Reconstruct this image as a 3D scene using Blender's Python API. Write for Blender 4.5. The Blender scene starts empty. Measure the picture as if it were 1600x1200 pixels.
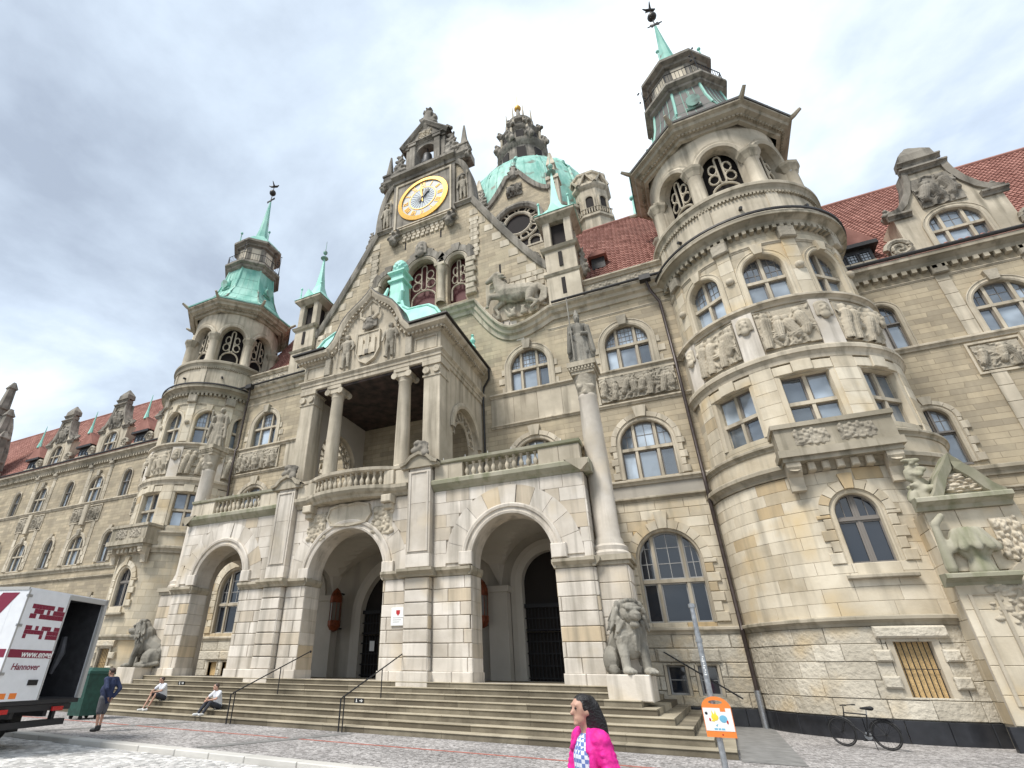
import bpy, bmesh, math, random
from math import pi, sin, cos, sqrt, radians as R_
from mathutils import Vector, Matrix
random.seed(7)
sc = bpy.context.scene
col = sc.collection
# ------------------------------------------------------------------ camera
cam = bpy.data.cameras.new('camera'); camo = bpy.data.objects.new('camera', cam); col.objects.link(camo)
sc.camera = camo
CAM = Vector((14.75, 0, 1.75))
def _cam():
    rx, ry, rz = 4.95508051e-01, 4.66649993e-01, 1.40483273e-02
    Y = Matrix(((cos(ry), sin(ry), 0), (-sin(ry), cos(ry), 0), (0, 0, 1)))
    B = Matrix(((1, 0, 0), (0, 0, -1), (0, 1, 0)))
    P = Matrix(((1, 0, 0), (0, cos(rx), sin(rx)), (0, -sin(rx), cos(rx))))
    Q = Matrix(((cos(rz), -sin(rz), 0), (sin(rz), cos(rz), 0), (0, 0, 1)))
    M = Q @ P @ B @ Y
    r, u, b = M[0], -M[1], -M[2]
    return Matrix(((r[0], u[0], b[0], CAM[0]), (r[1], u[1], b[1], CAM[1]), (r[2], u[2], b[2], CAM[2]), (0, 0, 0, 1)))
camo.matrix_world = _cam()
cam.sensor_width = 36; cam.sensor_fit = 'HORIZONTAL'
cam.lens = 798.99 / 1600 * 36
cam.shift_x = (800 - 681.66) / 1600; cam.shift_y = (617.24 - 600) / 1600
cam.clip_start = .1; cam.clip_end = 2000
# ------------------------------------------------------------------ sky and sun
SUN_EL, SUN_AZ = R_(56), R_(203)          # azimuth clockwise from +Y
w = bpy.data.worlds.new('World'); sc.world = w; w.use_nodes = True
nt = w.node_tree; N = nt.nodes; L = nt.links; N.clear()
def nn(t, **k):
    n = N.new(t)
    for a, b in k.items(): setattr(n, a, b)
    return n
out = nn('ShaderNodeOutputWorld'); bg = nn('ShaderNodeBackground')
sky = nn('ShaderNodeTexSky', sky_type='NISHITA'); sky.sun_disc = False; sky.sun_elevation = SUN_EL; sky.sun_rotation = SUN_AZ
tc = nn('ShaderNodeTexCoord'); sep = nn('ShaderNodeSeparateXYZ'); L.new(tc.outputs['Generated'], sep.inputs[0])
zz = nn('ShaderNodeMath', operation='MAXIMUM'); L.new(sep.outputs[2], zz.inputs[0]); zz.inputs[1].default_value = 0
za = nn('ShaderNodeMath', operation='ADD'); L.new(zz.outputs[0], za.inputs[0]); za.inputs[1].default_value = .32
dv = nn('ShaderNodeVectorMath', operation='SCALE'); iv = nn('ShaderNodeMath', operation='DIVIDE'); iv.inputs[0].default_value = 1; L.new(za.outputs[0], iv.inputs[1])
L.new(tc.outputs['Generated'], dv.inputs[0]); L.new(iv.outputs[0], dv.inputs['Scale'])
mp = nn('ShaderNodeMapping'); L.new(dv.outputs[0], mp.inputs[0]); mp.inputs['Location'].default_value = (6.2, 4.1, 0); mp.inputs['Scale'].default_value = (1, 1, .35)
n1 = nn('ShaderNodeTexNoise'); n1.inputs['Scale'].default_value = 1.5; n1.inputs['Detail'].default_value = 8; n1.inputs['Roughness'].default_value = .55; n1.inputs['Distortion'].default_value = .25
L.new(mp.outputs[0], n1.inputs['Vector'])
r1 = nn('ShaderNodeValToRGB'); L.new(n1.outputs['Fac'], r1.inputs[0])
e = r1.color_ramp.elements; e[0].position = .34; e[0].color = (.19, .218, .26, 1); e[1].position = .63; e[1].color = (.50, .53, .55, 1)
m_ = e.new(.49); m_.color = (.315, .36, .41, 1)
n2 = nn('ShaderNodeTexNoise'); n2.inputs['Scale'].default_value = .55; n2.inputs['Detail'].default_value = 3; L.new(mp.outputs[0], n2.inputs['Vector'])
r2 = nn('ShaderNodeValToRGB'); L.new(n2.outputs['Fac'], r2.inputs[0]); e = r2.color_ramp.elements
e[0].position = .38; e[0].color = (.86, .88, .92, 1); e[1].position = .6; e[1].color = (1.04, 1.04, 1.03, 1)
mu = nn('ShaderNodeMix', data_type='RGBA', blend_type='MULTIPLY'); mu.inputs[0].default_value = 1
L.new(r1.outputs[0], mu.inputs[6]); L.new(r2.outputs[0], mu.inputs[7])
sk = nn('ShaderNodeVectorMath', operation='SCALE'); sk.inputs['Scale'].default_value = .07; L.new(sky.outputs[0], sk.inputs[0])
mx = nn('ShaderNodeMix', data_type='RGBA'); mx.inputs[0].default_value = .93; L.new(sk.outputs[0], mx.inputs[6]); L.new(mu.outputs[2], mx.inputs[7])
L.new(mx.outputs[2], bg.inputs[0]); bg.inputs[1].default_value = 1.0; L.new(bg.outputs[0], out.inputs[0])
sl = bpy.data.lights.new('sun', 'SUN'); sl.energy = 1.5; sl.angle = R_(16); sl.color = (1, .96, .90)
so = bpy.data.objects.new('sun', sl); col.objects.link(so)
sd = Vector((sin(SUN_AZ) * cos(SUN_EL), cos(SUN_AZ) * cos(SUN_EL), sin(SUN_EL)))
so.rotation_euler = sd.to_track_quat('Z', 'Y').to_euler(); so.location = (0, -30, 60)
vs = sc.view_settings; vs.view_transform = 'Standard'; vs.look = 'None'; vs.gamma = 1; vs.exposure = 1.46; vs.use_curve_mapping = False

# ------------------------------------------------------------------ materials
MAT = {}
def newmat(name):
    m = bpy.data.materials.new(name); m.use_nodes = True; MAT[name] = m
    t = m.node_tree; b = t.nodes['Principled BSDF']
    return m, t, b
def plain(name, c, rough=.6, metal=0, spec=.5, noise=0, nscale=6, bump=0, ior=None, emit=0):
    m, t, b = newmat(name); b.inputs['Roughness'].default_value = rough; b.inputs['Metallic'].default_value = metal
    b.inputs['Specular IOR Level'].default_value = spec
    if ior: b.inputs['IOR'].default_value = ior
    b.inputs['Base Color'].default_value = (*c, 1)
    if noise or bump:
        x = t.nodes.new('ShaderNodeTexNoise'); x.inputs['Scale'].default_value = nscale; x.inputs['Detail'].default_value = 6
        g = t.nodes.new('ShaderNodeNewGeometry'); t.links.new(g.outputs['Position'], x.inputs['Vector'])
        if noise:
            h = t.nodes.new('ShaderNodeMix'); h.data_type = 'RGBA'
            h.inputs[6].default_value = (*[k * (1 - noise) for k in c], 1); h.inputs[7].default_value = (*[min(1, k * (1 + noise)) for k in c], 1)
            mr = t.nodes.new('ShaderNodeMapRange'); mr.inputs[1].default_value = .3; mr.inputs[2].default_value = .7; t.links.new(x.outputs['Fac'], mr.inputs[0])
            t.links.new(mr.outputs[0], h.inputs[0]); t.links.new(h.outputs[2], b.inputs['Base Color'])
        if bump:
            q = t.nodes.new('ShaderNodeBump'); q.inputs['Strength'].default_value = bump; q.inputs['Distance'].default_value = .03
            t.links.new(x.outputs['Fac'], q.inputs['Height']); t.links.new(q.outputs[0], b.inputs['Normal'])
    return m
def stone(name, c0, c1, dark=(.12, .115, .10), dirt=.5, bump=.25, bscale=14, brick=None, streak=.6, spot=None, bdist=.02, ochre=None):
    """stone: tone attribute per block, blotches, weather streaks, fine relief; brick=(w,h) adds courses"""
    m, t, b = newmat(name); n = t.nodes; l = t.links
    b.inputs['Roughness'].default_value = .88; b.inputs['Specular IOR Level'].default_value = .25
    g = n.new('ShaderNodeNewGeometry')
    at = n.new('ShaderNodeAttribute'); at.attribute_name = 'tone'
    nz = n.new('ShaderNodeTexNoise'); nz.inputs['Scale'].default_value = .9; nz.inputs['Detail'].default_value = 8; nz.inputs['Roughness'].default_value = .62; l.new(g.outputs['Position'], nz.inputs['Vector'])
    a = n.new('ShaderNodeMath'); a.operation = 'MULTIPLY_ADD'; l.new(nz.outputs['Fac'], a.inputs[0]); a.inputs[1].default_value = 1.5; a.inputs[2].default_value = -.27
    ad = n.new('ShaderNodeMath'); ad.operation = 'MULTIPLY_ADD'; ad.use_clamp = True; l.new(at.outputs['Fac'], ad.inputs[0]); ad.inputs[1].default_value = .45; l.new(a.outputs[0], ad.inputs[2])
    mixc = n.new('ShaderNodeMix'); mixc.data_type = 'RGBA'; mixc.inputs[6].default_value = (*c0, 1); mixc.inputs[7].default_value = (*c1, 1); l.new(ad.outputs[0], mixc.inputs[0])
    cur = mixc.outputs[2]; hgt = None
    if ochre:
        mo = n.new('ShaderNodeMapRange'); mo.inputs[1].default_value = -.45; mo.inputs[2].default_value = -1.1; mo.inputs[4].default_value = .85; l.new(at.outputs['Fac'], mo.inputs[0])
        mi = n.new('ShaderNodeMix'); mi.data_type = 'RGBA'; mi.inputs[7].default_value = (*ochre, 1); l.new(mo.outputs[0], mi.inputs[0]); l.new(cur, mi.inputs[6]); cur = mi.outputs[2]
    if brick:
        sp = n.new('ShaderNodeSeparateXYZ'); l.new(g.outputs['Position'], sp.inputs[0])
        sm = n.new('ShaderNodeMath'); sm.operation = 'ADD'; l.new(sp.outputs[0], sm.inputs[0]); l.new(sp.outputs[1], sm.inputs[1])
        cb = n.new('ShaderNodeCombineXYZ'); l.new(sm.outputs[0], cb.inputs[0]); l.new(sp.outputs[2], cb.inputs[1])
        br = n.new('ShaderNodeTexBrick'); br.offset = .5; br.inputs['Scale'].default_value = 1; br.inputs['Brick Width'].default_value = brick[0]; br.inputs['Row Height'].default_value = brick[1]
        br.inputs['Mortar Size'].default_value = .014; br.inputs['Mortar Smooth'].default_value = .3; br.inputs['Bias'].default_value = -.1
        br.inputs['Color1'].default_value = (.78, .77, .75, 1); br.inputs['Color2'].default_value = (1.16, 1.13, 1.06, 1); br.inputs['Mortar'].default_value = (.66, .64, .6, 1)
        wn = n.new('ShaderNodeTexNoise'); wn.inputs['Scale'].default_value = .6; l.new(g.outputs['Position'], wn.inputs['Vector'])
        wv = n.new('ShaderNodeVectorMath'); wv.operation = 'MULTIPLY_ADD'; l.new(wn.outputs['Color'], wv.inputs[0]); wv.inputs[1].default_value = (.5, .03, 0); l.new(cb.outputs[0], wv.inputs[2])
        l.new(wv.outputs[0], br.inputs['Vector'])
        mb_ = n.new('ShaderNodeMix'); mb_.data_type = 'RGBA'; mb_.blend_type = 'MULTIPLY'; mb_.inputs[0].default_value = 1; l.new(cur, mb_.inputs[6]); l.new(br.outputs['Color'], mb_.inputs[7])
        cur = mb_.outputs[2]; hgt = br.outputs['Fac']
    if spot:
        ns = n.new('ShaderNodeTexNoise'); ns.inputs['Scale'].default_value = .5; ns.inputs['Detail'].default_value = 4; l.new(g.outputs['Position'], ns.inputs['Vector'])
        rr = n.new('ShaderNodeMapRange'); rr.inputs[1].default_value = .56; rr.inputs[2].default_value = .72; l.new(ns.outputs['Fac'], rr.inputs[0])
        ms = n.new('ShaderNodeMix'); ms.data_type = 'RGBA'; ms.inputs[7].default_value = (*spot, 1); l.new(rr.outputs[0], ms.inputs[0]); l.new(cur, ms.inputs[6]); cur = ms.outputs[2]
    # soot and rain streaks
    mpv = n.new('ShaderNodeMapping'); mpv.inputs['Scale'].default_value = (2.6, 2.6, .22); l.new(g.outputs['Position'], mpv.inputs['Vector'])
    st = n.new('ShaderNodeTexNoise'); st.inputs['Scale'].default_value = 1; st.inputs['Detail'].default_value = 5; l.new(mpv.outputs[0], st.inputs['Vector'])
    mr = n.new('ShaderNodeMapRange'); mr.inputs[1].default_value = .45; mr.inputs[2].default_value = .72; mr.inputs[4].default_value = streak; l.new(st.outputs['Fac'], mr.inputs[0])
    bl = n.new('ShaderNodeTexNoise'); bl.inputs['Scale'].default_value = .35; bl.inputs['Detail'].default_value = 6; l.new(g.outputs['Position'], bl.inputs['Vector'])
    mr2 = n.new('ShaderNodeMapRange'); mr2.inputs[1].default_value = .45; mr2.inputs[2].default_value = .72; mr2.inputs[4].default_value = dirt; l.new(bl.outputs['Fac'], mr2.inputs[0])
    mxd = n.new('ShaderNodeMath'); mxd.operation = 'MAXIMUM'; l.new(mr.outputs[0], mxd.inputs[0]); l.new(mr2.outputs[0], mxd.inputs[1])
    md = n.new('ShaderNodeMix'); md.data_type = 'RGBA'; md.inputs[7].default_value = (*dark, 1); l.new(mxd.outputs[0], md.inputs[0]); l.new(cur, md.inputs[6])
    l.new(md.outputs[2], b.inputs['Base Color'])
    fn = n.new('ShaderNodeTexNoise'); fn.inputs['Scale'].default_value = bscale; fn.inputs['Detail'].default_value = 8; l.new(g.outputs['Position'], fn.inputs['Vector'])
    bp = n.new('ShaderNodeBump'); bp.inputs['Strength'].default_value = bump; bp.inputs['Distance'].default_value = bdist; l.new(fn.outputs['Fac'], bp.inputs['Height'])
    if hgt:
        b2 = n.new('ShaderNodeBump'); b2.invert = True; b2.inputs['Strength'].default_value = .5; b2.inputs['Distance'].default_value = .02; l.new(hgt, b2.inputs['Height']); l.new(bp.outputs[0], b2.inputs['Normal'])
        l.new(b2.outputs[0], b.inputs['Normal'])
    else: l.new(bp.outputs[0], b.inputs['Normal'])
    return m
stone('stone_pale', (.46, .405, .33), (.76, .70, .62), dark=(.19, .17, .135), dirt=.4, streak=.65, spot=(.62, .53, .40), ochre=(.60, .48, .32))
stone('stone_warm', (.45, .375, .26), (.74, .665, .53), dark=(.22, .195, .15), dirt=.35, streak=.5, spot=(.62, .49, .30), ochre=(.55, .40, .215))
stone('stone_grey', (.34, .285, .205), (.545, .475, .36), dark=(.17, .15, .115), dirt=.4, streak=.35, brick=(1.15, .3), spot=(.47, .40, .28))
stone('stone_trim', (.40, .345, .26), (.68, .605, .48), dark=(.13, .115, .085), dirt=.5, streak=.7)
stone('stone_soot', (.17, .15, .12), (.41, .375, .32), dark=(.045, .042, .036), dirt=.75, streak=.85, bump=.5)
stone('stone_carved', (.28, .245, .19), (.54, .485, .39), dark=(.085, .078, .062), dirt=.6, streak=.7, bump=.8, bscale=7, bdist=.05)
stone('stone_lion', (.19, .175, .145), (.40, .375, .32), dark=(.045, .043, .036), dirt=.65, streak=.85, bump=.7, bscale=8, bdist=.04)
stone('stone_rough', (.43, .385, .305), (.66, .605, .50), dark=(.25, .225, .18), dirt=.4, streak=.4, bump=.75, bscale=7, spot=(.58, .46, .29), bdist=.09)
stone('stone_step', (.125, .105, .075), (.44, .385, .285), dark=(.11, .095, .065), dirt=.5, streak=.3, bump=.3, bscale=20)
stone('stone_moss', (.30, .28, .21), (.44, .41, .32), dark=(.10, .12, .045), dirt=.7, streak=.7)
stone('stone_mould', (.31, .27, .205), (.54, .48, .375), dark=(.10, .09, .06), dirt=.65, streak=.75)
stone('stone_mortar', (.36, .33, .28), (.46, .42, .36), dirt=.4, streak=.3)
stone('plaster', (.46, .43, .37), (.56, .52, .46), dark=(.34, .31, .27), dirt=.3, streak=.2, bump=.06)
stone('granite_kerb', (.44, .42, .38), (.60, .58, .54), dark=(.26, .25, .23), dirt=.4, streak=0, bump=.3, bscale=30)
stone('granite_sett', (.36, .35, .335), (.72, .70, .67), dark=(.24, .235, .22), dirt=.3, streak=0, bump=.4, bscale=25)
def copper(name, g0, g1, brown, amt):
    m, t, b = newmat(name); n = t.nodes; l = t.links; b.inputs['Roughness'].default_value = .6
    g = n.new('ShaderNodeNewGeometry'); mp = n.new('ShaderNodeMapping'); mp.inputs['Scale'].default_value = (1.2, 1.2, .35); l.new(g.outputs['Position'], mp.inputs[0])
    x = n.new('ShaderNodeTexNoise'); x.inputs['Scale'].default_value = 1; x.inputs['Detail'].default_value = 7; l.new(mp.outputs[0], x.inputs[0])
    y = n.new('ShaderNodeTexNoise'); y.inputs['Scale'].default_value = .6; y.inputs['Detail'].default_value = 6; l.new(g.outputs['Position'], y.inputs[0])
    a = n.new('ShaderNodeMix'); a.data_type = 'RGBA'; a.inputs[6].default_value = (*g0, 1); a.inputs[7].default_value = (*g1, 1)
    r = n.new('ShaderNodeMapRange'); r.inputs[1].default_value = .35; r.inputs[2].default_value = .65; l.new(x.outputs['Fac'], r.inputs[0]); l.new(r.outputs[0], a.inputs[0])
    c = n.new('ShaderNodeMix'); c.data_type = 'RGBA'; c.inputs[7].default_value = (*brown, 1); l.new(a.outputs[2], c.inputs[6])
    at = n.new('ShaderNodeAttribute'); at.attribute_name = 'tone'
    s = n.new('ShaderNodeMath'); s.operation = 'ADD'; l.new(y.outputs['Fac'], s.inputs[0]); l.new(at.outputs['Fac'], s.inputs[1])
    q = n.new('ShaderNodeMapRange'); q.inputs[1].default_value = amt; q.inputs[2].default_value = amt + .12; l.new(s.outputs[0], q.inputs[0]); l.new(q.outputs[0], c.inputs[0])
    l.new(c.outputs[2], b.inputs['Base Color']); return m
copper('copper_green', (.13, .36, .29), (.32, .57, .48), (.15, .14, .105), .575)
copper('copper_bright', (.24, .56, .46), (.38, .70, .60), (.12, .25, .21), .68)
copper('copper_brown', (.20, .38, .31), (.30, .48, .40), (.115, .105, .095), .5)
stone('roof_tile', (.21, .09, .07), (.42, .215, .175), dark=(.16, .07, .055), dirt=.4, streak=.3, bump=.15)
plain('glass', (.20, .255, .31), .04, 0, .5, ior=2.3)
def pane_variation(m, c0, c1):     # every pane differs: random tone from near-black to pale blue
    t = m.node_tree; b = t.nodes['Principled BSDF']; oi = t.nodes.new('ShaderNodeObjectInfo'); r = t.nodes.new('ShaderNodeValToRGB'); e = r.color_ramp.elements
    e[0].color = (*c0, 1); e[0].position = .15; e[1].color = (*c1, 1); e[1].position = .8; t.links.new(oi.outputs['Random'], r.inputs[0])
    g = t.nodes.new('ShaderNodeNewGeometry'); x = t.nodes.new('ShaderNodeTexNoise'); x.inputs['Scale'].default_value = .8; t.links.new(g.outputs['Position'], x.inputs[0])
    mx = t.nodes.new('ShaderNodeMix'); mx.data_type = 'RGBA'; mx.blend_type = 'MULTIPLY'; mx.inputs[0].default_value = .8; t.links.new(r.outputs[0], mx.inputs[6])
    mr = t.nodes.new('ShaderNodeMapRange'); mr.inputs[1].default_value = .35; mr.inputs[2].default_value = .6; mr.inputs[3].default_value = .45; mr.inputs[4].default_value = 1.2; t.links.new(x.outputs['Fac'], mr.inputs[0]); t.links.new(mr.outputs[0], mx.inputs[7]); t.links.new(mx.outputs[2], b.inputs['Base Color'])
    bp = t.nodes.new('ShaderNodeBump'); bp.inputs['Strength'].default_value = .06; bp.inputs['Distance'].default_value = .1; t.links.new(x.outputs['Fac'], bp.inputs['Height']); t.links.new(bp.outputs[0], b.inputs['Normal'])
pane_variation(MAT['glass'], (.06, .075, .09), (.42, .49, .56))
plain('dark_inside', (.014, .010, .009), .9)  # near-black colour stands in for the shade inside hollow parts
plain('glass_dark', (.02, .025, .035), .05, 0, .5, ior=1.7)
plain('frame_wood', (.19, .17, .15), .55)
plain('frame_light', (.42, .41, .39), .5)
plain('dark_void', (.018, .014, .012), .9)  # near-black colour stands in for shade in doors, slits and openings
plain('iron', (.022, .022, .024), .5, .4)
plain('gutter', (.035, .032, .03), .5, .3, noise=.3)
plain('pipe_brown', (.055, .04, .035), .45, .2, noise=.3)
plain('gold', (.55, .31, .05), .5, .45, noise=.2)
plain('dial_blue', (.27, .33, .37), .5, noise=.12, nscale=3)
plain('dial_white', (.34, .345, .33), .5, noise=.15, nscale=2)
plain('oxblood', (.10, .02, .02), .7)
plain('black_granite', (.022, .023, .027), .32, noise=.35, nscale=3, bump=.05)
plain('chipboard', (.52, .36, .17), .8, noise=.3, nscale=25)
plain('lantern_copper', (.20, .05, .018), .45, .4, noise=.4)
plain('lantern_glass', (.16, .14, .12), .25)
plain('ceiling_paint', (.035, .022, .018), .7, noise=.9, nscale=2.2)
plain('steel', (.38, .39, .40), .42, .75, noise=.25, nscale=18)
plain('white_paint', (.74, .75, .77), .35, noise=.04)
plain('maroon', (.20, .012, .04), .45)
plain('tyre', (.018, .018, .018), .8)
plain('truck_inside', (.032, .032, .036), .7, noise=.3)
plain('truck_chassis', (.02, .02, .022), .6)
plain('red_lens', (.45, .02, .02), .25)
plain('orange', (.80, .22, .04), .45)
plain('print_white', (.78, .78, .76), .5)
plain('print_yellow', (.85, .62, .05), .5)
plain('print_blue', (.16, .42, .58), .5)
plain('skin', (.50, .29, .21), .55, noise=.08)
plain('skin_tan', (.42, .24, .17), .55, noise=.08)
plain('hair_dark', (.012, .010, .010), .45, bump=.5, nscale=60)
plain('hair_brown', (.05, .03, .022), .5, bump=.5, nscale=60)
plain('navy', (.022, .034, .085), .8, noise=.25, bump=.3)
plain('grey_cloth', (.10, .10, .11), .85, noise=.2, bump=.3)
plain('dark_cloth', (.03, .032, .042), .85, noise=.25, bump=.3)
plain('white_cloth', (.62, .63, .66), .85, noise=.08, bump=.3)
plain('pink', (.70, .012, .26), .7, noise=.3, bump=.6, nscale=14)
plain('shoe_black', (.015, .015, .016), .5)
plain('shoe_white', (.66, .66, .64), .5)
plain('tarp_green', (.012, .06, .045), .6, noise=.3)
plain('bronze', (.05, .045, .04), .5, .6)
plain('door_bronze', (.22, .19, .12), .5, .2)
def check_shirt():
    m, t, b = newmat('check_shirt'); b.inputs['Roughness'].default_value = .85
    g = t.nodes.new('ShaderNodeNewGeometry'); c = t.nodes.new('ShaderNodeTexChecker'); c.inputs['Scale'].default_value = 34
    t.links.new(g.outputs['Position'], c.inputs[0]); c.inputs[1].default_value = (.12, .18, .42, 1); c.inputs[2].default_value = (.62, .66, .72, 1); t.links.new(c.outputs[0], b.inputs['Base Color'])
check_shirt()
def paving():
    m, t, b = newmat('paving_mosaic'); n = t.nodes; l = t.links; b.inputs['Roughness'].default_value = .85; b.inputs['Specular IOR Level'].default_value = .3
    g = n.new('ShaderNodeNewGeometry'); v = n.new('ShaderNodeTexVoronoi'); v.inputs['Scale'].default_value = 13; v.inputs['Randomness'].default_value = .75; l.new(g.outputs['Position'], v.inputs['Vector'])
    v2 = n.new('ShaderNodeTexVoronoi'); v2.feature = 'DISTANCE_TO_EDGE'; v2.inputs['Scale'].default_value = 13; v2.inputs['Randomness'].default_value = .75; l.new(g.outputs['Position'], v2.inputs['Vector'])
    sp = n.new('ShaderNodeSeparateColor'); l.new(v.outputs['Color'], sp.inputs[0])
    r = n.new('ShaderNodeValToRGB'); e = r.color_ramp.elements; e[0].color = (.21, .195, .185, 1); e[1].color = (.55, .52, .50, 1); l.new(sp.outputs[0], r.inputs[0])
    k = n.new('ShaderNodeMapRange'); k.inputs[1].default_value = .0; k.inputs[2].default_value = .09; k.inputs[3].default_value = .5; l.new(v2.outputs['Distance'], k.inputs[0])
    mm = n.new('ShaderNodeVectorMath'); mm.operation = 'SCALE'; l.new(r.outputs[0], mm.inputs[0]); l.new(k.outputs[0], mm.inputs['Scale'])
    nz = n.new('ShaderNodeTexNoise'); nz.inputs['Scale'].default_value = .5; nz.inputs['Detail'].default_value = 6; l.new(g.outputs['Position'], nz.inputs[0])
    q = n.new('ShaderNodeMapRange'); q.inputs[1].default_value = .3; q.inputs[2].default_value = .7; q.inputs[3].default_value = .72; q.inputs[4].default_value = 1.15; l.new(nz.outputs['Fac'], q.inputs[0])
    m2 = n.new('ShaderNodeVectorMath'); m2.operation = 'SCALE'; l.new(mm.outputs[0], m2.inputs[0]); l.new(q.outputs[0], m2.inputs['Scale'])
    l.new(m2.outputs[0], b.inputs['Base Color'])
    bp = n.new('ShaderNodeBump'); bp.inputs['Strength'].default_value = .7; bp.inputs['Distance'].default_value = .015; l.new(k.outputs[0], bp.inputs['Height']); l.new(bp.outputs[0], b.inputs['Normal'])
paving()
plain('asphalt', (.10, .098, .095), .9, noise=.3, nscale=20, bump=.4)
plain('joint_sand', (.15, .14, .125), .95, noise=.4, nscale=15, bump=.4)
plain('slab_grey', (.20, .195, .185), .85, noise=.25, nscale=3, bump=.2)
plain('red_brick', (.40, .12, .085), .85, noise=.3, nscale=12, bump=.3)
# ------------------------------------------------------------------ mesh helpers
class MB:
    def __init__(s): s.v = []; s.f = []; s.t = []
    def add(s, vs, fs, t=0):
        o = len(s.v); s.v += [tuple(p) for p in vs]; s.f += [tuple(i + o for i in f) for f in fs]; s.t += [t] * len(fs); return s
    def quad(s, a, b, c, d, t=0): return s.add((a, b, c, d), ((0, 1, 2, 3),), t)
    def box(s, x0, x1, y0, y1, z0, z1, t=0):
        return s.add([(x, y, z) for z in (z0, z1) for y in (y0, y1) for x in (x0, x1)], ((0, 1, 3, 2), (4, 6, 7, 5), (0, 4, 5, 1), (2, 3, 7, 6), (0, 2, 6, 4), (1, 5, 7, 3)), t)
    def cbox(s, x0, x1, y0, y1, z0, z1, c=.02, t=0):
        """box with its front (-Y) arris chamfered"""
        a = [(x0, y1, z0), (x1, y1, z0), (x1, y1, z1), (x0, y1, z1)]; b = [(x0, y0 + c, z0), (x1, y0 + c, z0), (x1, y0 + c, z1), (x0, y0 + c, z1)]
        f = [(x0 + c, y0, z0 + c), (x1 - c, y0, z0 + c), (x1 - c, y0, z1 - c), (x0 + c, y0, z1 - c)]
        fs = [(8, 9, 10, 11)]
        for k in (0, 4):
            for i in range(4): fs.append((k + i, k + (i + 1) % 4, k + 4 + (i + 1) % 4, k + 4 + i))
        return s.add(a + b + f, fs, t)
    def loft(s, rings, close=True, cap=True, t=0):
        n = len(rings[0]); vs = [p for r in rings for p in r]; fs = []
        for k in range(len(rings) - 1):
            for i in range(n if close else n - 1):
                j = (i + 1) % n; fs.append((k * n + i, k * n + j, (k + 1) * n + j, (k + 1) * n + i))
        if cap: fs += [tuple(range(n)), tuple(range((len(rings) - 1) * n, len(rings) * n))]
        return s.add(vs, fs, t)
    def lathe(s, prof, c=(0, 0), n=24, a0=0, a1=2 * pi, t=0, phase=0, cap=False):
        full = abs(a1 - a0 - 2 * pi) < 1e-6; m = n if full else n + 1
        rings = [[(c[0] + r * sin(a0 + phase + (a1 - a0) * i / n), c[1] - r * cos(a0 + phase + (a1 - a0) * i / n), z) for i in range(m)] for r, z in prof]
        return s.loft(rings, full, cap and full, t)
    def tube(s, pts, r, n=8, cap=True, t=0):
        pts = [Vector(p) for p in pts]; rr = r if isinstance(r, (list, tuple)) else [r] * len(pts); rings = []
        up = Vector((0, 0, 1))
        for i, p in enumerate(pts):
            d = (pts[min(i + 1, len(pts) - 1)] - pts[max(i - 1, 0)]).normalized()
            x = d.cross(up if abs(d.z) < .95 else Vector((0, 1, 0))).normalized(); y = d.cross(x)
            rings.append([tuple(p + (x * cos(2 * pi * k / n) + y * sin(2 * pi * k / n)) * rr[i]) for k in range(n)])
        return s.loft(rings, True, cap, t)
    def ell(s, c, r, n=12, m=8, t=0, rot=None):
        rings = []
        for j in range(m + 1):
            a = pi * j / m; rings.append([(sin(a) * cos(2 * pi * i / n) * r[0], sin(a) * sin(2 * pi * i / n) * r[1], -cos(a) * r[2]) for i in range(n)])
        if rot: rings = [[tuple(rot @ Vector(p)) for p in q] for q in rings]
        rings = [[(p[0] + c[0], p[1] + c[1], p[2] + c[2]) for p in q] for q in rings]
        return s.loft(rings, True, False, t)
    def prism(s, pts, M, d0, d1, t=0):
        n = len(pts); vs = [M(a, b, d0) for a, b in pts] + [M(a, b, d1) for a, b in pts]
        fs = [tuple(range(n)), tuple(range(n, 2 * n))] + [(i, (i + 1) % n, n + (i + 1) % n, n + i) for i in range(n)]
        return s.add(vs, fs, t)
    def sweep(s, prof, svals, M, t=0, ends=True):
        """moulding: profile of (d,z) carried along s"""
        rings = [[M(a, z, d) for d, z in prof] for a in svals]
        s.loft(rings, False, False, t)
        if ends: s.add(rings[0], [tuple(range(len(prof)))], t); s.add(rings[-1], [tuple(range(len(prof)))], t)
        return s
    def ring(s, path, prof, M, t=0, closed=False):
        """moulding swept round an opening: profile of (outward offset, d)"""
        n = len(path); rings = []
        for i, (a, b) in enumerate(path):
            if closed: p, q = path[i - 1], path[(i + 1) % n]
            else: p, q = path[max(i - 1, 0)], path[min(i + 1, n - 1)]
            dx, dz = q[0] - p[0], q[1] - p[1]; k = sqrt(dx * dx + dz * dz) or 1
            nx, nz = -dz / k, dx / k
            rings.append([M(a + nx * o, b + nz * o, d) for o, d in prof])
        if closed: rings.append(rings[0])
        return s.loft(rings, False, False, t)
    def dome(s, *a): return s
    def join(s, o):
        k = len(s.v); s.v += o.v; s.f += [tuple(i + k for i in f) for f in o.f]; s.t += o.t; return s
    def mesh(s, name, mat, smooth=False, merge=False):
        me = bpy.data.meshes.new(name); me.from_pydata(s.v, [], s.f)
        bm = bmesh.new(); bm.from_mesh(me)
        ly = bm.faces.layers.float.new('tone')
        for f, t in zip(bm.faces, s.t): f[ly] = t
        if merge: bmesh.ops.remove_doubles(bm, verts=bm.verts, dist=1e-4)
        bmesh.ops.recalc_face_normals(bm, faces=bm.faces)
        bm.to_mesh(me); bm.free()
        if smooth:
            me.polygons.foreach_set('use_smooth', [True] * len(me.polygons)); me.set_sharp_from_angle(angle=R_(38))
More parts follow.
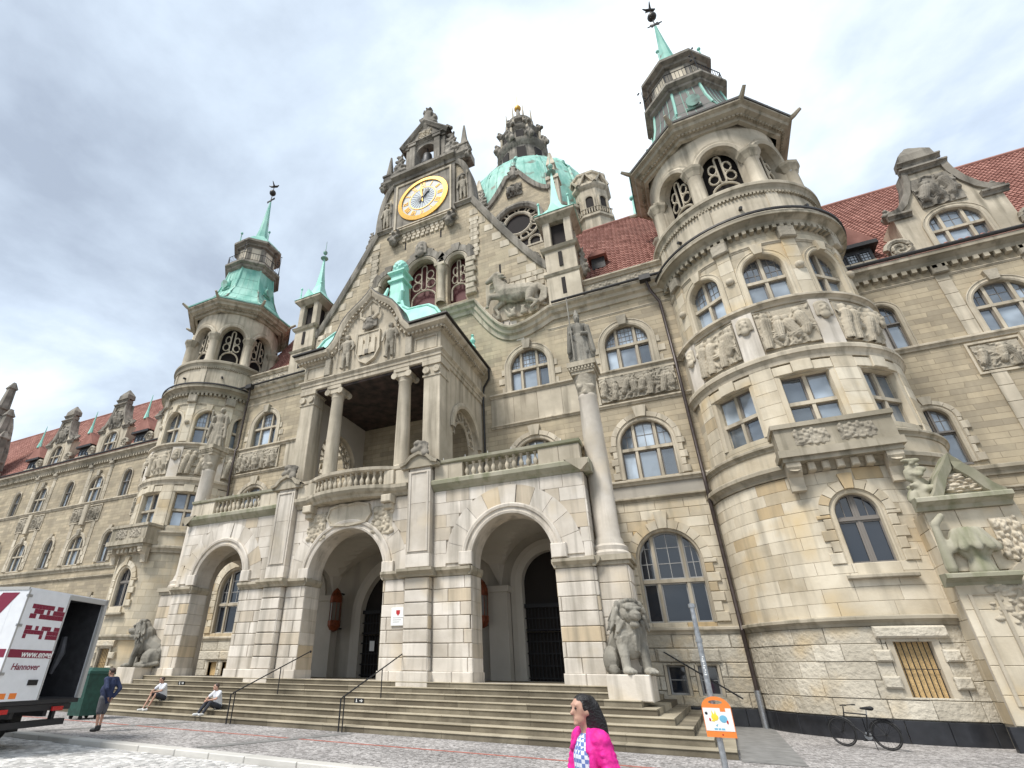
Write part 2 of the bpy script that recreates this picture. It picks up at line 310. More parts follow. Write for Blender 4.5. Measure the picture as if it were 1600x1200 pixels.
        if mat: me.materials.append(MAT[mat] if isinstance(mat, str) else mat)
        return me
    def build(s, name, mat, parent=None, smooth=False, **k):
        return obj(name, s.mesh(name, mat, smooth, k.pop('merge', False)), parent, **k)
WL = {}
def obj(name, me, parent=None, loc=None, rz=0, sc_=None, kind=None):
    """link one mesh object. Without loc its vertices are in world space (parent offset undone)"""
    o = bpy.data.objects.new(name, me); col.objects.link(o)
    if parent is not None:
        o.parent = parent
        if not parent.get('_local'): o.matrix_parent_inverse = WL[parent.name].inverted()
    if loc is not None: o.location = loc; o.rotation_euler[2] = rz
    if sc_ is not None: o.scale = sc_
    WL[o.name] = Matrix.Translation(Vector(loc or (0, 0, 0))) @ Matrix.Rotation(rz, 4, 'Z') @ Matrix.Diagonal((*(sc_ or (1, 1, 1)), 1))
    if kind: o['kind'] = kind
    return o
def tag(o, label, cat=None, group=None, kind=None):
    o['label'] = label
    if cat: o['category'] = cat
    if group: o['group'] = group
    if kind: o['kind'] = kind
    return o
def thing(name, label, cat, loc, rz=0, group=None, local=False):
    """an Empty at a thing's base; local=True: its parts are modelled in its own axes"""
    o = bpy.data.objects.new(name, None); col.objects.link(o); o.location = loc; o.rotation_euler[2] = rz; o.empty_display_size = .3
    WL[o.name] = Matrix.Translation(Vector(loc)) @ Matrix.Rotation(rz, 4, 'Z')
    if local: o['_local'] = 1; LOCALS.append(o)
    return tag(o, label, cat, group)
LOCALS = []
def copytree(o, parent=None):
    c = o.copy(); col.objects.link(c); c.parent = parent
    if parent is not None: c.matrix_parent_inverse = o.matrix_parent_inverse.copy()
    for ch in list(o.children): copytree(ch, c)
    return c
# frames: (s,z,d) -> point, d = distance out of the wall
def flat(Y, x0=0): return lambda s, z, d: (x0 + s, Y - d, z)
def side(X, sg=1): return lambda s, z, d: (X + sg * d, s, z)
def drum(cx, cy, R): return lambda s, z, d: (cx + (R + d) * sin(s / R), cy - (R + d) * cos(s / R), z)
def octo(cx, cy, R, n=8, ph=pi / 8):
    """polygon of n sides, apothem R; s measured as angle*R"""
    def f(s, z, d):
        a = s / R; k = 2 * pi / n; m = round(a / k) * k; q = (R + d) / cos(a - m)
        return (cx + q * sin(a), cy - q * cos(a), z)
    return f
class Op:
    def __init__(s, c, w, z0, zs, rise=0): s.c, s.w, s.z0, s.zs, s.rise = c, w, z0, zs, rise
    def top(s, x):
        if not s.rise: return s.zs
        k = min(1, abs(x - s.c) / (s.w / 2)); return s.zs + s.rise * sqrt(max(0, 1 - k * k))
    @property
    def l(s): return s.c - s.w / 2
    @property
    def r(s): return s.c + s.w / 2
    def cuts(s):
        return [s.c + s.w / 2 * cos(pi * i / 16) for i in range(17)] if s.rise else [s.l, s.r]
    def outline(s, n=16, bottom=True):
        p = [(s.l, s.z0)] if bottom else []
        if s.rise: p += [(s.c - s.w / 2 * cos(pi * i / n), s.zs + s.rise * sin(pi * i / n)) for i in range(n + 1)]
        else: p += [(s.l, s.zs), (s.r, s.zs)]
        return p + ([(s.r, s.z0)] if bottom else [])
    def grown(s, k): return Op(s.c, s.w + 2 * k, s.z0, s.zs, s.rise + k if s.rise else 0)
def uniq(v):
    v = sorted(v); o = [v[0]]
    for x in v[1:]:
        if x - o[-1] > 1e-4: o.append(x)
    return o
def strips(mb, s0, s1, z0, z1, ops, M, ds=99, d=0, depth=.5, t=0, reveal=True, zt=None):
    """wall with openings; zt(s): top edge where it is not level"""
    n = max(1, int((s1 - s0) / ds + .5)); sv = [s0 + (s1 - s0) * i / n for i in range(n + 1)]
    for o in ops: sv += [x for x in o.cuts() if s0 < x < s1]
    sv = uniq(sv)
    for a, b in zip(sv, sv[1:]):
        m = (a + b) / 2; la = lb = z0
        for o in sorted([o for o in ops if o.l < m < o.r], key=lambda o: o.z0):
            if o.z0 >= z1: continue
            ta, tb = o.top(a), o.top(b)
            if max(ta, tb) <= z0: continue
            if o.z0 > la + 1e-4: mb.quad(M(a, la, d), M(b, lb, d), M(b, o.z0, d), M(a, o.z0, d), t)
            la, lb = min(ta, z1 if not zt else 1e9), min(tb, z1 if not zt else 1e9)
        ha, hb = (zt(a), zt(b)) if zt else (z1, z1)
        if max(ha - la, hb - lb) > 1e-4: mb.quad(M(a, la, d), M(b, lb, d), M(b, hb, d), M(a, ha, d), t)
    if reveal:
        for o in ops:
            p = o.outline(); p = [(x, min(max(z, z0), z1 if not zt else 1e9)) for x, z in p]
            for (xa, za), (xb, zb) in zip(p, p[1:] + p[:1]):
                if abs(xa - xb) + abs(za - zb) < 1e-5: continue
                if za == zb and (za == z0 or za == z1) and o.z0 < z0: continue
                mb.quad(M(xa, za, d), M(xb, zb, d), M(xb, zb, d - depth), M(xa, za, d - depth), t)
    return mb
def block(s0, s1, z0, z1, ops, M, d, t=0, c=.018, ds=.5, din=-.02):
    """one ashlar, cut to the openings it meets"""
    mb = MB(); n = max(1, int((s1 - s0) / ds + .5)); sv = [s0 + (s1 - s0) * i / n for i in range(n + 1)]
    for o in ops: sv += [x for x in o.cuts() if s0 < x < s1]
    sv = uniq(sv); area = 0
    for a, b in zip(sv, sv[1:]):
        m = (a + b) / 2; cells = []; lo = lambda s: z0
        for o in sorted([o for o in ops if o.l < m < o.r], key=lambda o: o.z0):
            if o.z0 > z0 + .02 and o.z0 < z1: cells.append((lo, (lambda s, q=o: q.z0)))
            if o.z0 < z1 and o.top(m) > z0: lo = (lambda s, q=o: max(z0, q.top(s)))
        cells.append((lo, lambda s: z1))
        a2, b2 = (a + c if a == s0 else a), (b - c if b == s1 else b)
        for f0, f1 in cells:
            if f1(m) - f0(m) < .06: continue
            la, lb, ha, hb = min(f0(a), f1(a)), min(f0(b), f1(b)), f1(a), f1(b)
            k = min(c, (ha - la) / 3, (hb - lb) / 3); k = max(k, 0)
            B = [M(a, la, din), M(b, lb, din), M(b, hb, din), M(a, ha, din)]
            E_ = [M(a, la, d - c), M(b, lb, d - c), M(b, hb, d - c), M(a, ha, d - c)]
            F = [M(a2, la + k, d), M(b2, lb + k, d), M(b2, hb - k, d), M(a2, ha - k, d)]
            fs = [(8, 9, 10, 11)]
            for q in (0, 4):
                for i in (0, 2): fs.append((q + i, q + i + 1, q + 5 + i, q + 4 + i))
                fs.append((q + 3, q + 0, q + 4, q + 7)); fs.append((q + 1, q + 2, q + 6, q + 5))
            mb.add(B + E_ + F, fs, t); area += (b - a) * (f1(m) - f0(m))
    return mb, area
def courses(s0, s1, z0, z1, h, Lm, ops, M, d, joint=.012, rnd=None, jit=.3, ds=.5, c=.018, dv=.006, warm=.1, base=0):
    """list of (area, MB) of coursed ashlar"""
    rnd = rnd or random; n = max(1, round((z1 - z0) / h)); hh = (z1 - z0) / n; res = []
    for i in range(n):
        x = s0; off = (i % 2) * Lm * .5; first = True
        while x < s1 - 1e-3:
            ln = Lm * (1 + rnd.uniform(-jit, jit)); ln = (Lm * .55 + off * .0) if first and i % 2 else ln; first = False
            e = x + ln
            if s1 - e < Lm * .4: e = s1
            t = rnd.gauss(base, .55); t = max(-1.4, min(1.4, t))
            b, ar = block(x + joint / 2, e - joint / 2, z0 + i * hh + joint / 2, z0 + (i + 1) * hh - joint / 2, ops, M, d + rnd.uniform(-dv, dv), t, c, ds)
            if ar > .03: res.append((ar, b))
            x = e
    return res
def masonry(parent, blocks, mat, cap=250, name='stone_block'):
    blocks.sort(key=lambda q: -q[0])
    for ar, b in blocks[:cap]: b.build(name, mat, parent)
    if len(blocks) > cap:
        r = MB()
        for ar, b in blocks[cap:]: r.join(b)
        r.build('small_stone_blocks', mat, parent, kind='stuff')
def voussoirs(c, zs, r0, r1, n, M, d, din=0, keyscale=1.0, alt=0, rise=None, j=.012, a0=0, a1=pi, key=None):
    res = []; k = (rise / r0) if rise else 1
    for i in range(n):
        b0 = a0 + (a1 - a0) * i / n + j / r0 / 2; b1 = a0 + (a1 - a0) * (i + 1) / n - j / r0 / 2
        mid = (i == n // 2 and n % 2); ro = r1 * keyscale if mid else r1 + (alt if i % 2 else 0)
        pt = lambda a, r: (c - r * cos(a), zs + r * sin(a) * k)
        pts = [pt(b0 + (b1 - b0) * q / 3, r0) for q in range(4)] + [pt(b1 - (b1 - b0) * q / 3, ro) for q in range(4)]
        dd = d + (.05 if mid else 0)
        mb = MB(); mb.prism(pts, M, din, dd, random.gauss(.1, .5)); res.append(((ro - r0) * (b1 - b0) * r0, mb))
    return res
def cyl_s(s0, s1, ds=.35):
    n = max(1, int((s1 - s0) / ds)); return [s0 + (s1 - s0) * i / n for i in range(n + 1)]
def dentils(mb, s0, s1, z0, z1, d0, d1, w, gap, M, t=0):
    n = int((s1 - s0) / (w + gap)); p = (s1 - s0) / n
    for i in range(n):
        a = s0 + i * p; mb.prism([(a, z0), (a + w, z0), (a + w, z1), (a, z1)], M, d0, d1, t)
CORN = lambda z0, z1, d: [(0, z0), (d * .35, z0), (d * .45, z0 + (z1 - z0) * .3), (d * .8, z0 + (z1 - z0) * .55), (d, z0 + (z1 - z0) * .6), (d, z0 + (z1 - z0) * .9), (d * .9, z1), (0, z1 + .03)]
# ------------------------------------------------------------------ modelled figures: capsules and ellipsoids fused into one skin
def capsule(mb, p, q, r0, r1, n=10):
    p, q = Vector(p), Vector(q); d = (q - p); Ln = d.length or 1e-3; d = d / Ln if Ln > 1e-3 else Vector((0, 0, 1))
    x = d.cross(Vector((0, 0, 1)) if abs(d.z) < .9 else Vector((0, 1, 0))).normalized(); y = d.cross(x)
    rings = []
    for a in (0.08, .5, 1.0): rings.append((p - d * r0 * cos(a * pi / 2), r0 * sin(a * pi / 2)))
    for a in (1.0, .5, .08): rings.append((q + d * r1 * cos(a * pi / 2), r1 * sin(a * pi / 2)))
    mb.loft([[tuple(c + (x * cos(2 * pi * k / n) + y * sin(2 * pi * k / n)) * r) for k in range(n)] for c, r in rings])
def blob(name, parts, mat, voxel=.05, smooth=4, factor=.5, clip=None):
    """fuse ('c',p,q,r0,r1) and ('e',centre,radii[,rotation]) into one continuous mesh"""
    mb = MB()
    for p in parts:
        if p[0] == 'c': capsule(mb, *p[1:])
        elif p[0] == 'e': mb.ell(p[1], p[2], 12, 8, 0, p[3] if len(p) > 3 else None)
        elif p[0] == 'b': mb.box(*p[1:])
    me = mb.mesh(name + '_raw', None, False, True)
    o = bpy.data.objects.new(name + '_raw', me); col.objects.link(o)
    m = o.modifiers.new('r', 'REMESH'); m.mode = 'VOXEL'; m.voxel_size = voxel; m.use_smooth_shade = True
    if smooth:
        k = o.modifiers.new('s', 'SMOOTH'); k.iterations = smooth; k.factor = factor
    dg = bpy.context.evaluated_depsgraph_get(); ev = o.evaluated_get(dg); r = bpy.data.meshes.new_from_object(ev)
    bpy.data.objects.remove(o); bpy.data.meshes.remove(me)
    r.name = name; r.materials.clear(); r.materials.append(MAT[mat])
    return r
def text_mesh(name, body, size, mat, depth=.002, shear=0, bold=0, align='CENTER'):
    c = bpy.data.curves.new(name, 'FONT'); c.body = body; c.size = size; c.extrude = depth; c.align_x = align; c.shear = shear; c.offset = bold; c.resolution_u = 3
    o = bpy.data.objects.new(name, c); col.objects.link(o)
    dg = bpy.context.evaluated_depsgraph_get(); r = bpy.data.meshes.new_from_object(o.evaluated_get(dg)); bpy.data.objects.remove(o); bpy.data.curves.remove(c)
    r.name = name; r.materials.clear(); r.materials.append(MAT[mat]); return r
# ------------------------------------------------------------------ sculpture meshes (made first, while the scene is small)
SC = {}
def _lion():
    r = random.Random(3)
    P = [('e', (0, .75, .55), (.52, .62, .56)), ('c', (0, .6, .75), (0, -.1, 1.15), .48, .46), ('e', (0, -.28, 1.0), (.46, .38, .58)),
         ('e', (0, -.2, 1.40), (.52, .42, .50)), ('e', (0, -.40, 1.74), (.40, .34, .38)), ('e', (0, -.70, 1.72), (.27, .30, .27)),
         ('c', (0, -.86, 1.68), (0, -1.10, 1.64), .19, .15), ('c', (0, -.78, 1.42), (0, -1.02, 1.40), .13, .10), ('e', (0, -1.2, 1.70), (.10, .07, .07)),
         ('c', (-.2, -.92, 1.88), (-.05, -.96, 1.86), .07, .06), ('c', (.2, -.92, 1.88), (.05, -.96, 1.86), .07, .06), ('e', (0, -.75, 1.95), (.25, .2, .12)),
         ('c', (.55, .9, .2), (.75, .3, .08), .1, .08), ('c', (.75, .3, .08), (.7, -.1, .1), .08, .12)]
    for s in (-1, 1):
        P += [('e', (s * .36, -.55, 2.02), (.11, .08, .13)), ('c', (s * .3, -.35, 1.0), (s * .33, -.52, .5), .21, .15), ('c', (s * .33, -.52, .5), (s * .33, -.56, .12), .14, .14),
              ('e', (s * .33, -.72, .1), (.19, .26, .12)), ('e', (s * .45, .45, .42), (.22, .52, .42)), ('c', (s * .5, .1, .14), (s * .52, -.15, .1), .16, .14)]
        for k in (-.1, 0, .1): P.append(('e', (s * .33 + k, -.92, .08), (.06, .09, .07)))
    for i in range(90):
        a = r.uniform(-2.7, 2.7); x, z = sin(a), cos(a)
        p = Vector((x * .44, -.66 + r.uniform(-.02, .34), 1.76 + z * .40)); q = p + Vector((x * r.uniform(.1, .24), r.uniform(.0, .22), -.05 - abs(z) * .05 - r.uniform(.1, .5)))
        P.append(('c', p, q, .07, .03))
    for i in range(44):
        x = r.uniform(-.46, .46); p = Vector((x, -.68 + abs(x) * .3, r.uniform(1.05, 1.45))); P.append(('c', p, p + Vector((x * .1, .06, -r.uniform(.3, .5))), .065, .025))
    return blob('lion', P, 'stone_lion', .024, 0)
SC['lion'] = _lion()
def figure(h=1.0, robe=True, armL=None, armR=None, hat=None, seed=1, staff=None, weapons=False):
    """standing figure about 2.3 m tall at h=1; faces -Y"""
    r = random.Random(seed); P = []
    if robe:
        for i in range(22):
            a = 2 * pi * i / 22; b = .36 + .07 * (i % 2) + r.uniform(-.02, .02)
            P.append(('c', (sin(a) * b * 1.05, -cos(a) * b * .8, .06), (sin(a) * .24, -cos(a) * .19, 1.25), .085, .09))
        P += [('e', (0, 0, .6), (.33, .26, .65)), ('c', (-.3, -.22, 1.2), (.2, -.26, .5), .08, .1)]
        for s in (-1, 1):      # cloak falling from the shoulders
            for k in range(4): P.append(('c', (s * (.30 + .03 * k), .10 - .09 * k, 1.62), (s * (.42 + .03 * k), .12 - .1 * k, .18 + .12 * k), .085, .10))
    else:
        for s in (-1, 1): P += [('c', (s * .12, 0, 1.05), (s * .16, -.03, .55), .15, .11), ('c', (s * .16, -.03, .55), (s * .17, .02, .1), .1, .075), ('c', (s * .17, .02, .06), (s * .2, -.2, .05), .075, .06)]
        P += [('e', (0, 0, 1.08), (.26, .19, .24))]
    P += [('c', (0, 0, 1.1), (0, 0, 1.62), .24, .26), ('c', (-.27, 0, 1.72), (.27, 0, 1.72), .14, .14), ('c', (0, 0, 1.75), (0, -.02, 1.95), .09, .09), ('e', (0, -.03, 2.05), (.135, .155, .175)), ('e', (0, -.19, 2.03), (.03, .05, .05))]
    for s, arm in ((-1, armL), (1, armR)):
        e, hnd = arm or ((s * .45, -.05, 1.35), (s * .25, -.3, 1.2))
        P += [('c', (s * .34, 0, 1.7), e, .115, .09), ('c', e, hnd, .09, .06), ('e', hnd, (.07, .08, .08))]
    if hat == 'mitre': P += [('c', (0, -.02, 2.18), (0, -.02, 2.5), .15, .03)]
    if hat == 'crown': P += [('c', (.12 * sin(k * 1.05), -.12 * cos(k * 1.05), 2.15), (.15 * sin(k * 1.05), -.15 * cos(k * 1.05), 2.33), .04, .025) for k in range(6)]
    if hat == 'helm': P += [('e', (0, 0, 2.15), (.17, .19, .12)), ('c', (0, .05, 2.25), (0, .2, 2.3), .05, .03)]
    if hat == 'hair': P += [('e', (0, .06, 2.08), (.16, .16, .19)), ('c', (0, .12, 2.0), (0, .15, 1.75), .1, .06)]
    if staff:
        P.append(('c', staff[0], staff[1], .035, .035))
        if weapons: P.append(('e', staff[1], (.12, .04, .2)))
    return [tuple([p[0]] + [tuple(Vector(q) * h) if isinstance(q, (tuple, Vector)) else q * h for q in p[1:]]) for p in P]
SC['bishop'] = blob('bishop_statue', figure(1.28, True, ((-.42, -.12, 1.35), (-.34, -.38, 1.3)), ((.4, -.12, 1.35), (.1, -.36, 1.25)), 'mitre', 2, ((-.36, -.42, .1), (-.36, -.42, 2.8))), 'stone_lion', .027, 0)
SC['maiden'] = blob('maiden_statue', figure(1.28, True, ((-.55, -.05, 1.5), (-.5, -.2, 1.95)), ((.5, 0, 1.4), (.36, -.2, 1.0)), 'hair', 5), 'stone_carved', .032, 1)
SC['guard'] = blob('guard_figure', figure(1.0, False, ((-.45, 0, 1.4), (-.42, -.15, 1.1)), ((.45, 0, 1.4), (.42, -.2, 1.25)), 'helm', 4, ((.44, -.22, .05), (.44, -.22, 2.3)), True), 'stone_carved', .035, 2)
def _horse():
    r = random.Random(6)
    P = [('c', (-.55, 0, 1.75), (1.15, 0, 1.45), .62, .56), ('e', (.3, -.05, 1.5), (1.0, .5, .58)), ('c', (-.75, 0, 1.95), (-1.15, -.05, 3.15), .5, .27), ('c', (-1.1, -.08, 3.3), (-1.75, -.12, 2.95), .27, .16),
         ('e', (-1.1, -.05, 3.5), (.09, .08, .16)), ('c', (-.8, -.2, 1.5), (-1.55, -.3, 1.65), .24, .16), ('c', (-1.55, -.3, 1.65), (-1.75, -.3, 1.0), .15, .1), ('e', (-1.75, -.3, .92), (.13, .12, .12)),
         ('c', (-.7, .1, 1.3), (-1.35, .1, .95), .22, .15), ('c', (-1.35, .1, .95), (-1.1, .1, .4), .13, .1),
         ('c', (1.2, -.2, 1.35), (1.0, -.35, .65), .36, .2), ('c', (1.0, -.35, .65), (1.6, -.35, .35), .18, .11), ('c', (1.6, -.35, .35), (1.15, -.35, .08), .1, .1),
         ('c', (1.3, .15, 1.25), (1.5, .1, .6), .3, .18), ('c', (1.5, .1, .6), (2.0, .1, .3), .16, .1)]
    for i in range(9):
        z = r.uniform(-.15, .15); P.append(('c', (1.6, -.1, 1.75), (2.05 + z, -.1, 1.3 - i * .04), .14, .1)); P.append(('c', (2.05 + z, -.1, 1.3 - i * .04), (1.9 + z * 2.4, -.15, .45 + z), .11, .05))
    for i in range(26):
        k = r.uniform(0, 1); p = Vector((-1.0 + k * .55, r.uniform(-.3, .1), 3.5 - k * 1.35)); P.append(('c', p, p + Vector((r.uniform(.15, .45), r.uniform(-.15, .1), -r.uniform(.1, .45))), .11, .05))
    for i in range(14): x = r.uniform(-1.6, 1.7); P.append(('c', (x, .05, .12), (x + r.uniform(-.3, .3), -.1, .5), .14, .07))
    return blob('horse', P, 'stone_carved', .05, 2)
SC['horse'] = _horse()
from mathutils import noise as _nz
def _relief(name, w, h, seed, n=6, mat='stone_carved', cell=.028):
    """shallow carved panel: figures, drapery folds and foliage as one height field"""
    r = random.Random(seed); C = []
    for i in range(n):
        x = -w / 2 + w * (i + .5) / n + r.uniform(-.1, .1); lean = r.uniform(-.5, .5); k = h * .5; low = r.random() < .35
        hip = (x, -k * (.45 if low else .2)); sh = (x + lean * k * .55, k * (.12 if low else .38)); hd = (sh[0] + lean * .12, sh[1] + k * .34)
        C += [(hip, sh, .11 * h, .135 * h, 1), (hd, (hd[0] + .01, hd[1] + .02), .085 * h, .085 * h, 0), ((x - .05 * h, -k * (.9 if r.random() < .4 else .45)), hip, .10 * h, .115 * h, 1), ((hd[0] - .05 * h, hd[1] + .05 * h), (hd[0] - .07 * h * (1 if lean > 0 else -1), hd[1] - .08 * h), .05 * h, .03 * h, 1)]
        for s_ in (-1, 1):
            el = (sh[0] + s_ * r.uniform(.1, .3) * h, sh[1] + r.uniform(-.28, .12) * h); ha = (el[0] + s_ * r.uniform(-.12, .2) * h, el[1] + r.uniform(-.2, .25) * h); C += [(sh, el, .055 * h, .045 * h, 0), (el, ha, .045 * h, .032 * h, 0)]
            kn = (hip[0] + s_ * r.uniform(.04, .28) * h, hip[1] - r.uniform(.0, .18) * h); ft = (kn[0] + r.uniform(-.15, .15) * h, kn[1] - .22 * h); C += [(hip, kn, .08 * h, .06 * h, 1), (kn, ft, .055 * h, .035 * h, 0)]
    for i in range(n * 5):
        x, z = r.uniform(-w / 2, w / 2), r.uniform(-h / 2, h / 2); a = r.uniform(0, 6.28); q = .12 * h
        for j in range(3): x2, z2 = x + q * cos(a), z + q * sin(a); C.append(((x, z), (x2, z2), .035 * h, .025 * h, 0)); x, z = x2, z2; a += .9
    nx, nz_ = int(w / cell), int(h / cell); V = []
    for j in range(nz_ + 1):
        for i in range(nx + 1):
            x, z = -w / 2 + w * i / nx, -h / 2 + h * j / nz_; H = 0
            for (ax, az), (bx, bz), r0, r1, fold in C:
                rm = max(r0, r1)
                if x < min(ax, bx) - rm or x > max(ax, bx) + rm or z < min(az, bz) - rm or z > max(az, bz) + rm: continue
                dx, dz = bx - ax, bz - az; L2 = dx * dx + dz * dz or 1e-9; t = max(0, min(1, ((x - ax) * dx + (z - az) * dz) / L2)); ex, ez = x - ax - dx * t, z - az - dz * t; d2 = ex * ex + ez * ez; rr = r0 + (r1 - r0) * t
                if d2 < rr * rr:
                    v = .35 * rr + .75 * sqrt(rr * rr - d2)
                    if fold: v += .016 * sin((ex * dz - ez * dx) / sqrt(L2) * 75 + t * 4)
                    H = max(H, v)
            H += .012 * _nz.noise(Vector((x * 14, z * 14, seed))) + .01 * _nz.noise(Vector((x * 31, z * 31, seed)))
            V.append((x, -H * 1.15, z))
    m = MB(); F = [(j * (nx + 1) + i, j * (nx + 1) + i + 1, (j + 1) * (nx + 1) + i + 1, (j + 1) * (nx + 1) + i) for j in range(nz_) for i in range(nx)]; m.add(V, F)
    m.box(-w / 2, w / 2, .004, .1, -h / 2, h / 2); me = m.mesh(name, mat); me.polygons.foreach_set('use_smooth', [True] * len(me.polygons)); me.set_sharp_from_angle(angle=R_(60)); return me
SC['relief_long'] = _relief('relief_long', 3.9, 1.5, 11, 8)
SC['relief_a'] = _relief('relief_a', 2.05, 1.65, 12, 4, 'stone_trim')
SC['relief_b'] = _relief('relief_b', 2.05, 1.65, 17, 4, 'stone_trim')
SC['relief_wing'] = _relief('relief_wing', 1.7, 1.35, 21, 3)
def _foliage(name, w, h, seed, mat, n=70, rad=.08):
    r = random.Random(seed); P = []
    for i in range(n):
        x, z = r.uniform(-w / 2, w / 2), r.uniform(-h / 2, h / 2); P.append(('e', (x, r.uniform(-.05, .03), z), (rad * r.uniform(.7, 1.3), rad, rad * r.uniform(.7, 1.3))))
    P.append(('b', -w / 2, w / 2, -.01, .06, -h / 2, h / 2))
    return blob(name, P, mat, .03, 1)
SC['foliage'] = _foliage('foliage_panel', 1.25, 1.6, 31, 'stone_trim', 60, .11)
SC['scrollwork'] = _foliage('scrollwork', 1.5, .62, 35, 'stone_carved', 40, .09)
def _head():
    P = [('e', (0, 0, .45), (.3, .3, .38)), ('e', (0, -.3, .42), (.07, .1, .12)), ('c', (-.15, -.24, .6), (.15, -.24, .6), .07, .07), ('c', (-.08, -.26, .24), (.08, -.26, .24), .05, .05), ('e', (0, -.1, .1), (.25, .22, .25)), ('e', (0, .05, .8), (.34, .25, .2))]
    for s in (-1, 1): P += [('c', (s * .3, 0, .75), (s * .36, -.05, .1), .1, .08), ('e', (s * .13, -.25, .35), (.08, .08, .08))]
    return blob('mask_head', P, 'stone_soot', .045, 1)
SC['head'] = _head(); SC['head_pale'] = SC['head'].copy(); SC['head_pale'].materials.clear(); SC['head_pale'].materials.append(MAT['stone_trim'])
def _cluster(name, seed, n, w, h, mat, taper=1.0):
    r = random.Random(seed); P = []
    for i in range(n):
        k = i / n; ww = w * (1 - k * taper); P.append(('c', (r.uniform(-ww, ww), r.uniform(-.25, .25), k * h), (r.uniform(-ww, ww), r.uniform(-.25, .25), min(h, k * h + r.uniform(.1, .4))), .19 * (1 - .45 * k), .13 * (1 - .45 * k)))
    P.append(('c', (0, 0, 0), (0, 0, h * .85), w * .6, w * .25))
    return blob(name, P, mat, .055, 1)
SC['trophy'] = _cluster('trophy', 41, 46, .95, 2.2, 'stone_soot', .75)
SC['scroll_group'] = _cluster('scroll_group', 44, 26, .55, 2.3, 'stone_soot', .6)
SC['moss_scroll'] = _cluster('moss_scroll', 45, 18, .4, 2.0, 'stone_moss', .5)
SC['corbel_beast'] = _cluster('corbel_beast', 47, 14, .42, 1.2, 'stone_soot', .2)
SC['knob'] = _cluster('knob', 52, 10, .28, .7, 'stone_soot', .6)
SC['cartouche'] = _relief('cartouche', 1.9, 2.0, 55, 3, 'stone_soot')
SC['capital'] = _cluster('capital', 58, 30, .5, .9, 'stone_carved', -.35)
def _pine():
    mb = MB(); P = []
    for j in range(7):
        z = .1 + j * .11; r = .27 * sin(pi * (.18 + j * .115))
        for k in range(9): a = 2 * pi * (k + .5 * (j % 2)) / 9; P.append(('e', (r * sin(a), r * cos(a), z), (.085, .085, .09)))
    P.append(('c', (0, 0, .1), (0, 0, .75), .17, .1)); return blob('pine_cone', P, 'copper_bright', .035, 1)
SC['pine'] = _pine()
def _bird():
    P = [('c', (-.35, 0, 0), (.35, 0, .12), .13, .16), ('e', (.5, 0, .3), (.13, .1, .12)), ('c', (-.35, 0, 0), (-.7, 0, .18), .12, .05)]
    for s in (-1, 1): P += [('c', (0, s * .1, .15), (-.15, s * .5, .6), .12, .05)]
    return blob('weather_bird', P, 'bronze', .05, 1)
SC['bird'] = _bird()
def _urn():
    P = [('e', (0, 0, .9), (.5, .42, .5)), ('c', (0, 0, .1), (0, 0, .5), .35, .25)]
    for k in range(10): a = 2 * pi * k / 10; P.append(('c', (.3 * sin(a), .26 * cos(a), 1.25), (.55 * sin(a), .48 * cos(a), .75), .12, .13))
    P += [('c', (-.75, -.1, .2), (-.7, -.1, 1.5), .16, .1), ('c', (-.7, -.1, 1.5), (-.45, -.1, 1.75), .12, .1)]
    return blob('scroll_urn', P, 'stone_moss', .05, 1)
SC['urn'] = _urn()
SC['txt_web'] = text_mesh('lettering', 'www.engel', .21, 'print_white', .002, .15, .004, 'RIGHT')
SC['txt_city'] = text_mesh('lettering', 'Hannover', .20, 'maroon', .002, .15, .002, 'CENTER')
# ------------------------------------------------------------------ setting: road, pavement, kerb, steps
RZ = -.12
b = MB(); b.quad((-700, -400, RZ - .03), (700, -400, RZ - .03), (700, 900, RZ - .03), (-700, 900, RZ - .03))
g = b.build('ground', 'joint_sand'); tag(g, 'wide open square and road bed around the town hall', kind='structure')
b = MB(); b.box(-90, 90, 11.0, 31, -.3, 0); pv = b.build('pavement', 'paving_mosaic'); tag(pv, 'grey mosaic stone pavement in front of the town hall steps', kind='structure')
# darker slab bands and the red guide line set in the pavement
b = MB(); b.quad((-60, 13.92, .004), (60, 13.92, .004), (60, 14.06, .004), (-60, 14.06, .004)); tag(b.build('red_paving_line', 'red_brick', pv), 'thin red line set in the grey paving')
for x0, x1, y0, y1 in ((-3.4, -3.0, 11.2, 16), (3.6, 4.0, 11.2, 16), (14.7, 16.0, 16, 26.4)):
    b = MB(); b.quad((x0 - 1.2 if y1 == 16 else x0, y0, .008), (x1 - 1.2 if y1 == 16 else x1, y0, .008), (x1, y1, .008), (x0, y1, .008)); b.build('paving_band', 'slab_grey', pv)
rd = MB().quad((-120, -60, RZ - .012), (120, -60, RZ - .012), (120, 10.7, RZ - .012), (-120, 10.7, RZ - .012)).build('road', 'joint_sand'); tag(rd, 'road paved with pale granite setts', kind='structure')
rk = random.Random(5); setts = []
def sett(x, y, wx, wy, h):
    m = MB(); z0 = RZ - .04; z1 = RZ + h; k = .16; t = rk.gauss(0, .7)
    a = [(x - wx, y - wy, z0), (x + wx, y - wy, z0), (x + wx, y + wy, z0), (x - wx, y + wy, z0)]
    q = lambda: rk.uniform(-.006, .006)
    c = [(p[0] + q(), p[1] + q(), z1 - .014) for p in a]; d = [(x + (p[0] - x) * (1 - k), y + (p[1] - y) * (1 - k), z1) for p in a]
    f = [(8, 9, 10, 11)]
    for o in (0, 4):
        for i in range(4): f.append((o + i, o + (i + 1) % 4, o + 4 + (i + 1) % 4, o + 4 + i))
    return m.add(a + c + d, f, t)
y = 10.58; row = 0
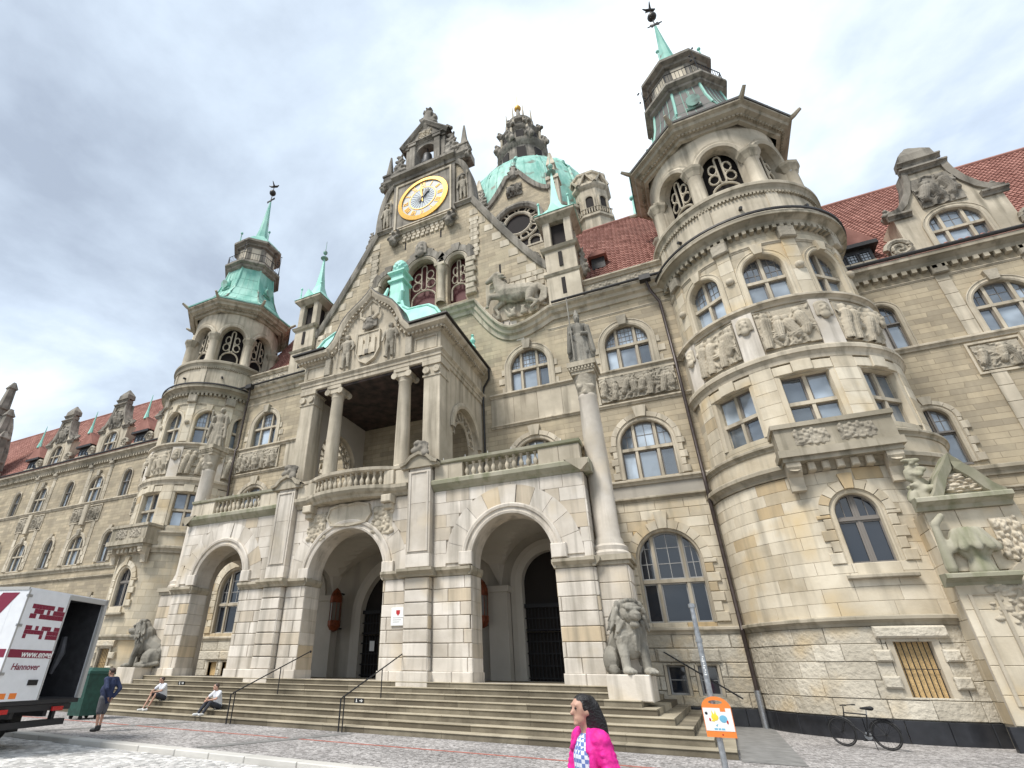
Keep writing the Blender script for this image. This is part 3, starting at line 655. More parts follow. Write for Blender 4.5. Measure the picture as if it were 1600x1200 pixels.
while y > 5.0:
    x = -16 + (row % 2) * .08
    while x < 13.5:
        wx = rk.uniform(.065, .095); bend = .10 * sin(x * 1.9 + row * .05)
        if x > -16 + (10.6 - y) * 0:
            d2 = (x + wx - 5) ** 2 * .15 + (y - 8.6) ** 2
            setts.append((d2, sett(x + wx, y + bend * .35, wx - .006, .068, rk.uniform(-.006, .008))))
        x += 2 * wx
    y -= .15; row += 1
setts.sort(key=lambda q: q[0])
for _, m in setts[:300]: m.build('granite_sett', 'granite_sett', rd)
r = MB()
for _, m in setts[300:]: r.join(m)
r.build('granite_setts', 'granite_sett', rd, kind='stuff')
kb = MB().box(-90, 90, 10.72, 10.98, -.4, -.06).build('kerb', 'joint_sand'); tag(kb, 'pale granite kerb between pavement and road', kind='structure')
x = -40; rk = random.Random(9)
while x < 30:
    ln = rk.uniform(1.1, 1.6); m = MB(); m.cbox(x + .006, x + ln - .006, 10.66, 11.02, -.3, .004 + rk.uniform(0, .006), .02, rk.gauss(.3, .4)); m.build('kerb_stone', 'granite_kerb', kb); x += ln
# entrance steps, eight risers, returning round both ends
ST = thing('entrance_steps', 'broad flight of worn grey stone steps leading up to the arches', 'steps', (0, 16.25, 0))
RI, TR = .175, .48
rk = random.Random(13)
for i in range(8):
    y0 = 16.25 + i * TR; hw = 14.65 - i * .46; z0, z1 = i * RI, (i + 1) * RI
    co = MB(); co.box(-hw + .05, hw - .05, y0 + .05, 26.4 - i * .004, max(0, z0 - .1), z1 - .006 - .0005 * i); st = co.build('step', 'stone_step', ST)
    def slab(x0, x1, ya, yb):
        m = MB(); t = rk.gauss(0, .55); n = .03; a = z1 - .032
        m.box(x0, x1, ya + n, yb, z0 + .002, a, t * .6 - .8); m.cbox(x0, x1, ya, yb, a, z1, .008, t * .6 + .9); return m  # risers toned darker, treads and nosings lighter: top light put into the tone
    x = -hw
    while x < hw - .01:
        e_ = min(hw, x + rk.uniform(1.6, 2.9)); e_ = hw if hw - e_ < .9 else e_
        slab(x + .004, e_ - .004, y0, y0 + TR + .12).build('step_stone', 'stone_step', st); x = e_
    for s in (-1, 1):
        yy = y0 + TR + .125
        while yy < 25.5:
            ye = min(25.9, yy + rk.uniform(1.7, 2.6)); m = MB(); t = rk.gauss(0, .5)
            xa, xb = sorted((s * hw, s * (hw - .6))); m.box(xa, xb, yy + .004, ye - .004, z0 + .002, z1, t); m.build('step_stone', 'stone_step', st); yy = ye
LZ = 8 * RI
# small pictogram signs on the steps
for x, y, z, i in ((2.62, 16.25 + 4 * TR - .012, .78, 0), (-7.9, 16.25 + 6 * TR - .012, 1.13, 1)):
    s = thing('step_sign', ('small black wheelchair pictogram plate with arrow fixed to step below the plaque', 'tiny black pictogram plate on the upper step beside the seated men')[i], 'sign', (x, y, z), local=True)
    MB().box(-.2, .2, 0, .012, -.075, .075).build('plate', 'iron', s)
    m = MB(); m.ell((-.1, -.004, .045), (.016, .003, .016)); m.box(-.115, -.085, -.004, 0, -.04, .03); m.box(-.13, -.06, -.004, 0, -.05, -.036); m.box(.03, .13, -.004, 0, -.012, .012); m.prism([(.1, -.05), (.17, 0), (.1, .05)], lambda s_, z_, d_: (s_, -d_, z_), 0, .004); m.build('pictogram', 'print_white', s)
# handrails
def handrail(x, label):
    h = thing('handrail', label, 'handrail', (x, 16.1, 0), group='handrails on the entrance steps')
    zt = lambda y: .98 + (y - 16.1) * RI / TR
    m = MB(); m.tube([(x, 15.95, .02), (x, 15.95, .93), (x, 16.05, .97), (x, 19.9, zt(19.9) + .0), (x, 20.15, zt(20) + .05)], .024, 8); m.build('rail', 'iron', h, smooth=True)
    for y, zb in ((16.15, 0), (18.4, RI * 5)): MB().tube([(x, y, zb), (x, y, zt(y))], .02, 8).build('post', 'iron', h, smooth=True)
    m = MB(); m.ell((x, 20.17, zt(20) + .05), (.05, .05, .05)); m.build('end_knob', 'iron', h, smooth=True)
handrail(-1.45, 'thin black iron handrail left of the middle arch'); handrail(3.4, 'thin black iron handrail below the white plaque')
# ------------------------------------------------------------------ the town hall
stone('stone_warm_coursed', (.44, .375, .27), (.64, .585, .48), dark=(.25, .23, .19), dirt=.3, streak=.4, brick=(1.1, .45), spot=(.58, .46, .29))
TH = thing('town_hall', 'huge pale sandstone town hall with turrets, clock gable and arched porch', 'town hall', (0, 26.5, 0))
YM, YP, YW = 26.5, 20.2, 30.5
FM = flat(YM)
def sub(name, me, parent, loc=None):
    o = bpy.data.objects.new(name, me); col.objects.link(o); o.parent = parent
    if loc is not None: o.location = loc
    return o
# ---- windows: stone mullions (the window itself), wooden frame and one pane for each light
WM = {}
def winmesh(key, w, hs, rise, mull, trans, bars=(0, 0), mt=.13, stone_mat='stone_trim', glass='glass', lowbars=(0, 0), fr='frame_wood', mdep=.16):
    op = Op(0, w, 0, hs, rise); M = lambda s, z, d: (s, -d, z)
    st = MB(); fm = MB(); panes = []
    top = hs + rise
    xs = [-w / 2] + sorted(mull) + [w / 2]
    for x in mull: st.prism([(x - mt / 2, 0), (x + mt / 2, 0), (x + mt / 2, op.top(x + mt / 2)), (x - mt / 2, op.top(x - mt / 2))], M, -.02, mdep)
    if trans: st.prism([(-w / 2, trans - mt * .6), (w / 2, trans - mt * .6), (w / 2, trans + mt * .6), (-w / 2, trans + mt * .6)], M, -.02, mdep + .03)
    st.prism([(-w / 2 - .02, -.09), (w / 2 + .02, -.09), (w / 2 + .02, .02), (-w / 2 - .02, .02)], M, -.05, mdep + .12)
    zs = [0.02] + ([trans] if trans else []) + [top]
    for a, b in zip(xs, xs[1:]):
        a2 = a + (mt / 2 if a > -w / 2 else .0); b2 = b - (mt / 2 if b < w / 2 else .0)
        for k, (c, d) in enumerate(zip(zs, zs[1:])):
            lo = c + (mt * .6 if c == trans else 0); hi = d - (mt * .6 if d == trans else 0)
            n = 8 if (d == top and rise) else 1
            tp = [(a2 + (b2 - a2) * i / n, min(hi, op.top(a2 + (b2 - a2) * i / n))) for i in range(n + 1)]
            poly = [(b2, lo), (a2, lo)] + [p for p in tp if p[1] > lo + .01]
            if len(poly) < 4: continue
            panes.append(MB().add([M(x, z, .0) for x, z in poly], [tuple(range(len(poly)))]).mesh('pane', glass))
            cx = sum(p[0] for p in poly) / len(poly); cz = sum(p[1] for p in poly) / len(poly); f = .065
            inn = [(x + (cx - x) * min(.6, f / max(.05, abs(cx - x) + 1e-6)) * (1 if abs(cx - x) > .02 else 0), z + (cz - z) * min(.6, f / max(.05, abs(cz - z) + 1e-6))) for x, z in poly]
            m = len(poly)
            fm.add([M(x, z, .06) for x, z in poly] + [M(x, z, .06) for x, z in inn] + [M(x, z, .004) for x, z in inn], [(i, (i + 1) % m, m + (i + 1) % m, m + i) for i in range(m)] + [(m + i, m + (i + 1) % m, 2 * m + (i + 1) % m, 2 * m + i) for i in range(m)])
            nb = bars if k == len(zs) - 2 else lowbars
            for i in range(1, nb[0]): x = a2 + (b2 - a2) * i / nb[0]; fm.prism([(x - .014, lo), (x + .014, lo), (x + .014, min(hi, op.top(x))), (x - .014, min(hi, op.top(x)))], M, .003, .02)
            for i in range(1, nb[1]):
                z = lo + (hi - lo) * i / nb[1]; hw = w / 2 * sqrt(max(0, 1 - ((z - hs) / rise) ** 2)) if rise and z > hs else w / 2
                xa, xb = max(a2, -hw), min(b2, hw)
                if xb > xa + .05: fm.prism([(xa, z - .014), (xb, z - .014), (xb, z + .014), (xa, z + .014)], M, .003, .02)
    if not mull and not trans: pass
    WM[key] = (st.mesh('window', stone_mat), fm.mesh('frame', fr), panes)
def window(key, x, y, z, rz=0, parent=None):
    st, fm, panes = WM[key]
    o = obj('window', st, parent or TH, loc=(x, y, z), rz=rz); sub('frame', fm, o)
    for p in panes: sub('pane', p, o)
    return o
winmesh('tri3', 2.35, 1.65, 1.2, (-.5, .5), 1.55, (4, 4))
winmesh('tri2', 2.5, 1.85, 1.25, (-.52, .52), 1.6, (2, 2))
winmesh('ground', 2.6, 2.6, 1.35, (-.62, .62), 1.75, (2, 3), glass='glass_dark', fr='frame_light')
winmesh('base', .72, 1.1, 0, (), 0, (1, 2), glass='glass_dark', fr='frame_light')
winmesh('tcross', 1.75, 2.4, 0, (0,), 1.15, (1, 1))
winmesh('tarch', 1.7, 2.0, .85, (0,), 1.45, (3, 3))
winmesh('tground', 1.15, 1.75, .72, (), 0, (1, 1), glass='glass_dark')
winmesh('tground2', 1.3, 1.75, .7, (0,), 1.55, (2, 1), glass='glass_dark', mt=.07, stone_mat='frame_wood', mdep=.08)
winmesh('wing_wide', 2.3, 1.65, 1.15, (-.5, .5), 1.5, (2, 2))
winmesh('wing_thin', 1.25, 2.2, .62, (0,), 1.6, (2, 2), mt=.06, stone_mat='frame_wood')
winmesh('dorm', 2.2, 1.35, .95, (-.5, .5), 1.05, (2, 2))
winmesh('dormer', .55, .85, 0, (), 0, (3, 4), fr='iron', glass='glass')
def surround(parent, op, M, d=.09, wd=.3, mat='stone_trim', name='surround', foot=True):
    """moulded architrave round an opening"""
    m = MB(); m.ring(op.outline(20), [(-.02, -.1), (-.0, d * .6), (wd * .3, d), (wd * .45, d * .75), (wd * .8, d * .8), (wd * .85, d * 1.15), (wd, d * 1.1), (wd, -.02)], M)
    return m.build(name, mat, parent)
def quoins(parent, op, M, d=.1, a=.32, b=.55, h=.42, n=9, mat='stone_trim', key=1.0, j=.02):
    """rusticated jamb stones alternating long and short, and voussoirs"""
    z = op.z0; i = 0
    while z < op.zs - .05:
        z1 = min(op.zs, z + h); ww = b if i % 2 == 0 else a
        for s in (-1, 1):
            x0, x1 = sorted((op.c + s * op.w / 2, op.c + s * (op.w / 2 + ww)))
            mb, ar = block(x0, x1, z + j / 2, z1 - j / 2, [], M, d, random.gauss(.1, .5), .025); mb.build('surround_stone', mat, parent)
        z = z1; i += 1
    if op.rise:
        for ar, mb in voussoirs(op.c, op.zs, op.w / 2, op.w / 2 + a + .04, n, M, d, -.02, 1.22, 0, op.rise, j): mb.build('surround_stone', mat, parent)
def cornice(parent, z0, z1, d, s0, s1, M, mat='stone_trim', ds=99, name='cornice', dent=None, t=0):
    m = MB(); m.sweep(CORN(z0, z1, d), cyl_s(s0, s1, ds) if ds < 50 else [s0, s1], M, t)
    if dent:
        w_, h_ = dent; dentils(m, s0 + .05, s1 - .05, z0 - h_, z0 - .005, .0, d * .5, w_, w_ * .9, M, t)
    return m.build(name, mat, parent)
# ================= main block
OPS = []
def O(*a): o = Op(*a); OPS.append(o); return o
for s in (-1, 1):
    O(s * 13.5, 2.6, 3.75, 6.35, 1.35); O(s * 13.5, 2.5, 10.4, 12.25, 1.25); O(s * 13.5, 2.35, 16.78, 18.43, 1.2)
    O(s * 7.75, 2.5, 10.4, 12.25, 1.25); O(s * 7.75, 2.35, 16.78, 18.43, 1.2)
    O(s * 12.95, .72, 1.0, 2.1); O(s * 14.15, .72, 1.0, 2.1); O(s * 8.0, 3.2, LZ, 5.7, 1.6)
O(0, 6.5, LZ, 4.5, 2.9); O(0, 3.0, 9.36, 12.6, 1.5)
wall = MB(); strips(wall, -16.6, 16.6, 10.2, 21.9, [o for o in OPS if o.zs > 10], FM, 4, 0, .45)
MW = wall.build('upper_wall', 'stone_grey', TH)
wall = MB(); strips(wall, -16.6, 16.6, 3.5, 10.2, [o for o in OPS if 3 < o.zs and o.z0 < 9.9], FM, 4, 0, .45); GW = wall.build('ground_floor_wall', 'stone_mortar', TH)
wall = MB(); strips(wall, -16.6, 16.6, 0, 3.5, [o for o in OPS if o.z0 < 3], FM, 4, 0, .45); BW = wall.build('base_wall', 'stone_mortar', TH)
core = MB(); core.box(-16.4, 16.4, YM + .8, YM + 14, .1, 21.7); core.box(-75, -16, YW + .8, YW + 14, .1, 21.6); core.box(16, 75, YW + .8, YW + 14, .1, 21.6); core.build('black_filler', 'dark_void', TH)  # near-black solids added behind the walls to block sky and light
rk = random.Random(21); bl = []
gops = [o for o in OPS if 3 < o.z0 < 4]
for s in (-1, 1):
    a, c = sorted((s * 11.3, s * 16.3))
    bl += courses(a, c, 3.56, 9.2, .47, 1.15, [o.grown(.34) if True else o for o in gops], FM, .05, rnd=rk)
masonry(GW, bl, 'stone_warm', 200)
bl = []
bops = [o for o in OPS if o.z0 < 1.2 and o.zs < 3]
for s in (-1, 1):
    a, c = sorted((s * 11.6, s * 16.3)); bl += courses(a, c, .62, 3.28, .53, 1.15, [o.grown(.14) for o in bops], FM, .09, rnd=rk, dv=.02, c=.03, joint=.02)
masonry(BW, bl, 'stone_rough', 120)
m = MB()
for s in (-1, 1):
    a, c = sorted((s * 11.6, s * 16.3)); x = a
    while x < c - .1: e_ = min(c, x + 1.2); mb = MB(); mb.cbox(x + .004, e_ - .004, YM - .13, YM + .02, 0, .6, .012, random.gauss(0, .5)); mb.build('plinth_slab', 'black_granite', BW); x = e_
for s in (-1, 1):
    a, c = sorted((s * 5.2, s * 16.4))
    cornice(MW, 10.05, 10.32, .2, *sorted((s * 11.2, s * 16.4)), FM); cornice(MW, 9.18, 9.4, .22, *sorted((s * 11.2, s * 16.4)), FM, 'stone_mould')
    cornice(MW, 14.5, 14.7, .14, a, c, FM); cornice(MW, 16.5, 16.76, .22, a, c, FM); cornice(BW, 3.28, 3.56, .22, *sorted((s * 11.2, s * 16.4)), FM, 'stone_trim')
    x0, x1 = sorted((s * 5.2, s * 11)); q = 4
    for i in range(q):       # plain frieze slabs beside the loggia
        mb = MB(); w_ = (x1 - x0) / q; mb.cbox(x0 + i * w_ + .005, x0 + (i + 1) * w_ - .005, YM - .06, YM, 14.72, 16.49, .01, random.gauss(.0, .4)); mb.build('frieze_slab', 'stone_trim', MW)
    obj('relief_panel', SC['relief_long'], MW, loc=(s * 13.65, YM - .1, 15.6))
    m = MB(); m.ring([(s * 13.65 - 2.1, 14.75), (s * 13.65 - 2.1, 16.45), (s * 13.65 + 2.1, 16.45), (s * 13.65 + 2.1, 14.75)], [(-.12, 0), (-.12, .12), (.03, .12), (.03, 0)], FM); m.build('panel_frame', 'stone_trim', MW)
    cornice(MW, 20.55, 20.68, .06, *sorted((s * 9.2, s * 16.4)), FM, 'stone_trim')
    for x, key, z in ((13.5, 'ground', 3.75), (13.5, 'tri2', 10.4), (7.75, 'tri2', 10.4), (13.5, 'tri3', 16.78), (7.75, 'tri3', 16.78), (12.95, 'base', 1.0), (14.15, 'base', 1.0)):
        if key == 'base' and s < 0:
            pass
        o_ = window(key, s * x, YM + .3, z)
        op = next(o for o in OPS if abs(o.c - s * x) < .01 and abs(o.z0 - z) < .01)
        if key == 'tri3':
            surround(o_, op, FM, .1, .38)
            for k in (0, 1, 2): 
                for q in (-1, 1):
                    xa, xb = sorted((s * x + q * 1.55, s * x + q * (1.95 if k % 2 else 1.75))); mb = MB(); mb.cbox(xa, xb, YM - .05, YM + .01, 16.8 + k * .62, 17.2 + k * .62, .01, .3); mb.build('surround_stone', 'stone_trim', o_)
            mb = MB(); mb.prism([(s * x - .2, 19.55), (s * x + .2, 19.55), (s * x + .28, 20.2), (s * x - .28, 20.2)], FM, 0, .3); mb.build('keystone', 'stone_carved', o_)
        elif key == 'tri2': surround(o_, op, FM, .07, .2); quoins(o_, op.grown(.2), FM, .12, .22, .36, .38, 9)
        elif key == 'ground': surround(o_, op, FM, .08, .14); quoins(o_, op.grown(.12), FM, .15, .34, .52, .4, 11, 'stone_warm')
        elif key == 'base':
            m = MB(); m.ring([(op.l, op.z0), (op.l, op.zs), (op.r, op.zs), (op.r, op.z0)], [(-.0, -.3), (0, .06), (.12, .1), (.12, 0)], FM); m.build('surround', 'stone_trim', o_)
            mb, ar = block(op.l - .26, op.r + .22, op.zs + .12, op.zs + .62, [], FM, .2, .2, .05); mb.build('lintel', 'stone_rough', o_)
            if s < 0: mb = MB(); mb.box(op.l + .02, op.r - .02, YM + .16, YM + .18, op.z0, op.zs); mb.build('boarding', 'chipboard', o_)
# head cornice that dips and climbs over the middle of the front
path = [(-16.5, 22.0), (-9.6, 22.0)]
half = []
for i in range(0, 25):
    k = i / 24; x = 9.4 - 4.9 * k
    z = 22.0 - .75 * sin(min(1, k / .47) * pi / 2) if k < .47 else 21.25 + 3.05 * (1 - cos((k - .47) / .53 * pi * .62)) / (1 - cos(pi * .62))
    half.append((x, z))
path = [(-16.5, 22.0)] + [(-x, z) for x, z in half] + [(x, z) for x, z in half[::-1]] + [(16.5, 22.0)]
PR = [(-.75, 0), (-.75, .1), (-.5, .16), (-.42, .34), (-.22, .4), (-.12, .62), (0, .66), (.06, .6), (.08, -.2)]
m = MB(); m.ring(path, PR, FM); HC = m.build('head_cornice', 'stone_trim', TH)
m = MB()
for (xa, za), (xb, zb) in zip(path, path[1:]):
    n = max(1, int(sqrt((xb - xa) ** 2 + (zb - za) ** 2) / .34)); 
    for i in range(n):
        x = xa + (xb - xa) * (i + .5) / n; z = za + (zb - za) * (i + .5) / n
        m.box(x - .09, x + .09, YM - .36, YM - .1, z - .42, z - .24)
m.build('dentils', 'stone_trim', HC, kind='stuff')
for s in (-1, 1): mm = MB(); mm.tube([(s * 9.7, YM - .72, 22.12), (s * 16.4, YM - .72, 22.1)], .085, 8); mm.build('gutter', 'gutter', HC)
# ---- stepped blocks under the climbing cornice
for s in (-1, 1):
    for i in range(7):
        x = 4.6 + i * .42; z = 22.9 - i * .36; mb = MB(); xa, xb = sorted((s * x, s * (x + .5))); mb.cbox(xa, xb, YM - .04, YM + .01, z - .35, z + .9, .01, .5); mb.build('stepped_stone', 'stone_pale', MW)
# ---- gable
def gz(x):
    a = abs(x)
    if a > 4.4: return 25.6 + 9.2 * max(0, (9.7 - a) / 5.3) ** 1.12
    if a > 2.95: return 34.8 + 5.2 * sqrt(max(0, 1 - ((a - 2.95) / 1.45) ** 2))
    return 40.0
GO = [Op(0, 2.5, 25.0, 28.9, 1.25), Op(2.95, 1.5, 25.0, 28.75, .75), Op(-2.95, 1.5, 25.0, 28.75, .75)]
gsv = [9.7 - 5.3 * i / 10 for i in range(11)] + [4.4 - 1.45 * (1 - cos(pi / 2 * i / 8)) for i in range(9)]
class Cut(Op):
    def cuts(s): return [x for x in gsv] + [-x for x in gsv]
m = MB(); strips(m, -9.7, 9.7, 21.9, 60, GO + [Cut(0, 0, 99, 99)], FM, 99, 0, .6, zt=gz, reveal=False)
strips(MB(), 0, 1, 0, 1, [], FM)
for o in GO:
    p = o.outline()
    for (xa, za), (xb, zb) in zip(p, p[1:] + p[:1]): m.quad(FM(xa, za, 0), FM(xb, zb, 0), FM(xb, zb, -.6), FM(xa, za, -.6))
pts = [(-x, gz(x)) for x in gsv] + [(x, gz(x)) for x in gsv[::-1]]
m.add([FM(x, z, -.9) for x, z in pts + [(9.7, 21.5), (-9.7, 21.5)]], [tuple(range(len(pts) + 2))])
for (xa, za), (xb, zb) in zip(pts, pts[1:]): m.quad(FM(xa, za, 0), FM(xb, zb, 0), FM(xb, zb, -.9), FM(xa, za, -.9))
GA = m.build('gable', 'stone_grey', TH)
for s in (-1, 1):
    m = MB(); q = [(s * x, gz(x)) for x in gsv]; q = q if s < 0 else q[::-1]
    m.ring(q, [(-.28, 0), (-.28, .18), (-.1, .26), (.12, .3), (.2, .2), (.2, -.95), (0, -.95)], FM); m.build('coping', 'stone_soot', GA)
    for i in range(8):
        x = 8.9 - i * .58; z = gz(x) - .25; xa, xb = sorted((s * (x - .75), s * (x - .05))); mb = MB(); mb.cbox(xa, xb, YM - .035, YM + .01, z - .75 + (i % 2) * .1, z - .05, .01, random.gauss(.1, .5)); mb.build('edge_stone', 'stone_trim', GA)
    for i, (x, z) in enumerate(((8.9, 26.9), (6.6, 30.7))): obj('finial_knob', SC['knob'], GA, loc=(s * x, YM + .2, gz(x) + .05), sc_=(.8, .8, .9))
    for z in (30.5, 31.3, 32.1, 32.9, 33.7):   # pale pilaster strips of stones
        for q in (0, 1): mb = MB(); w_ = .28 + .1 * q; mb.cbox(s * 4.45 - w_, s * 4.45 + w_, YM - .12, YM + .01, z - .6 + q * .4 - 1.2, z - .22 + q * .4 - 1.2, .012, random.gauss(.2, .5)); mb.build('pilaster_stone', 'stone_trim', GA)
# gable windows: rusticated arches, columns, tracery, balcony
def tracery(parent, c, w, zb, zs, M, d, r=.055, mat='stone_trim'):
    """small arch below, a long slot and paired loops above"""
    m = MB(); a = w / 2
    def tb(pts, closed=False, rr=r):
        P = [M(c + x, z, d) for x, z in pts]
        m.tube(P + ([P[0]] if closed else []), rr, 6)
    zc = zb + (zs - zb) * .30; k = a * .88
    tb([(-k, zb), (-k, zc)] + [(-k * cos(pi * i / 12), zc + k * .8 * sin(pi * i / 12)) for i in range(13)] + [(k, zb)], rr=r * 1.25)
    zt_ = zs + a * .86; zl = zc + k * .8 + .08
    sl = lambda x0, z0, z1, ww: [(x0 - ww, z0 + ww), (x0 - ww, z1 - ww)] + [(x0 - ww * cos(pi * i / 6), z1 - ww + ww * sin(pi * i / 6)) for i in range(1, 7)] + [(x0 + ww, z0 + ww)] + [(x0 + ww * cos(pi * i / 6), z0 + ww - ww * sin(pi * i / 6)) for i in range(1, 6)]
    tb(sl(0, zl, zt_, a * .19), True)
    for s in (-1, 1):
        for q in range(2):
            z = zl + (zt_ - zl) * (.2 + .36 * q); x = s * a * (.52 - .06 * q)
            tb([(x + a * (.33 - .07 * q) * cos(2 * pi * i / 12), z + (zt_ - zl) * .17 * sin(2 * pi * i / 12)) for i in range(12)], True)
    return m.build('tracery', mat, parent, smooth=True)
for i, o in enumerate(GO):
    big = i == 0
    for ar, mb in voussoirs(o.c, o.zs, o.w / 2 + .22, o.w / 2 + .75, 9 if big else 7, FM, .2, 0, 1.15, .18, o.rise + .22): mb.build('arch_stone', 'stone_soot', GA)
    m = MB(); m.ring(o.outline(18, False), [(-.05, -.3), (-.05, .1), (.1, .2), (.2, .14), (.22, -.02)], FM); m.build('arch_moulding', 'stone_trim', GA)
    tracery(GA, o.c, o.w - .2, 25.6, o.zs, FM, -.45)
mb = MB(); mb.box(-4.2, 4.2, YM + .75, YM + .8, 24.6, 30.6); mb.build('window_backing', 'oxblood', GA)
for x in (-1.72, 1.72): m = MB(); m.lathe([(.36, 25.2), (.36, 25.5), (.28, 25.6), (.25, 27.9), (.3, 28.0), (.36, 28.3), (.42, 28.6)], (x, YM - .1), 16); m.box(x - .42, x + .42, YM - .5, YM + .3, 28.6, 28.85); m.build('column', 'stone_trim', GA, smooth=True)
for s in (-1, 1):
    for i in range(7):
        xa, xb = sorted((s * 3.75, s * (4.4 if i % 2 else 4.55))); mb, ar = block(xa, xb, 25.2 + i * .5, 25.67 + i * .5, [], FM, .3, random.gauss(0, .5), .06); mb.build('jamb_stone', 'stone_trim', GA)
obj('keystone_mask', SC['head'], GA, loc=(0, YM - .25, 30.4), sc_=(1.25, 1.1, 1.5))
for x, z in ((-1.6, 32.3), (1.6, 32.3), (-6.3, 26.8), (6.3, 26.8)): MB().box(x - .07, x + .07, YM - .01, YM + .02, z - .4, z + .4).build('slit', 'dark_void', GA)
# clock stage
CLK = MB(); CLK.box(-2.95, 2.95, YM - .22, YM, 34.0, 39.9); CS = CLK.build('clock_stage', 'stone_soot', TH)
m = MB(); m.ring([(-2.6, 34.3), (-2.6, 39.5), (2.6, 39.5), (2.6, 34.3)], [(-.12, .2), (-.12, .32), (.1, .36), (.1, .2)], FM, closed=True); m.build('frame', 'stone_trim', CS)
CK = MB(); CC = (0, 36.85); yk = YM - .24
def ringdisc(r0, r1, d0, d1, n=48):
    m = MB(); rings = [[(r * sin(2 * pi * i / n), yk - d, CC[1] + r * cos(2 * pi * i / n)) for i in range(n)] for r, d in ((r0, 0), (r0, d1), (r1, d0), (r1, 0))]; return m.loft(rings, True, False)
def disc(r, d, n=48):
    m = MB(); m.add([(r * sin(2 * pi * i / n), yk - d, CC[1] + r * cos(2 * pi * i / n)) for i in range(n)], [tuple(range(n))]); return m
ck = disc(2.32, .05).build('clock', 'dial_white', TH); ck['label'] = 'round gilded clock with Roman numerals and blue centre'
ringdisc(1.98, 2.36, .1, .16).build('gold_rim', 'gold', ck, smooth=True); ringdisc(1.18, 1.26, .09, .09).build('gold_ring', 'gold', ck)
disc(1.18, .07).build('dial_centre', 'dial_blue', ck)
mm = MB()
def stroke(m, cx, cz, ang, x0, z0, x1, z1, wd):
    P = lambda x, z: (cx + x * cos(ang) + z * sin(ang), cz - x * sin(ang) + z * cos(ang)); dx, dz = x1 - x0, z1 - z0; k = sqrt(dx * dx + dz * dz); nx, nz = -dz / k * wd / 2, dx / k * wd / 2
    m.prism([P(x0 + nx, z0 + nz), P(x1 + nx, z1 + nz), P(x1 - nx, z1 - nz), P(x0 - nx, z0 - nz)], lambda s, z, d: (s, yk - d, z), .05, .085)
NUM = ['XII', 'I', 'II', 'III', 'IIII', 'V', 'VI', 'VII', 'VIII', 'IX', 'X', 'XI']
for i, nme in enumerate(NUM):
    a = 2 * pi * i / 12; m = MB(); cx, cz = 1.62 * sin(a), CC[1] + 1.62 * cos(a); x = -sum({'I': .13, 'V': .24, 'X': .24}[c] for c in nme) / 2
    for c in nme:
        w_ = {'I': .13, 'V': .24, 'X': .24}[c]; q = x + w_ / 2; x += w_
        if c == 'I': stroke(m, cx, cz, a, q, -.23, q, .23, .055)
        elif c == 'V': stroke(m, cx, cz, a, q - .09, .23, q, -.23, .055); stroke(m, cx, cz, a, q + .09, .23, q, -.23, .03)
        else: stroke(m, cx, cz, a, q - .09, .23, q + .09, -.23, .055); stroke(m, cx, cz, a, q + .09, .23, q - .09, -.23, .03)
    m.build('numeral', 'gold' if i % 2 == 0 else 'gold', ck)
for k in range(24): a = 2 * pi * k / 24; stroke(mm, 0, CC[1], a, 0, .25, 0, 1.1, .03)
mm.build('dial_rays', 'iron', ck)
for ang, ln, wd, mt_ in ((-.12, 1.5, .16, 'gold'), (.62, 1.05, .22, 'iron')):
    m = MB(); f = lambda s, z, d: (s * cos(ang) + z * sin(ang), yk - d, CC[1] - s * sin(ang) + z * cos(ang))
    m.prism([(-wd * .3, -.5), (wd * .3, -.5), (wd * .5, ln * .6), (wd * 1.1, ln * .7), (0, ln), (-wd * 1.1, ln * .7), (-wd * .5, ln * .6)], f, .13, .17); m.build('clock_hand', mt_, ck)
for s in (-1, 1):
    m = MB(); m.ring([(s * 3.62 - .48 * s, 34.9), (s * 3.62 - .48 * s, 37.6)][::1] + [(s * 3.62 - s * .48 * cos(pi * i / 8), 37.6 + .5 * sin(pi * i / 8)) for i in range(1, 9)] + [(s * 3.62 + .48 * s, 34.9)], [(-.1, .0), (-.1, .15), (.08, .15), (.08, 0)], FM); m.build('niche_frame', 'stone_soot', CS)
    g_ = obj('niche_figure', SC['guard'], CS, loc=(s * 3.62, YM - .15, 35.0), sc_=(1.05, .8, 1.25))
    mb = MB(); mb.sweep(CORN(34.45, 34.8, .35), [s * 3.62 - .75, s * 3.62 + .75], FM); mb.build('niche_shelf', 'stone_soot', CS)
    obj('volute', SC['scroll_group'], CS, loc=(s * 5.15, YM + .15, 33.7), sc_=(.7, .6, .75)); obj('corbel_beast', SC['corbel_beast'], CS, loc=(s * 2.55, YM - .35, 32.7), sc_=(1.25, 1.1, 1.1))
m = MB(); m.sweep(CORN(33.7, 34.05, .4), [-3.0, 3.0], FM); m.build('clock_shelf', 'stone_trim', CS)
m = MB()
for i in range(9):
    for j in range(3): m.box(-1.9 + i * .43 + (j % 2) * .1, -1.6 + i * .43 + (j % 2) * .1, YM - .12, YM, 32.75 + j * .32, 33.0 + j * .32)
m.build('chequer_stones', 'stone_trim', CS)
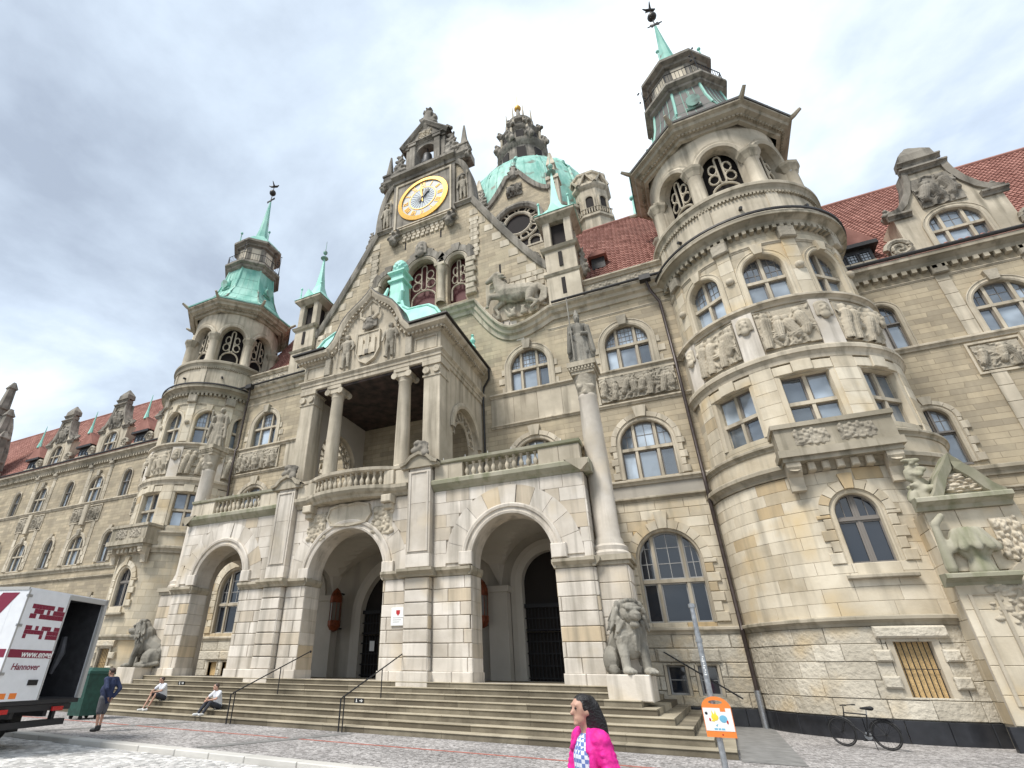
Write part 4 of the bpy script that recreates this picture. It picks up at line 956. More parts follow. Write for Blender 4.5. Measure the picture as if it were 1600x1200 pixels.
# belfry
BZ = 40.0
m = MB(); m.box(-3.05, 3.05, YM - .35, YM + 1.0, 39.9, 40.25); BF = m.build('belfry', 'stone_soot', TH)
for s0, s1, dd in ((-3.1, 3.1, .75), (-4.3, -2.9, .5), (2.9, 4.3, .5)):
    m = MB(); m.sweep([(-1, BZ), (.2, BZ), (.3, BZ + .25), (dd, BZ + .45), (dd, BZ + .75), (dd - .1, BZ + .85), (-1, BZ + .9)], [s0, s1], FM); m.build('belfry_cornice', 'stone_soot', BF)
for s in (-1, 1):
    for x, w_, d_ in ((1.25, .3, .35), (1.75, .24, .15)): m = MB(); m.cbox(s * x - w_, s * x + w_, YM - d_, YM + 1.0, 40.9, 44.2, .05); m.box(s * x - w_ - .1, s * x + w_ + .1, YM - d_ - .1, YM + 1.1, 44.2, 44.5); m.build('belfry_pier', 'stone_soot', BF)
    obj('scroll_figures', SC['scroll_group'], BF, loc=(s * 2.6, YM - .05, 40.85), sc_=(1.35, 1.2, 1.3)); obj('scroll_figures', SC['trophy'], BF, loc=(s * 3.1, YM + .3, 40.85), sc_=(.6, .8, .8)); obj('console_scroll', SC['corbel_beast'], BF, loc=(s * 4.15, YM - .25, 39.9), sc_=(.8, .8, .9))
    m = MB(); m.loft([[(s * 3.75 + a * r, YM + .1 + b_ * r, z) for a, b_ in ((-1, -1), (1, -1), (1, 1), (-1, 1))] for r, z in ((.42, 40.9), (.42, 41.5), (.5, 41.55), (.5, 41.75), (.28, 41.8), (.06, 44.6))]); m.build('obelisk', 'stone_soot', BF)
m = MB(); o = Op(0, 1.9, 40.9, 43.1, .95); strips(m, -1.0, 1.0, 43.0, 44.4, [Op(0, 1.9, 40.9, 43.1, .95)], FM, 99, .1, .9); m.build('bell_arch', 'stone_soot', BF)
m = MB(); m.prism([(-2.25, 44.5), (2.25, 44.5), (0, 47.0)], FM, -1.0, .25); m.build('pediment', 'stone_soot', BF)
m = MB(); m.ring([(-2.45, 44.4), (0, 47.1), (2.45, 44.4)], [(-.3, .2), (-.3, .4), (0, .6), (.15, .55), (.15, -1.1)], FM); m.sweep(CORN(44.4, 44.75, .45), [-2.4, 2.4], FM); m.build('pediment_cornice', 'stone_soot', BF)
obj('trophy_group', SC['trophy'], BF, loc=(0, YM + .2, 46.7), sc_=(1.3, 1.2, 1.35)); obj('pediment_carving', SC['foliage'], BF, loc=(0, YM - .27, 45.35), sc_=(1.0, 1, .6))
for s in (-1, 1): obj('corner_ornament', SC['knob'], BF, loc=(s * 2.3, YM + .1, 44.8))
bell = MB(); bell.lathe([(.05, 43.25), (.22, 43.2), (.42, 43.0), (.48, 42.5), (.55, 41.9), (.72, 41.5), (.8, 41.3), (.72, 41.3), (.5, 41.5), (.0, 41.6)], (0, YM + .35), 24); bell.tube([(0, YM + .35, 43.2), (0, YM + .35, 44.0)], .06)
tag(bell.build('bell', 'iron', None, smooth=True), 'dark bronze bell hanging in the belfry above the gilded clock', 'bell')
# ================= porch
FP = flat(YP)
PO = [Op(0, 4.3, LZ, 5.6, 2.15), Op(8.05, 3.5, LZ, 5.75, 1.85), Op(-8.05, 3.5, LZ, 5.75, 1.85)]
m = MB(); strips(m, -11.2, 11.2, 1.0, 9.0, PO, FP, 99, 0, 1.0)
SO = Op(23.7, 3.6, LZ, 5.75, 1.8)
for s in (-1, 1):
    FS = side(s * 11.2, s); strips(m, 20.2, 26.5, 1.0, 9.0, [SO], FS, 99, 0, .9); strips(m, 21.2, 26.5, 1.0, 9.0, [SO], side(s * 10.3, s), 99, 0, 0, reveal=False)
strips(m, -10.3, 10.3, 1.0, 9.0, PO, flat(21.2), 99, 0, 0, reveal=False)
PC = m.build('porch', 'stone_pale', TH)
rk = random.Random(31); up = []; lo = []
cuts = [o.grown(.4) for o in PO]; cut2 = [o.grown(1.15) for o in PO]
# upper zone: fine jointed ashlar with radiating voussoirs
for a, c in ((-11.2, -4.6), (-3.3, 3.3), (4.6, 11.2)): up += courses(a, c, 5.62, 8.92, .55, 1.05, cut2, FP, .06, .01, rk, .3, c=.008, dv=.002)
for o, n in zip(PO, (11, 11, 11)): up += voussoirs(o.c, o.zs, o.w / 2 + .4, o.w / 2 + 1.15, n, FP, .064, -.01, 1.0, 0, o.rise + .4, .012)
masonry(PC, up, 'stone_pale', 150)
for a, c in ((-11.2, -4.6), (-3.3, 3.3), (4.6, 11.2)): lo += courses(a, c, 1.42 + .3, 5.24, .5, 1.25, PO, FP, .1, .018, rk, .3, c=.022)
lo2 = []
for s in (-1, 1):
    lo2 += courses(20.12, 26.4, 1.72, 5.24, .5, 1.1, [SO], side(s * 11.2, s), .1, .03, rk, .3, c=.03); lo2 += courses(20.15, 26.4, 5.62, 8.92, .55, 1.1, [SO.grown(.3)], side(s * 11.2, s), .06, .012, rk, .3, c=.01)
masonry(PC, lo, 'stone_pale', 150, 'rusticated_block'); masonry(PC, lo2, 'stone_pale', 60, 'side_block')
# inner faces of the arch jambs
jb = []
for o in PO:
    for s in (-1, 1):
        x = o.c + s * o.w / 2
        jb += courses(20.12, 21.18, 1.72, 5.24, .5, 1.3, [], side(x, -s), .02, .014, rk, .1, c=.012)
masonry(PC, jb, 'stone_pale', 60, 'jamb_block')
for o in PO:
    m = MB(); m.ring(o.outline(28, False), [(-.03, -.2), (-.03, .12), (.06, .15), (.1, .10), (.22, .10), (.24, .17), (.34, .19), (.4, .15), (.4, .04)], FP); m.build('archivolt', 'stone_pale', PC)
    for s in (-1, 1): x = o.c + s * (o.w / 2 + .2); m = MB(); m.cbox(x - .3, x + .3, YP - .2, YP, o.zs - .12, o.zs + .42, .03, .4); m.build('archivolt_foot', 'stone_pale', PC)
# impost mouldings, plinths, pilasters
def bands(x0, x1, y, ret0=True, ret1=True):
    M_ = flat(y); m = MB()
    m.sweep([(-.3, 5.24), (.1, 5.24), (.14, 5.32), (.26, 5.42), (.3, 5.45), (.3, 5.56), (-.3, 5.62)], [x0 - .06, x1 + .06], M_); m.build('impost', 'stone_mould', PC)
for a, c in ((-11.25, -9.8), (-6.3, -4.55), (-3.35, -2.15), (2.15, 3.35), (4.55, 6.3), (9.8, 11.25)): bands(a, c, YP - .02)
for o in PO:
    for s in (-1, 1):
        xs = o.c + s * o.w / 2; m = MB(); m.sweep([(-.05, 5.24), (.04, 5.26), (.12, 5.42), (.12, 5.56), (-.05, 5.6)], [20.0, 21.2], side(xs, -s)); m.build('impost_return', 'stone_mould', PC)
for s in (-1, 1):
    for ya, yb in ((20.0, 21.9), (25.5, 26.5)): m = MB(); m.sweep([(0, 5.24), (.1, 5.24), (.26, 5.42), (.3, 5.56), (0, 5.62)], [ya, yb], side(s * 11.2, s)); m.build('impost', 'stone_mould', PC)
for a, c in ((-11.3, -9.75), (-6.36, -4.6), (-3.3, -2.1), (2.1, 3.3), (4.6, 6.36), (9.75, 11.3)):
    m = MB(); n = 2
    for i in range(n): mb = MB(); mb.cbox(a + (c - a) * i / n + .006, a + (c - a) * (i + 1) / n - .006, YP - .2, YP + 1.0, 1.2, 1.74, .03, random.gauss(.3, .3)); mb.build('plinth_stone', 'stone_pale', PC)
for s in (-1, 1):
    x0, x1 = sorted((s * 3.37, s * 4.53)); y = 19.82
    mb = MB(); mb.box(x0 + .05, x1 - .05, y + .06, YP, 1.0, 10.1); PL = mb.build('pilaster', 'stone_pale', TH)
    for a, b_ in courses(x0, x1, 1.74, 5.24, .5, 2.0, [], flat(y), .0, .03, rk, .1, c=.03): b_.build('rusticated_block', 'stone_pale', PL)
    for q in (x0, x1):
        sg = 1 if q == x1 else -1
        for a, b_ in courses(y, YP - .02, 1.74, 5.24, .5, 2.0, [], side(q, sg), .0, .03, rk, .1, c=.02): b_.build('rusticated_block', 'stone_pale', PL)
    mb = MB(); mb.cbox(x0 - .12, x1 + .12, y - .2, YP, .98, 1.74, .03, .5); mb.build('plinth_stone', 'stone_pale', PL)
    m = MB(); m.sweep([(-.4, 5.24), (.1, 5.24), (.14, 5.32), (.26, 5.42), (.3, 5.45), (.3, 5.56), (-.4, 5.62)], [x0 - .26, x1 + .26], flat(y)); m.build('impost', 'stone_mould', PL)
    for z0, z1 in ((5.64, 6.2), (6.2, 8.4), (8.4, 9.95)): mb = MB(); mb.cbox(x0, x1, y, YP, z0 + .004, z1 - .004, .01, random.gauss(.2, .4)); mb.build('shaft_stone', 'stone_pale', PL)
    m = MB(); m.ring([(x0 + .12, 6.3), (x0 + .12, 9.85), (x1 - .12, 9.85), (x1 - .12, 6.3)], [(-.07, 0), (-.05, .05), (.03, .05), (.05, 0)], flat(y), closed=True); m.build('panel_moulding', 'stone_pale', PL)
    # scroll top: curled segmental hood with a shell
    pts = [(s * 3.95 - .95, 10.1), (s * 3.95 - .98, 10.26), (s * 3.95 - .7, 10.34), (s * 3.95 - .42, 10.62), (s * 3.95, 10.78), (s * 3.95 + .42, 10.62), (s * 3.95 + .7, 10.34), (s * 3.95 + .98, 10.26), (s * 3.95 + .95, 10.1)]
    m = MB(); m.prism(pts, flat(y), -.4, .08); m.ring(pts[1:-1], [(-.08, .05), (-.08, .2), (.06, .22), (.08, -.3)], flat(y)); m.build('scroll_hood', 'stone_mould', PL)
    obj('shell_finial', SC['knob'], PL, loc=(s * 3.95, y + .1, 10.72), sc_=(1.2, .9, 1.0))
# vaults inside the porch
def vault(x0, x1, y0, y1, zs, h, n=20):
    m = MB(); V = []
    for j in range(n + 1):
        for i in range(n + 1):
            u, v = -1 + 2 * i / n, -1 + 2 * j / n; V.append((x0 + (x1 - x0) * i / n, y0 + (y1 - y0) * j / n, zs + h * max(sqrt(max(0, 1 - u * u)), sqrt(max(0, 1 - v * v)))))
    m.add(V, [(j * (n + 1) + i, j * (n + 1) + i + 1, (j + 1) * (n + 1) + i + 1, (j + 1) * (n + 1) + i) for j in range(n) for i in range(n)]); return m
for a, c in ((-10.3, -5.3), (-5.3, 5.3), (5.3, 10.3)): vault(a, c, 21.2, 26.5, 5.6, 2.6).build('vault', 'plaster', PC)
m = MB(); m.box(-10.2, 10.2, 21.0, 26.4, 8.5, 8.9); m.build('deck_slab', 'stone_mortar', PC)
for x in (-5.3, 5.3):
    m = MB(); m.box(x - .5, x + .5, 25.9, 26.5, LZ, 5.3); m.box(x - .6, x + .6, 25.8, 26.5, 5.3, 5.6); m.build('wall_pier', 'plaster', PC)
# doors at the back of the porch
for c, w_, zs, rise, lab in ((0, 6.5, 4.5, 2.9, 'dark arched main door with iron grille and bronze frame'), (8.0, 3.2, 5.7, 1.6, 'dark arched door filled by black iron grille'), (-8.0, 3.2, 5.7, 1.6, '')):
    o = Op(c, w_, LZ, zs, rise); m = MB(); p = o.outline(20); m.add([FM(x, z, -.42) for x, z in p], [tuple(range(len(p)))]); D = m.build('door', 'dark_void', TH)
    if lab: D['label'] = lab
    for xa, xb in (((-3.25, -1.95), (1.95, 3.25)) if c == 0 else ((c - w_ / 2, c + w_ / 2),)):
        g_ = MB(); n = int((xb - xa) / .17)
        for i in range(1, n): x = xa + (xb - xa) * i / n; g_.box(x - .018, x + .018, YM + .24, YM + .275, LZ, 4.6)
        for k in range(7): z = LZ + .1 + k * .52; g_.box(xa, xb, YM + .22, YM + .26, z, z + .05)
        g_.build('grille', 'iron', D)
    m = MB(); m.box(c - w_ / 2, c + w_ / 2, YM + .15, YM + .3, 4.6, 4.78); m.build('transom', 'iron', D)
    m = MB(); m.ring(o.outline(24), [(-.02, -.4), (-.02, .05), (.3, .12), (.55, .1), (.56, 0)], FM); m.build('door_surround', 'plaster', D)
m = MB()
for x0, x1, z0, z1 in ((-1.98, -1.84, LZ, 4.6), (1.84, 1.98, LZ, 4.6), (-1.84, 1.84, 4.45, 4.6), (-1.84, 1.84, 3.35, 3.45)): m.box(x0, x1, YM + .08, YM + .16, z0, z1)
m.build('door_frame', 'door_bronze', TH)
s_ = MB(); s_.box(-2.6, -2.3, YM + .15, YM + .17, 2.7, 3.2); tag(s_.build('notice_sheet', 'print_white', None), 'small white paper notice on the grille of the main door', 'notice')
# ---- deck edge, balustrades
BAL = MB(); BAL.lathe([(.085, 0), (.085, .06), (.055, .08), (.07, .12), (.105, .22), (.095, .3), (.05, .42), (.042, .5), (.065, .54), (.05, .58), (.085, .61), (.085, .66)], (0, 0), 10); BALM = BAL.mesh('baluster', 'stone_trim', True)
def balusters(parent, pts, z, sc=1.0):
    for x, y in pts: obj('baluster', BALM, parent, loc=(x, y, z), sc_=(sc, sc, sc))
for s in (-1, 1):
    x0, x1 = sorted((s * 4.55, s * 11.3))
    m = MB(); m.sweep([(-1.2, 8.92), (.08, 8.92), (.14, 9.0), (.22, 9.06), (.34, 9.18), (.36, 9.34), (.3, 9.4), (-1.2, 9.44)], [x0, x1 + (.3 if s > 0 else 0) - (0)], FP)
    if s < 0: pass
    BP = m.build('balustrade', 'stone_moss', TH)
    m = MB(); m.sweep([(0, 8.92), (.08, 8.92), (.14, 9.0), (.34, 9.18), (.36, 9.34), (.3, 9.4), (-.6, 9.44)], [19.84, 26.5], side(s * 11.2, s)); m.build('side_cornice', 'stone_mould', BP)
    for a, c in ((4.6, 6.0), (9.5, 11.25)):
        xa, xb = sorted((s * a, s * c)); nb = 2
        for i in range(nb): mb = MB(); mb.cbox(xa + (xb - xa) * i / nb + .004, xa + (xb - xa) * (i + 1) / nb - .004, YP - .12, YP + .28, 9.44, 10.16, .015, random.gauss(.2, .4)); mb.build('pedestal_stone', 'stone_trim', BP)
    n = 11; balusters(BP, [(s * (6.0 + 3.5 * (i + .5) / n), YP + .06) for i in range(n)], 9.46, 1.05)
    m = MB(); m.sweep([(-.36, 10.16), (.06, 10.16), (.18, 10.22), (.2, 10.34), (-.36, 10.36)], [x0, x1], flat(YP - .02)); m.build('hand_rail', 'stone_moss', BP)
    n = 12; balusters(BP, [(s * 11.1, 20.9 + 4.8 * (i + .5) / n) for i in range(n)], 9.46, 1.05)
    m = MB(); m.sweep([(-.36, 10.16), (.06, 10.16), (.18, 10.22), (.2, 10.34), (-.36, 10.36)], [20.56, 26.5], side(s * 11.1, s)); m.build('hand_rail', 'stone_trim', BP)
    m = MB()
    for i in range(6): m.tube([(s * (5 + i * 1.1), YP, 10.36), (s * (5 + i * 1.1), YP, 10.52)], .012, 6)
    m.build('bird_spikes', 'print_white', BP, kind='stuff')
# middle balcony with swelling front
def bow(u): return .62 * (1 - min(1, abs(u / 2.55)) ** 2.4) if abs(u) < 2.55 else 0
MBW = lambda s, z, d: (s, YP - .12 - bow(s) - d, z)
us = [-3.3 + 6.6 * i / 40 for i in range(41)]
m = MB(); m.sweep([(-1.4, 8.98), (.0, 8.98), (.08, 9.1), (.2, 9.18), (.3, 9.3), (.3, 9.46), (-1.4, 9.5)], us, MBW); CB = m.build('balcony', 'stone_mould', TH)
m = MB(); m.sweep([(-.3, 10.2), (.06, 10.2), (.16, 10.26), (.18, 10.4), (-.3, 10.42)], us, MBW); m.build('hand_rail', 'stone_trim', CB)
n = 13; balusters(CB, [(-2.0 + 4.0 * (i + .5) / n, YP - .05 - bow(-2.0 + 4.0 * (i + .5) / n)) for i in range(n)], 9.5, 1.05)
for s in (-1, 1):
    for a, c in ((2.02, 2.55), (2.56, 3.3)): xa, xb = sorted((s * a, s * c)); mb = MB(); mb.cbox(xa, xb, YP - .25 - bow(xa if s < 0 else xb) - (.15 if a < 2.5 else 0), YP + .25, 9.5, 10.2, .015, .3); mb.build('pedestal_stone', 'stone_trim', CB)
    m = MB(); m.cbox(s * 2.3 - .26, s * 2.3 + .26, YP - .6, YP, 8.62, 8.98, .04); m.cbox(s * 2.3 - .2, s * 2.3 + .2, YP - .4, YP, 8.36, 8.62, .04); m.build('corbel', 'stone_trim', CB)
    obj('carved_foliage', SC['foliage'], CB, loc=(s * 1.9, YP - .08, 7.95), sc_=(.85, .7, .85))
m = MB(); pts = [(-1.0, 7.95), (-1.25, 8.3), (-1.1, 8.75), (-.5, 8.9), (0, 8.84), (.5, 8.9), (1.1, 8.75), (1.25, 8.3), (1.0, 7.95), (0, 7.85)]
m.prism(pts, FP, 0, .16); m.ring(pts, [(-.07, .1), (-.05, .22), (.05, .22), (.08, .06)], FP, closed=True); m.build('cartouche', 'stone_trim', CB)
# ---- white plaque on the pier
pq = thing('wall_plaque', 'white enamel plaque with small crest fixed to the pier right of the middle arch', 'plaque', (3.02, YP - .12, 3.75), local=True)
MB().cbox(-.34, .34, -.06, .02, -.36, .34, .015).build('plate', 'print_white', pq)
m = MB(); m.prism([(-.09, .12), (0, .02), (.09, .12), (.09, .24), (-.09, .24)], lambda s, z, d: (s, -.06 - d, z), 0, .006); m.build('crest', 'red_lens', pq)
m = MB()
for i in range(3): m.box(-.24, .24 - .08 * i, -.064, -.06, -.06 - i * .08, -.045 - i * .08)
m.build('printed_lines', 'slab_grey', pq)
# ---- lanterns on the back wall
def lantern(x, lab):
    t = thing('wall_lantern', lab, 'lantern', (x, 25.75, 4.75), group='copper lanterns inside the porch', local=True)
    m = MB(); n = 8
    m.lathe([(.05, 1.2), (.2, 1.05), (.34, .75), (.36, .42), (.3, .4)], (0, 0), n); m.build('hood', 'lantern_copper', t)
    m = MB(); m.lathe([(.3, .42), (.3, -.55)], (0, 0), n); m.build('glass_body', 'lantern_glass', t)
    m = MB(); m.lathe([(.3, -.52), (.36, -.55), (.36, -.8), (.24, -1.02), (.06, -1.1)], (0, 0), n)
    for k in range(n): a = 2 * pi * k / n; m.tube([(.31 * sin(a), -.31 * cos(a), -.55), (.31 * sin(a), -.31 * cos(a), .42)], .018, 5)
    m.tube([(-.3, 0, 0), (-.3, .0, .0)], .01, 5); m.build('cage', 'lantern_copper', t)
    m = MB(); m.box(-.05, .05, 0, .7, .9, .98); m.box(-.05, .05, 0, .7, -.95, -.88); m.build('bracket', 'iron', t)
lantern(-4.5, 'elongated copper lantern seen through the middle arch'); lantern(4.5, 'elongated copper lantern seen through the right arch')
# ================= loggia above the porch
LY = 20.55; FL = flat(LY)
ent = [(-.6, 16.35), (0, 16.35), (.05, 16.38), (.05, 16.6), (.1, 16.62), (.1, 16.78), (.22, 16.9), (.22, 16.98), (.02, 17.0), (.02, 18.1), (.12, 18.16), (.3, 18.35), (.55, 18.48), (.58, 18.66), (.5, 18.74), (-.6, 18.8)]
m = MB()
def boxring(prof, hx, y0, y1):
    rings = []
    for d, z in prof: rings.append([(-hx - d, y1, z), (-hx - d, y0 - d, z), (hx + d, y0 - d, z), (hx + d, y1, z)])
    return rings
m.loft(boxring(ent[:8] + [(-.6, 17.0)], 4.6, LY, YM), False, False); LG = m.build('loggia', 'stone_trim', TH)
up_ = [(-.6, 16.98)] + ent[8:]
for s in (-1, 1):     # frieze and cornice stop either side of the ogee gable
    m = MB(); m.loft([[(s * 2.72, LY - d, z), (s * (4.6 + d), LY - d, z), (s * (4.6 + d), YM, z)] for d, z in up_], False, False); m.add([(s * 2.72, LY - d, z) for d, z in up_], [tuple(range(len(up_)))]); m.build('frieze', 'stone_trim', LG)
m = MB()
for a, c in ((-4.4, -3.1), (3.1, 4.4)): m = MB(); m.ring([(a, 17.15), (a, 17.95), (c, 17.95), (c, 17.15)], [(-.06, 0), (-.04, .09), (.03, .09), (.05, 0)], FL, closed=True); m.build('frieze_panel', 'stone_trim', LG)
m = MB()
m = MB(); dentils(m, -5.0, -2.75, 18.2, 18.34, .1, .36, .12, .12, FL); dentils(m, 2.75, 5.0, 18.2, 18.34, .1, .36, .12, .12, FL); dentils(m, 20.3, 26.3, 18.2, 18.34, .1, .36, .12, .12, side(4.6)); m.build('dentils', 'stone_trim', LG, kind='stuff')
mb = MB(); mb.box(-4.5, 4.5, LY + .1, YM, 16.2, 16.34); mb.build('painted_ceiling', 'ceiling_paint', LG)
for s in (-1, 1):
    m = MB(); m.cbox(s * 4.12 - .48, s * 4.12 + .48, LY, LY + .95, 10.0, 16.35, .03); m.build('corner_pillar', 'stone_trim', LG)
    m = MB(); m.box(s * 4.12 - .54, s * 4.12 + .54, LY - .06, LY + 1.0, 9.4, 10.3); m.box(s * 4.12 - .53, s * 4.12 + .53, LY - .05, LY + 1.0, 15.4, 15.5); m.box(s * 4.12 - .56, s * 4.12 + .56, LY - .08, LY + 1.0, 16.1, 16.345); m.build('pillar_mouldings', 'stone_trim', LG)
    for q in (-1, 1): m = MB(); m.lathe([(.02, 0), (.2, .0), (.2, .12), (.02, .12)], (0, 0), 12); obj('volute', m.mesh('volute', 'stone_trim'), LG, loc=(s * 4.12 + q * .3, LY - .02, 15.75)).rotation_euler = (pi / 2, 0, 0)
    m = MB(); m.lathe([(.5, 10.3), (.5, 10.45), (.44, 10.55), (.47, 10.7), (.4, 10.78), (.385, 12.5), (.335, 15.55), (.37, 15.6), (.36, 15.7), (.42, 15.85)], (s * 2.25, LY + .45), 24); m.box(s * 2.25 - .55, s * 2.25 + .55, LY - .1, LY + 1.0, 9.5, 10.3); CO = m.build('column', 'stone_trim', LG, smooth=True)
    m = MB(); m.box(s * 2.25 - .48, s * 2.25 + .48, LY - .03, LY + .93, 16.15, 16.345)
    for q in (-1, 1):
        for yy in (LY, LY + .9): m.tube([(s * 2.25 + q * .44, yy - .03, 15.95), (s * 2.25 + q * .44, yy + .05, 15.95)], .19, 12)
    m.box(s * 2.25 - .44, s * 2.25 + .44, LY + .02, LY + .88, 15.85, 16.15); m.build('capital', 'stone_trim', LG)
    # side walls with fan tracery arch
    SA = Op(23.9, 3.5, 9.4, 13.0, 1.75); FSd = side(s * 4.6, s)
    m = MB(); strips(m, LY + .96, YM, 9.4, 16.4, [SA], side(s * 4.57, s), 99, 0, .6); m.build('side_wall', 'stone_trim', LG)
    m = MB(); strips(m, LY + .96, YM, 9.4, 16.4, [SA], side(s * 4.0, s), 99, 0, 0, reveal=False); m.build('inner_side_wall', 'plaster', LG)
    m = MB(); m.ring(SA.outline(24, False), [(-.04, 0), (-.04, .1), (.12, .14), (.3, .1), (.3, 0)], FSd); m.build('arch_moulding', 'stone_trim', LG)
    m = MB(); q_ = lambda a, r: (23.9 - r * cos(a), 13.0 + r * sin(a))
    f3 = lambda a, r: FSd(*q_(a, r), -.3)
    m.tube([f3(pi * i / 16, 1.0) for i in range(17)], .07, 6); m.tube([f3(pi * i / 20, 1.68) for i in range(21)], .07, 6)
    for i in range(9):
        a = pi * (i + .5) / 9; m.tube([f3(a + .16 * sin(2 * pi * k / 12), 1.34 + .3 * cos(2 * pi * k / 12)) for k in range(13)], .05, 6)
    m.build('fan_tracery', 'stone_trim', LG, smooth=True)
# ogee gable with coat of arms
og = [(3.05, 18.78), (2.75, 18.95), (2.42, 19.35), (2.2, 19.9), (1.95, 20.5), (1.55, 21.05), (1.05, 21.45), (.6, 21.8), (.25, 22.15), (0, 22.5)]
full = [(-x, z) for x, z in og] + [(x, z) for x, z in og[::-1][1:]]
m = MB(); m.prism([(-2.6, 17.0), (-2.6, 18.8)] + full[1:-1] + [(2.6, 18.8), (2.6, 17.0)], FL, -.5, .05); PD = m.build('ogee_gable', 'stone_trim', TH)
m = MB(); m.ring(full, [(-.55, .05), (-.5, .14), (-.36, .16), (-.3, .3), (-.1, .4), (0, .42), (.02, -.6)], FL); m.build('gable_moulding', 'stone_trim', PD)
m = MB(); m.ring(full, [(.0, .42), (.08, .42), (.1, -.6)], FL); m.build('gable_edge', 'gutter', PD)
m = MB()
for (xa, za), (xb, zb) in zip(full, full[1:]):
    n = max(1, int(sqrt((xb - xa) ** 2 + (zb - za) ** 2) / .26))
    for i in range(n): x = xa + (xb - xa) * (i + .5) / n; z = za + (zb - za) * (i + .5) / n; m.box(x * .86 - .06, x * .86 + .06, LY - .3, LY - .1, z - .42, z - .3)
m.build('dentils', 'stone_trim', PD, kind='stuff')
for s in (-1, 1): obj('guard_figure', SC['guard'], PD, loc=(s * 1.5, LY - .2, 17.15), sc_=(1.05 * (1 if s > 0 else -1), .8, 1.05))
m = MB(); sh = [(-.75, 19.3), (.75, 19.3), (.78, 18.0), (.5, 17.45), (0, 17.15), (-.5, 17.45), (-.78, 18.0)]; m.prism(sh, FL, .05, .2); m.ring(sh, [(-.06, .15), (-.04, .26), (.05, .26), (.05, .05)], FL, closed=True); m.build('shield', 'stone_trim', PD)
m = MB()
m.box(-.5, .5, LY - .3, LY - .18, 17.75, 18.25); m.box(-.34, .34, LY - .28, LY - .18, 18.25, 18.5)
for x in (-.42, 0, .42): m.box(x - .13, x + .13, LY - .32, LY - .18, 17.75, 18.75 + (.15 if x == 0 else 0)); m.prism([(x - .16, 18.75 + (.15 if x == 0 else 0)), (x + .16, 18.75 + (.15 if x == 0 else 0)), (x, 19.05 + (.1 if x == 0 else 0))], FL, .18, .3)
m.build('castle_relief', 'stone_trim', PD); MB().box(-.12, .12, LY - .335, LY - .31, 17.76, 18.05).build('castle_gate', 'stone_soot', PD)
obj('helmet', SC['head'], PD, loc=(0, LY - .15, 19.6), sc_=(1.2, .8, 1.0))
m = MB()
for s in (-1, 1): m.tube([(s * .25, LY - .25, 20.2), (s * .6, LY - .28, 20.45), (s * .68, LY - .28, 20.85), (s * .55, LY - .28, 21.15)], [.12, .1, .07, .03], 8)
m.tube([(0, LY - .2, 20.4), (0, LY - .25, 21.2)], [.16, .06], 8); m.build('helmet_horns', 'stone_trim', PD, smooth=True)
for s in (-1, 1): m = MB(); m.cbox(s * 2.75 - .2, s * 2.75 + .2, LY - .28, LY, 17.0, 18.15, .04); m.build('console', 'stone_carved', PD)
# copper roof of the loggia
RPF = ((5.2, 2.85, 18.78), (5.1, 2.8, 18.9), (4.75, 2.6, 19.0), (4.4, 2.45, 19.6), (4.0, 2.3, 20.3), (3.4, 2.05, 20.9), (2.5, 1.7, 21.3), (1.6, 1.3, 21.7), (.95, .95, 22.4), (.62, .62, 23.2))
m = MB(); rings = []
for hx, hy, z in RPF:
    n = 6; P = [(-hx + 2 * hx * i / n, -hy) for i in range(n)] + [(hx, -hy + 2 * hy * i / n) for i in range(n)] + [(hx - 2 * hx * i / n, hy) for i in range(n)] + [(-hx, hy - 2 * hy * i / n) for i in range(n)]
    rings.append([(x, 23.45 + y, z) for x, y in P])
m.loft(rings, True, True); RF = m.build('copper_roof', 'copper_bright', TH)
for s in (-1, 1):
    for q in (-1, 1): m = MB(); m.tube([(s * hx, 23.45 + q * hy, z + .03) for hx, hy, z in RPF[1:]], .1, 8); m.build('ridge_roll', 'copper_bright', RF, smooth=True)
for s in (-1, 1):
    for i in range(1, 8): x = 5.15 - i * .0; yy = 20.2 + i * .82; m = MB(); m.tube([(s * (hx + .01), 23.45 + hy * (i - 4) / 4, z + .01) for hx, hy, z in RPF[1:8]], .03, 5); m.build('seam', 'copper_bright', RF)
m = MB(); sq = lambda r, z: [(-r, 23.45 - r, z), (r, 23.45 - r, z), (r, 23.45 + r, z), (-r, 23.45 + r, z)]
m.loft([sq(.75, 23.0), sq(.6, 23.3), sq(.5, 24.2), sq(.46, 25.2), sq(.62, 25.25), sq(.62, 25.4), sq(.46, 25.45), sq(.46, 25.9), sq(.66, 26.0), sq(.66, 26.12), sq(.3, 26.2)]); m.build('lantern_post', 'copper_bright', RF)
for s in (-1, 1):
    m = MB(); m.tube([(s * .45, 22.85, 23.1), (s * .7, 22.7, 23.9), (s * .55, 22.85, 24.7)], [.2, .16, .08], 8); m.build('post_figure', 'copper_bright', RF, smooth=True)
obj('pine_finial', SC['pine'], RF, loc=(0, 23.45, 26.1), sc_=(1.7, 1.7, 1.5))
for s in (-1, 1):
    m = MB(); m.lathe([(.02, 0), (.14, .05), (.2, .2), (.12, .35), (.06, .42), (.14, .52), (.17, .64), (.08, .8), (.05, .9), (.1, 1.0), (.02, 1.1)], (0, 0), 10); obj('roof_finial', m.mesh('roof_finial', 'copper_bright', True), RF, loc=(s * 5.0, 24.2, 18.9), sc_=(1.1, 1.1, 1.1))
    obj('corner_scroll', SC['knob'], RF, loc=(s * 4.9, 20.5, 18.9), sc_=(.8, .6, .5)).data = SC['knob']
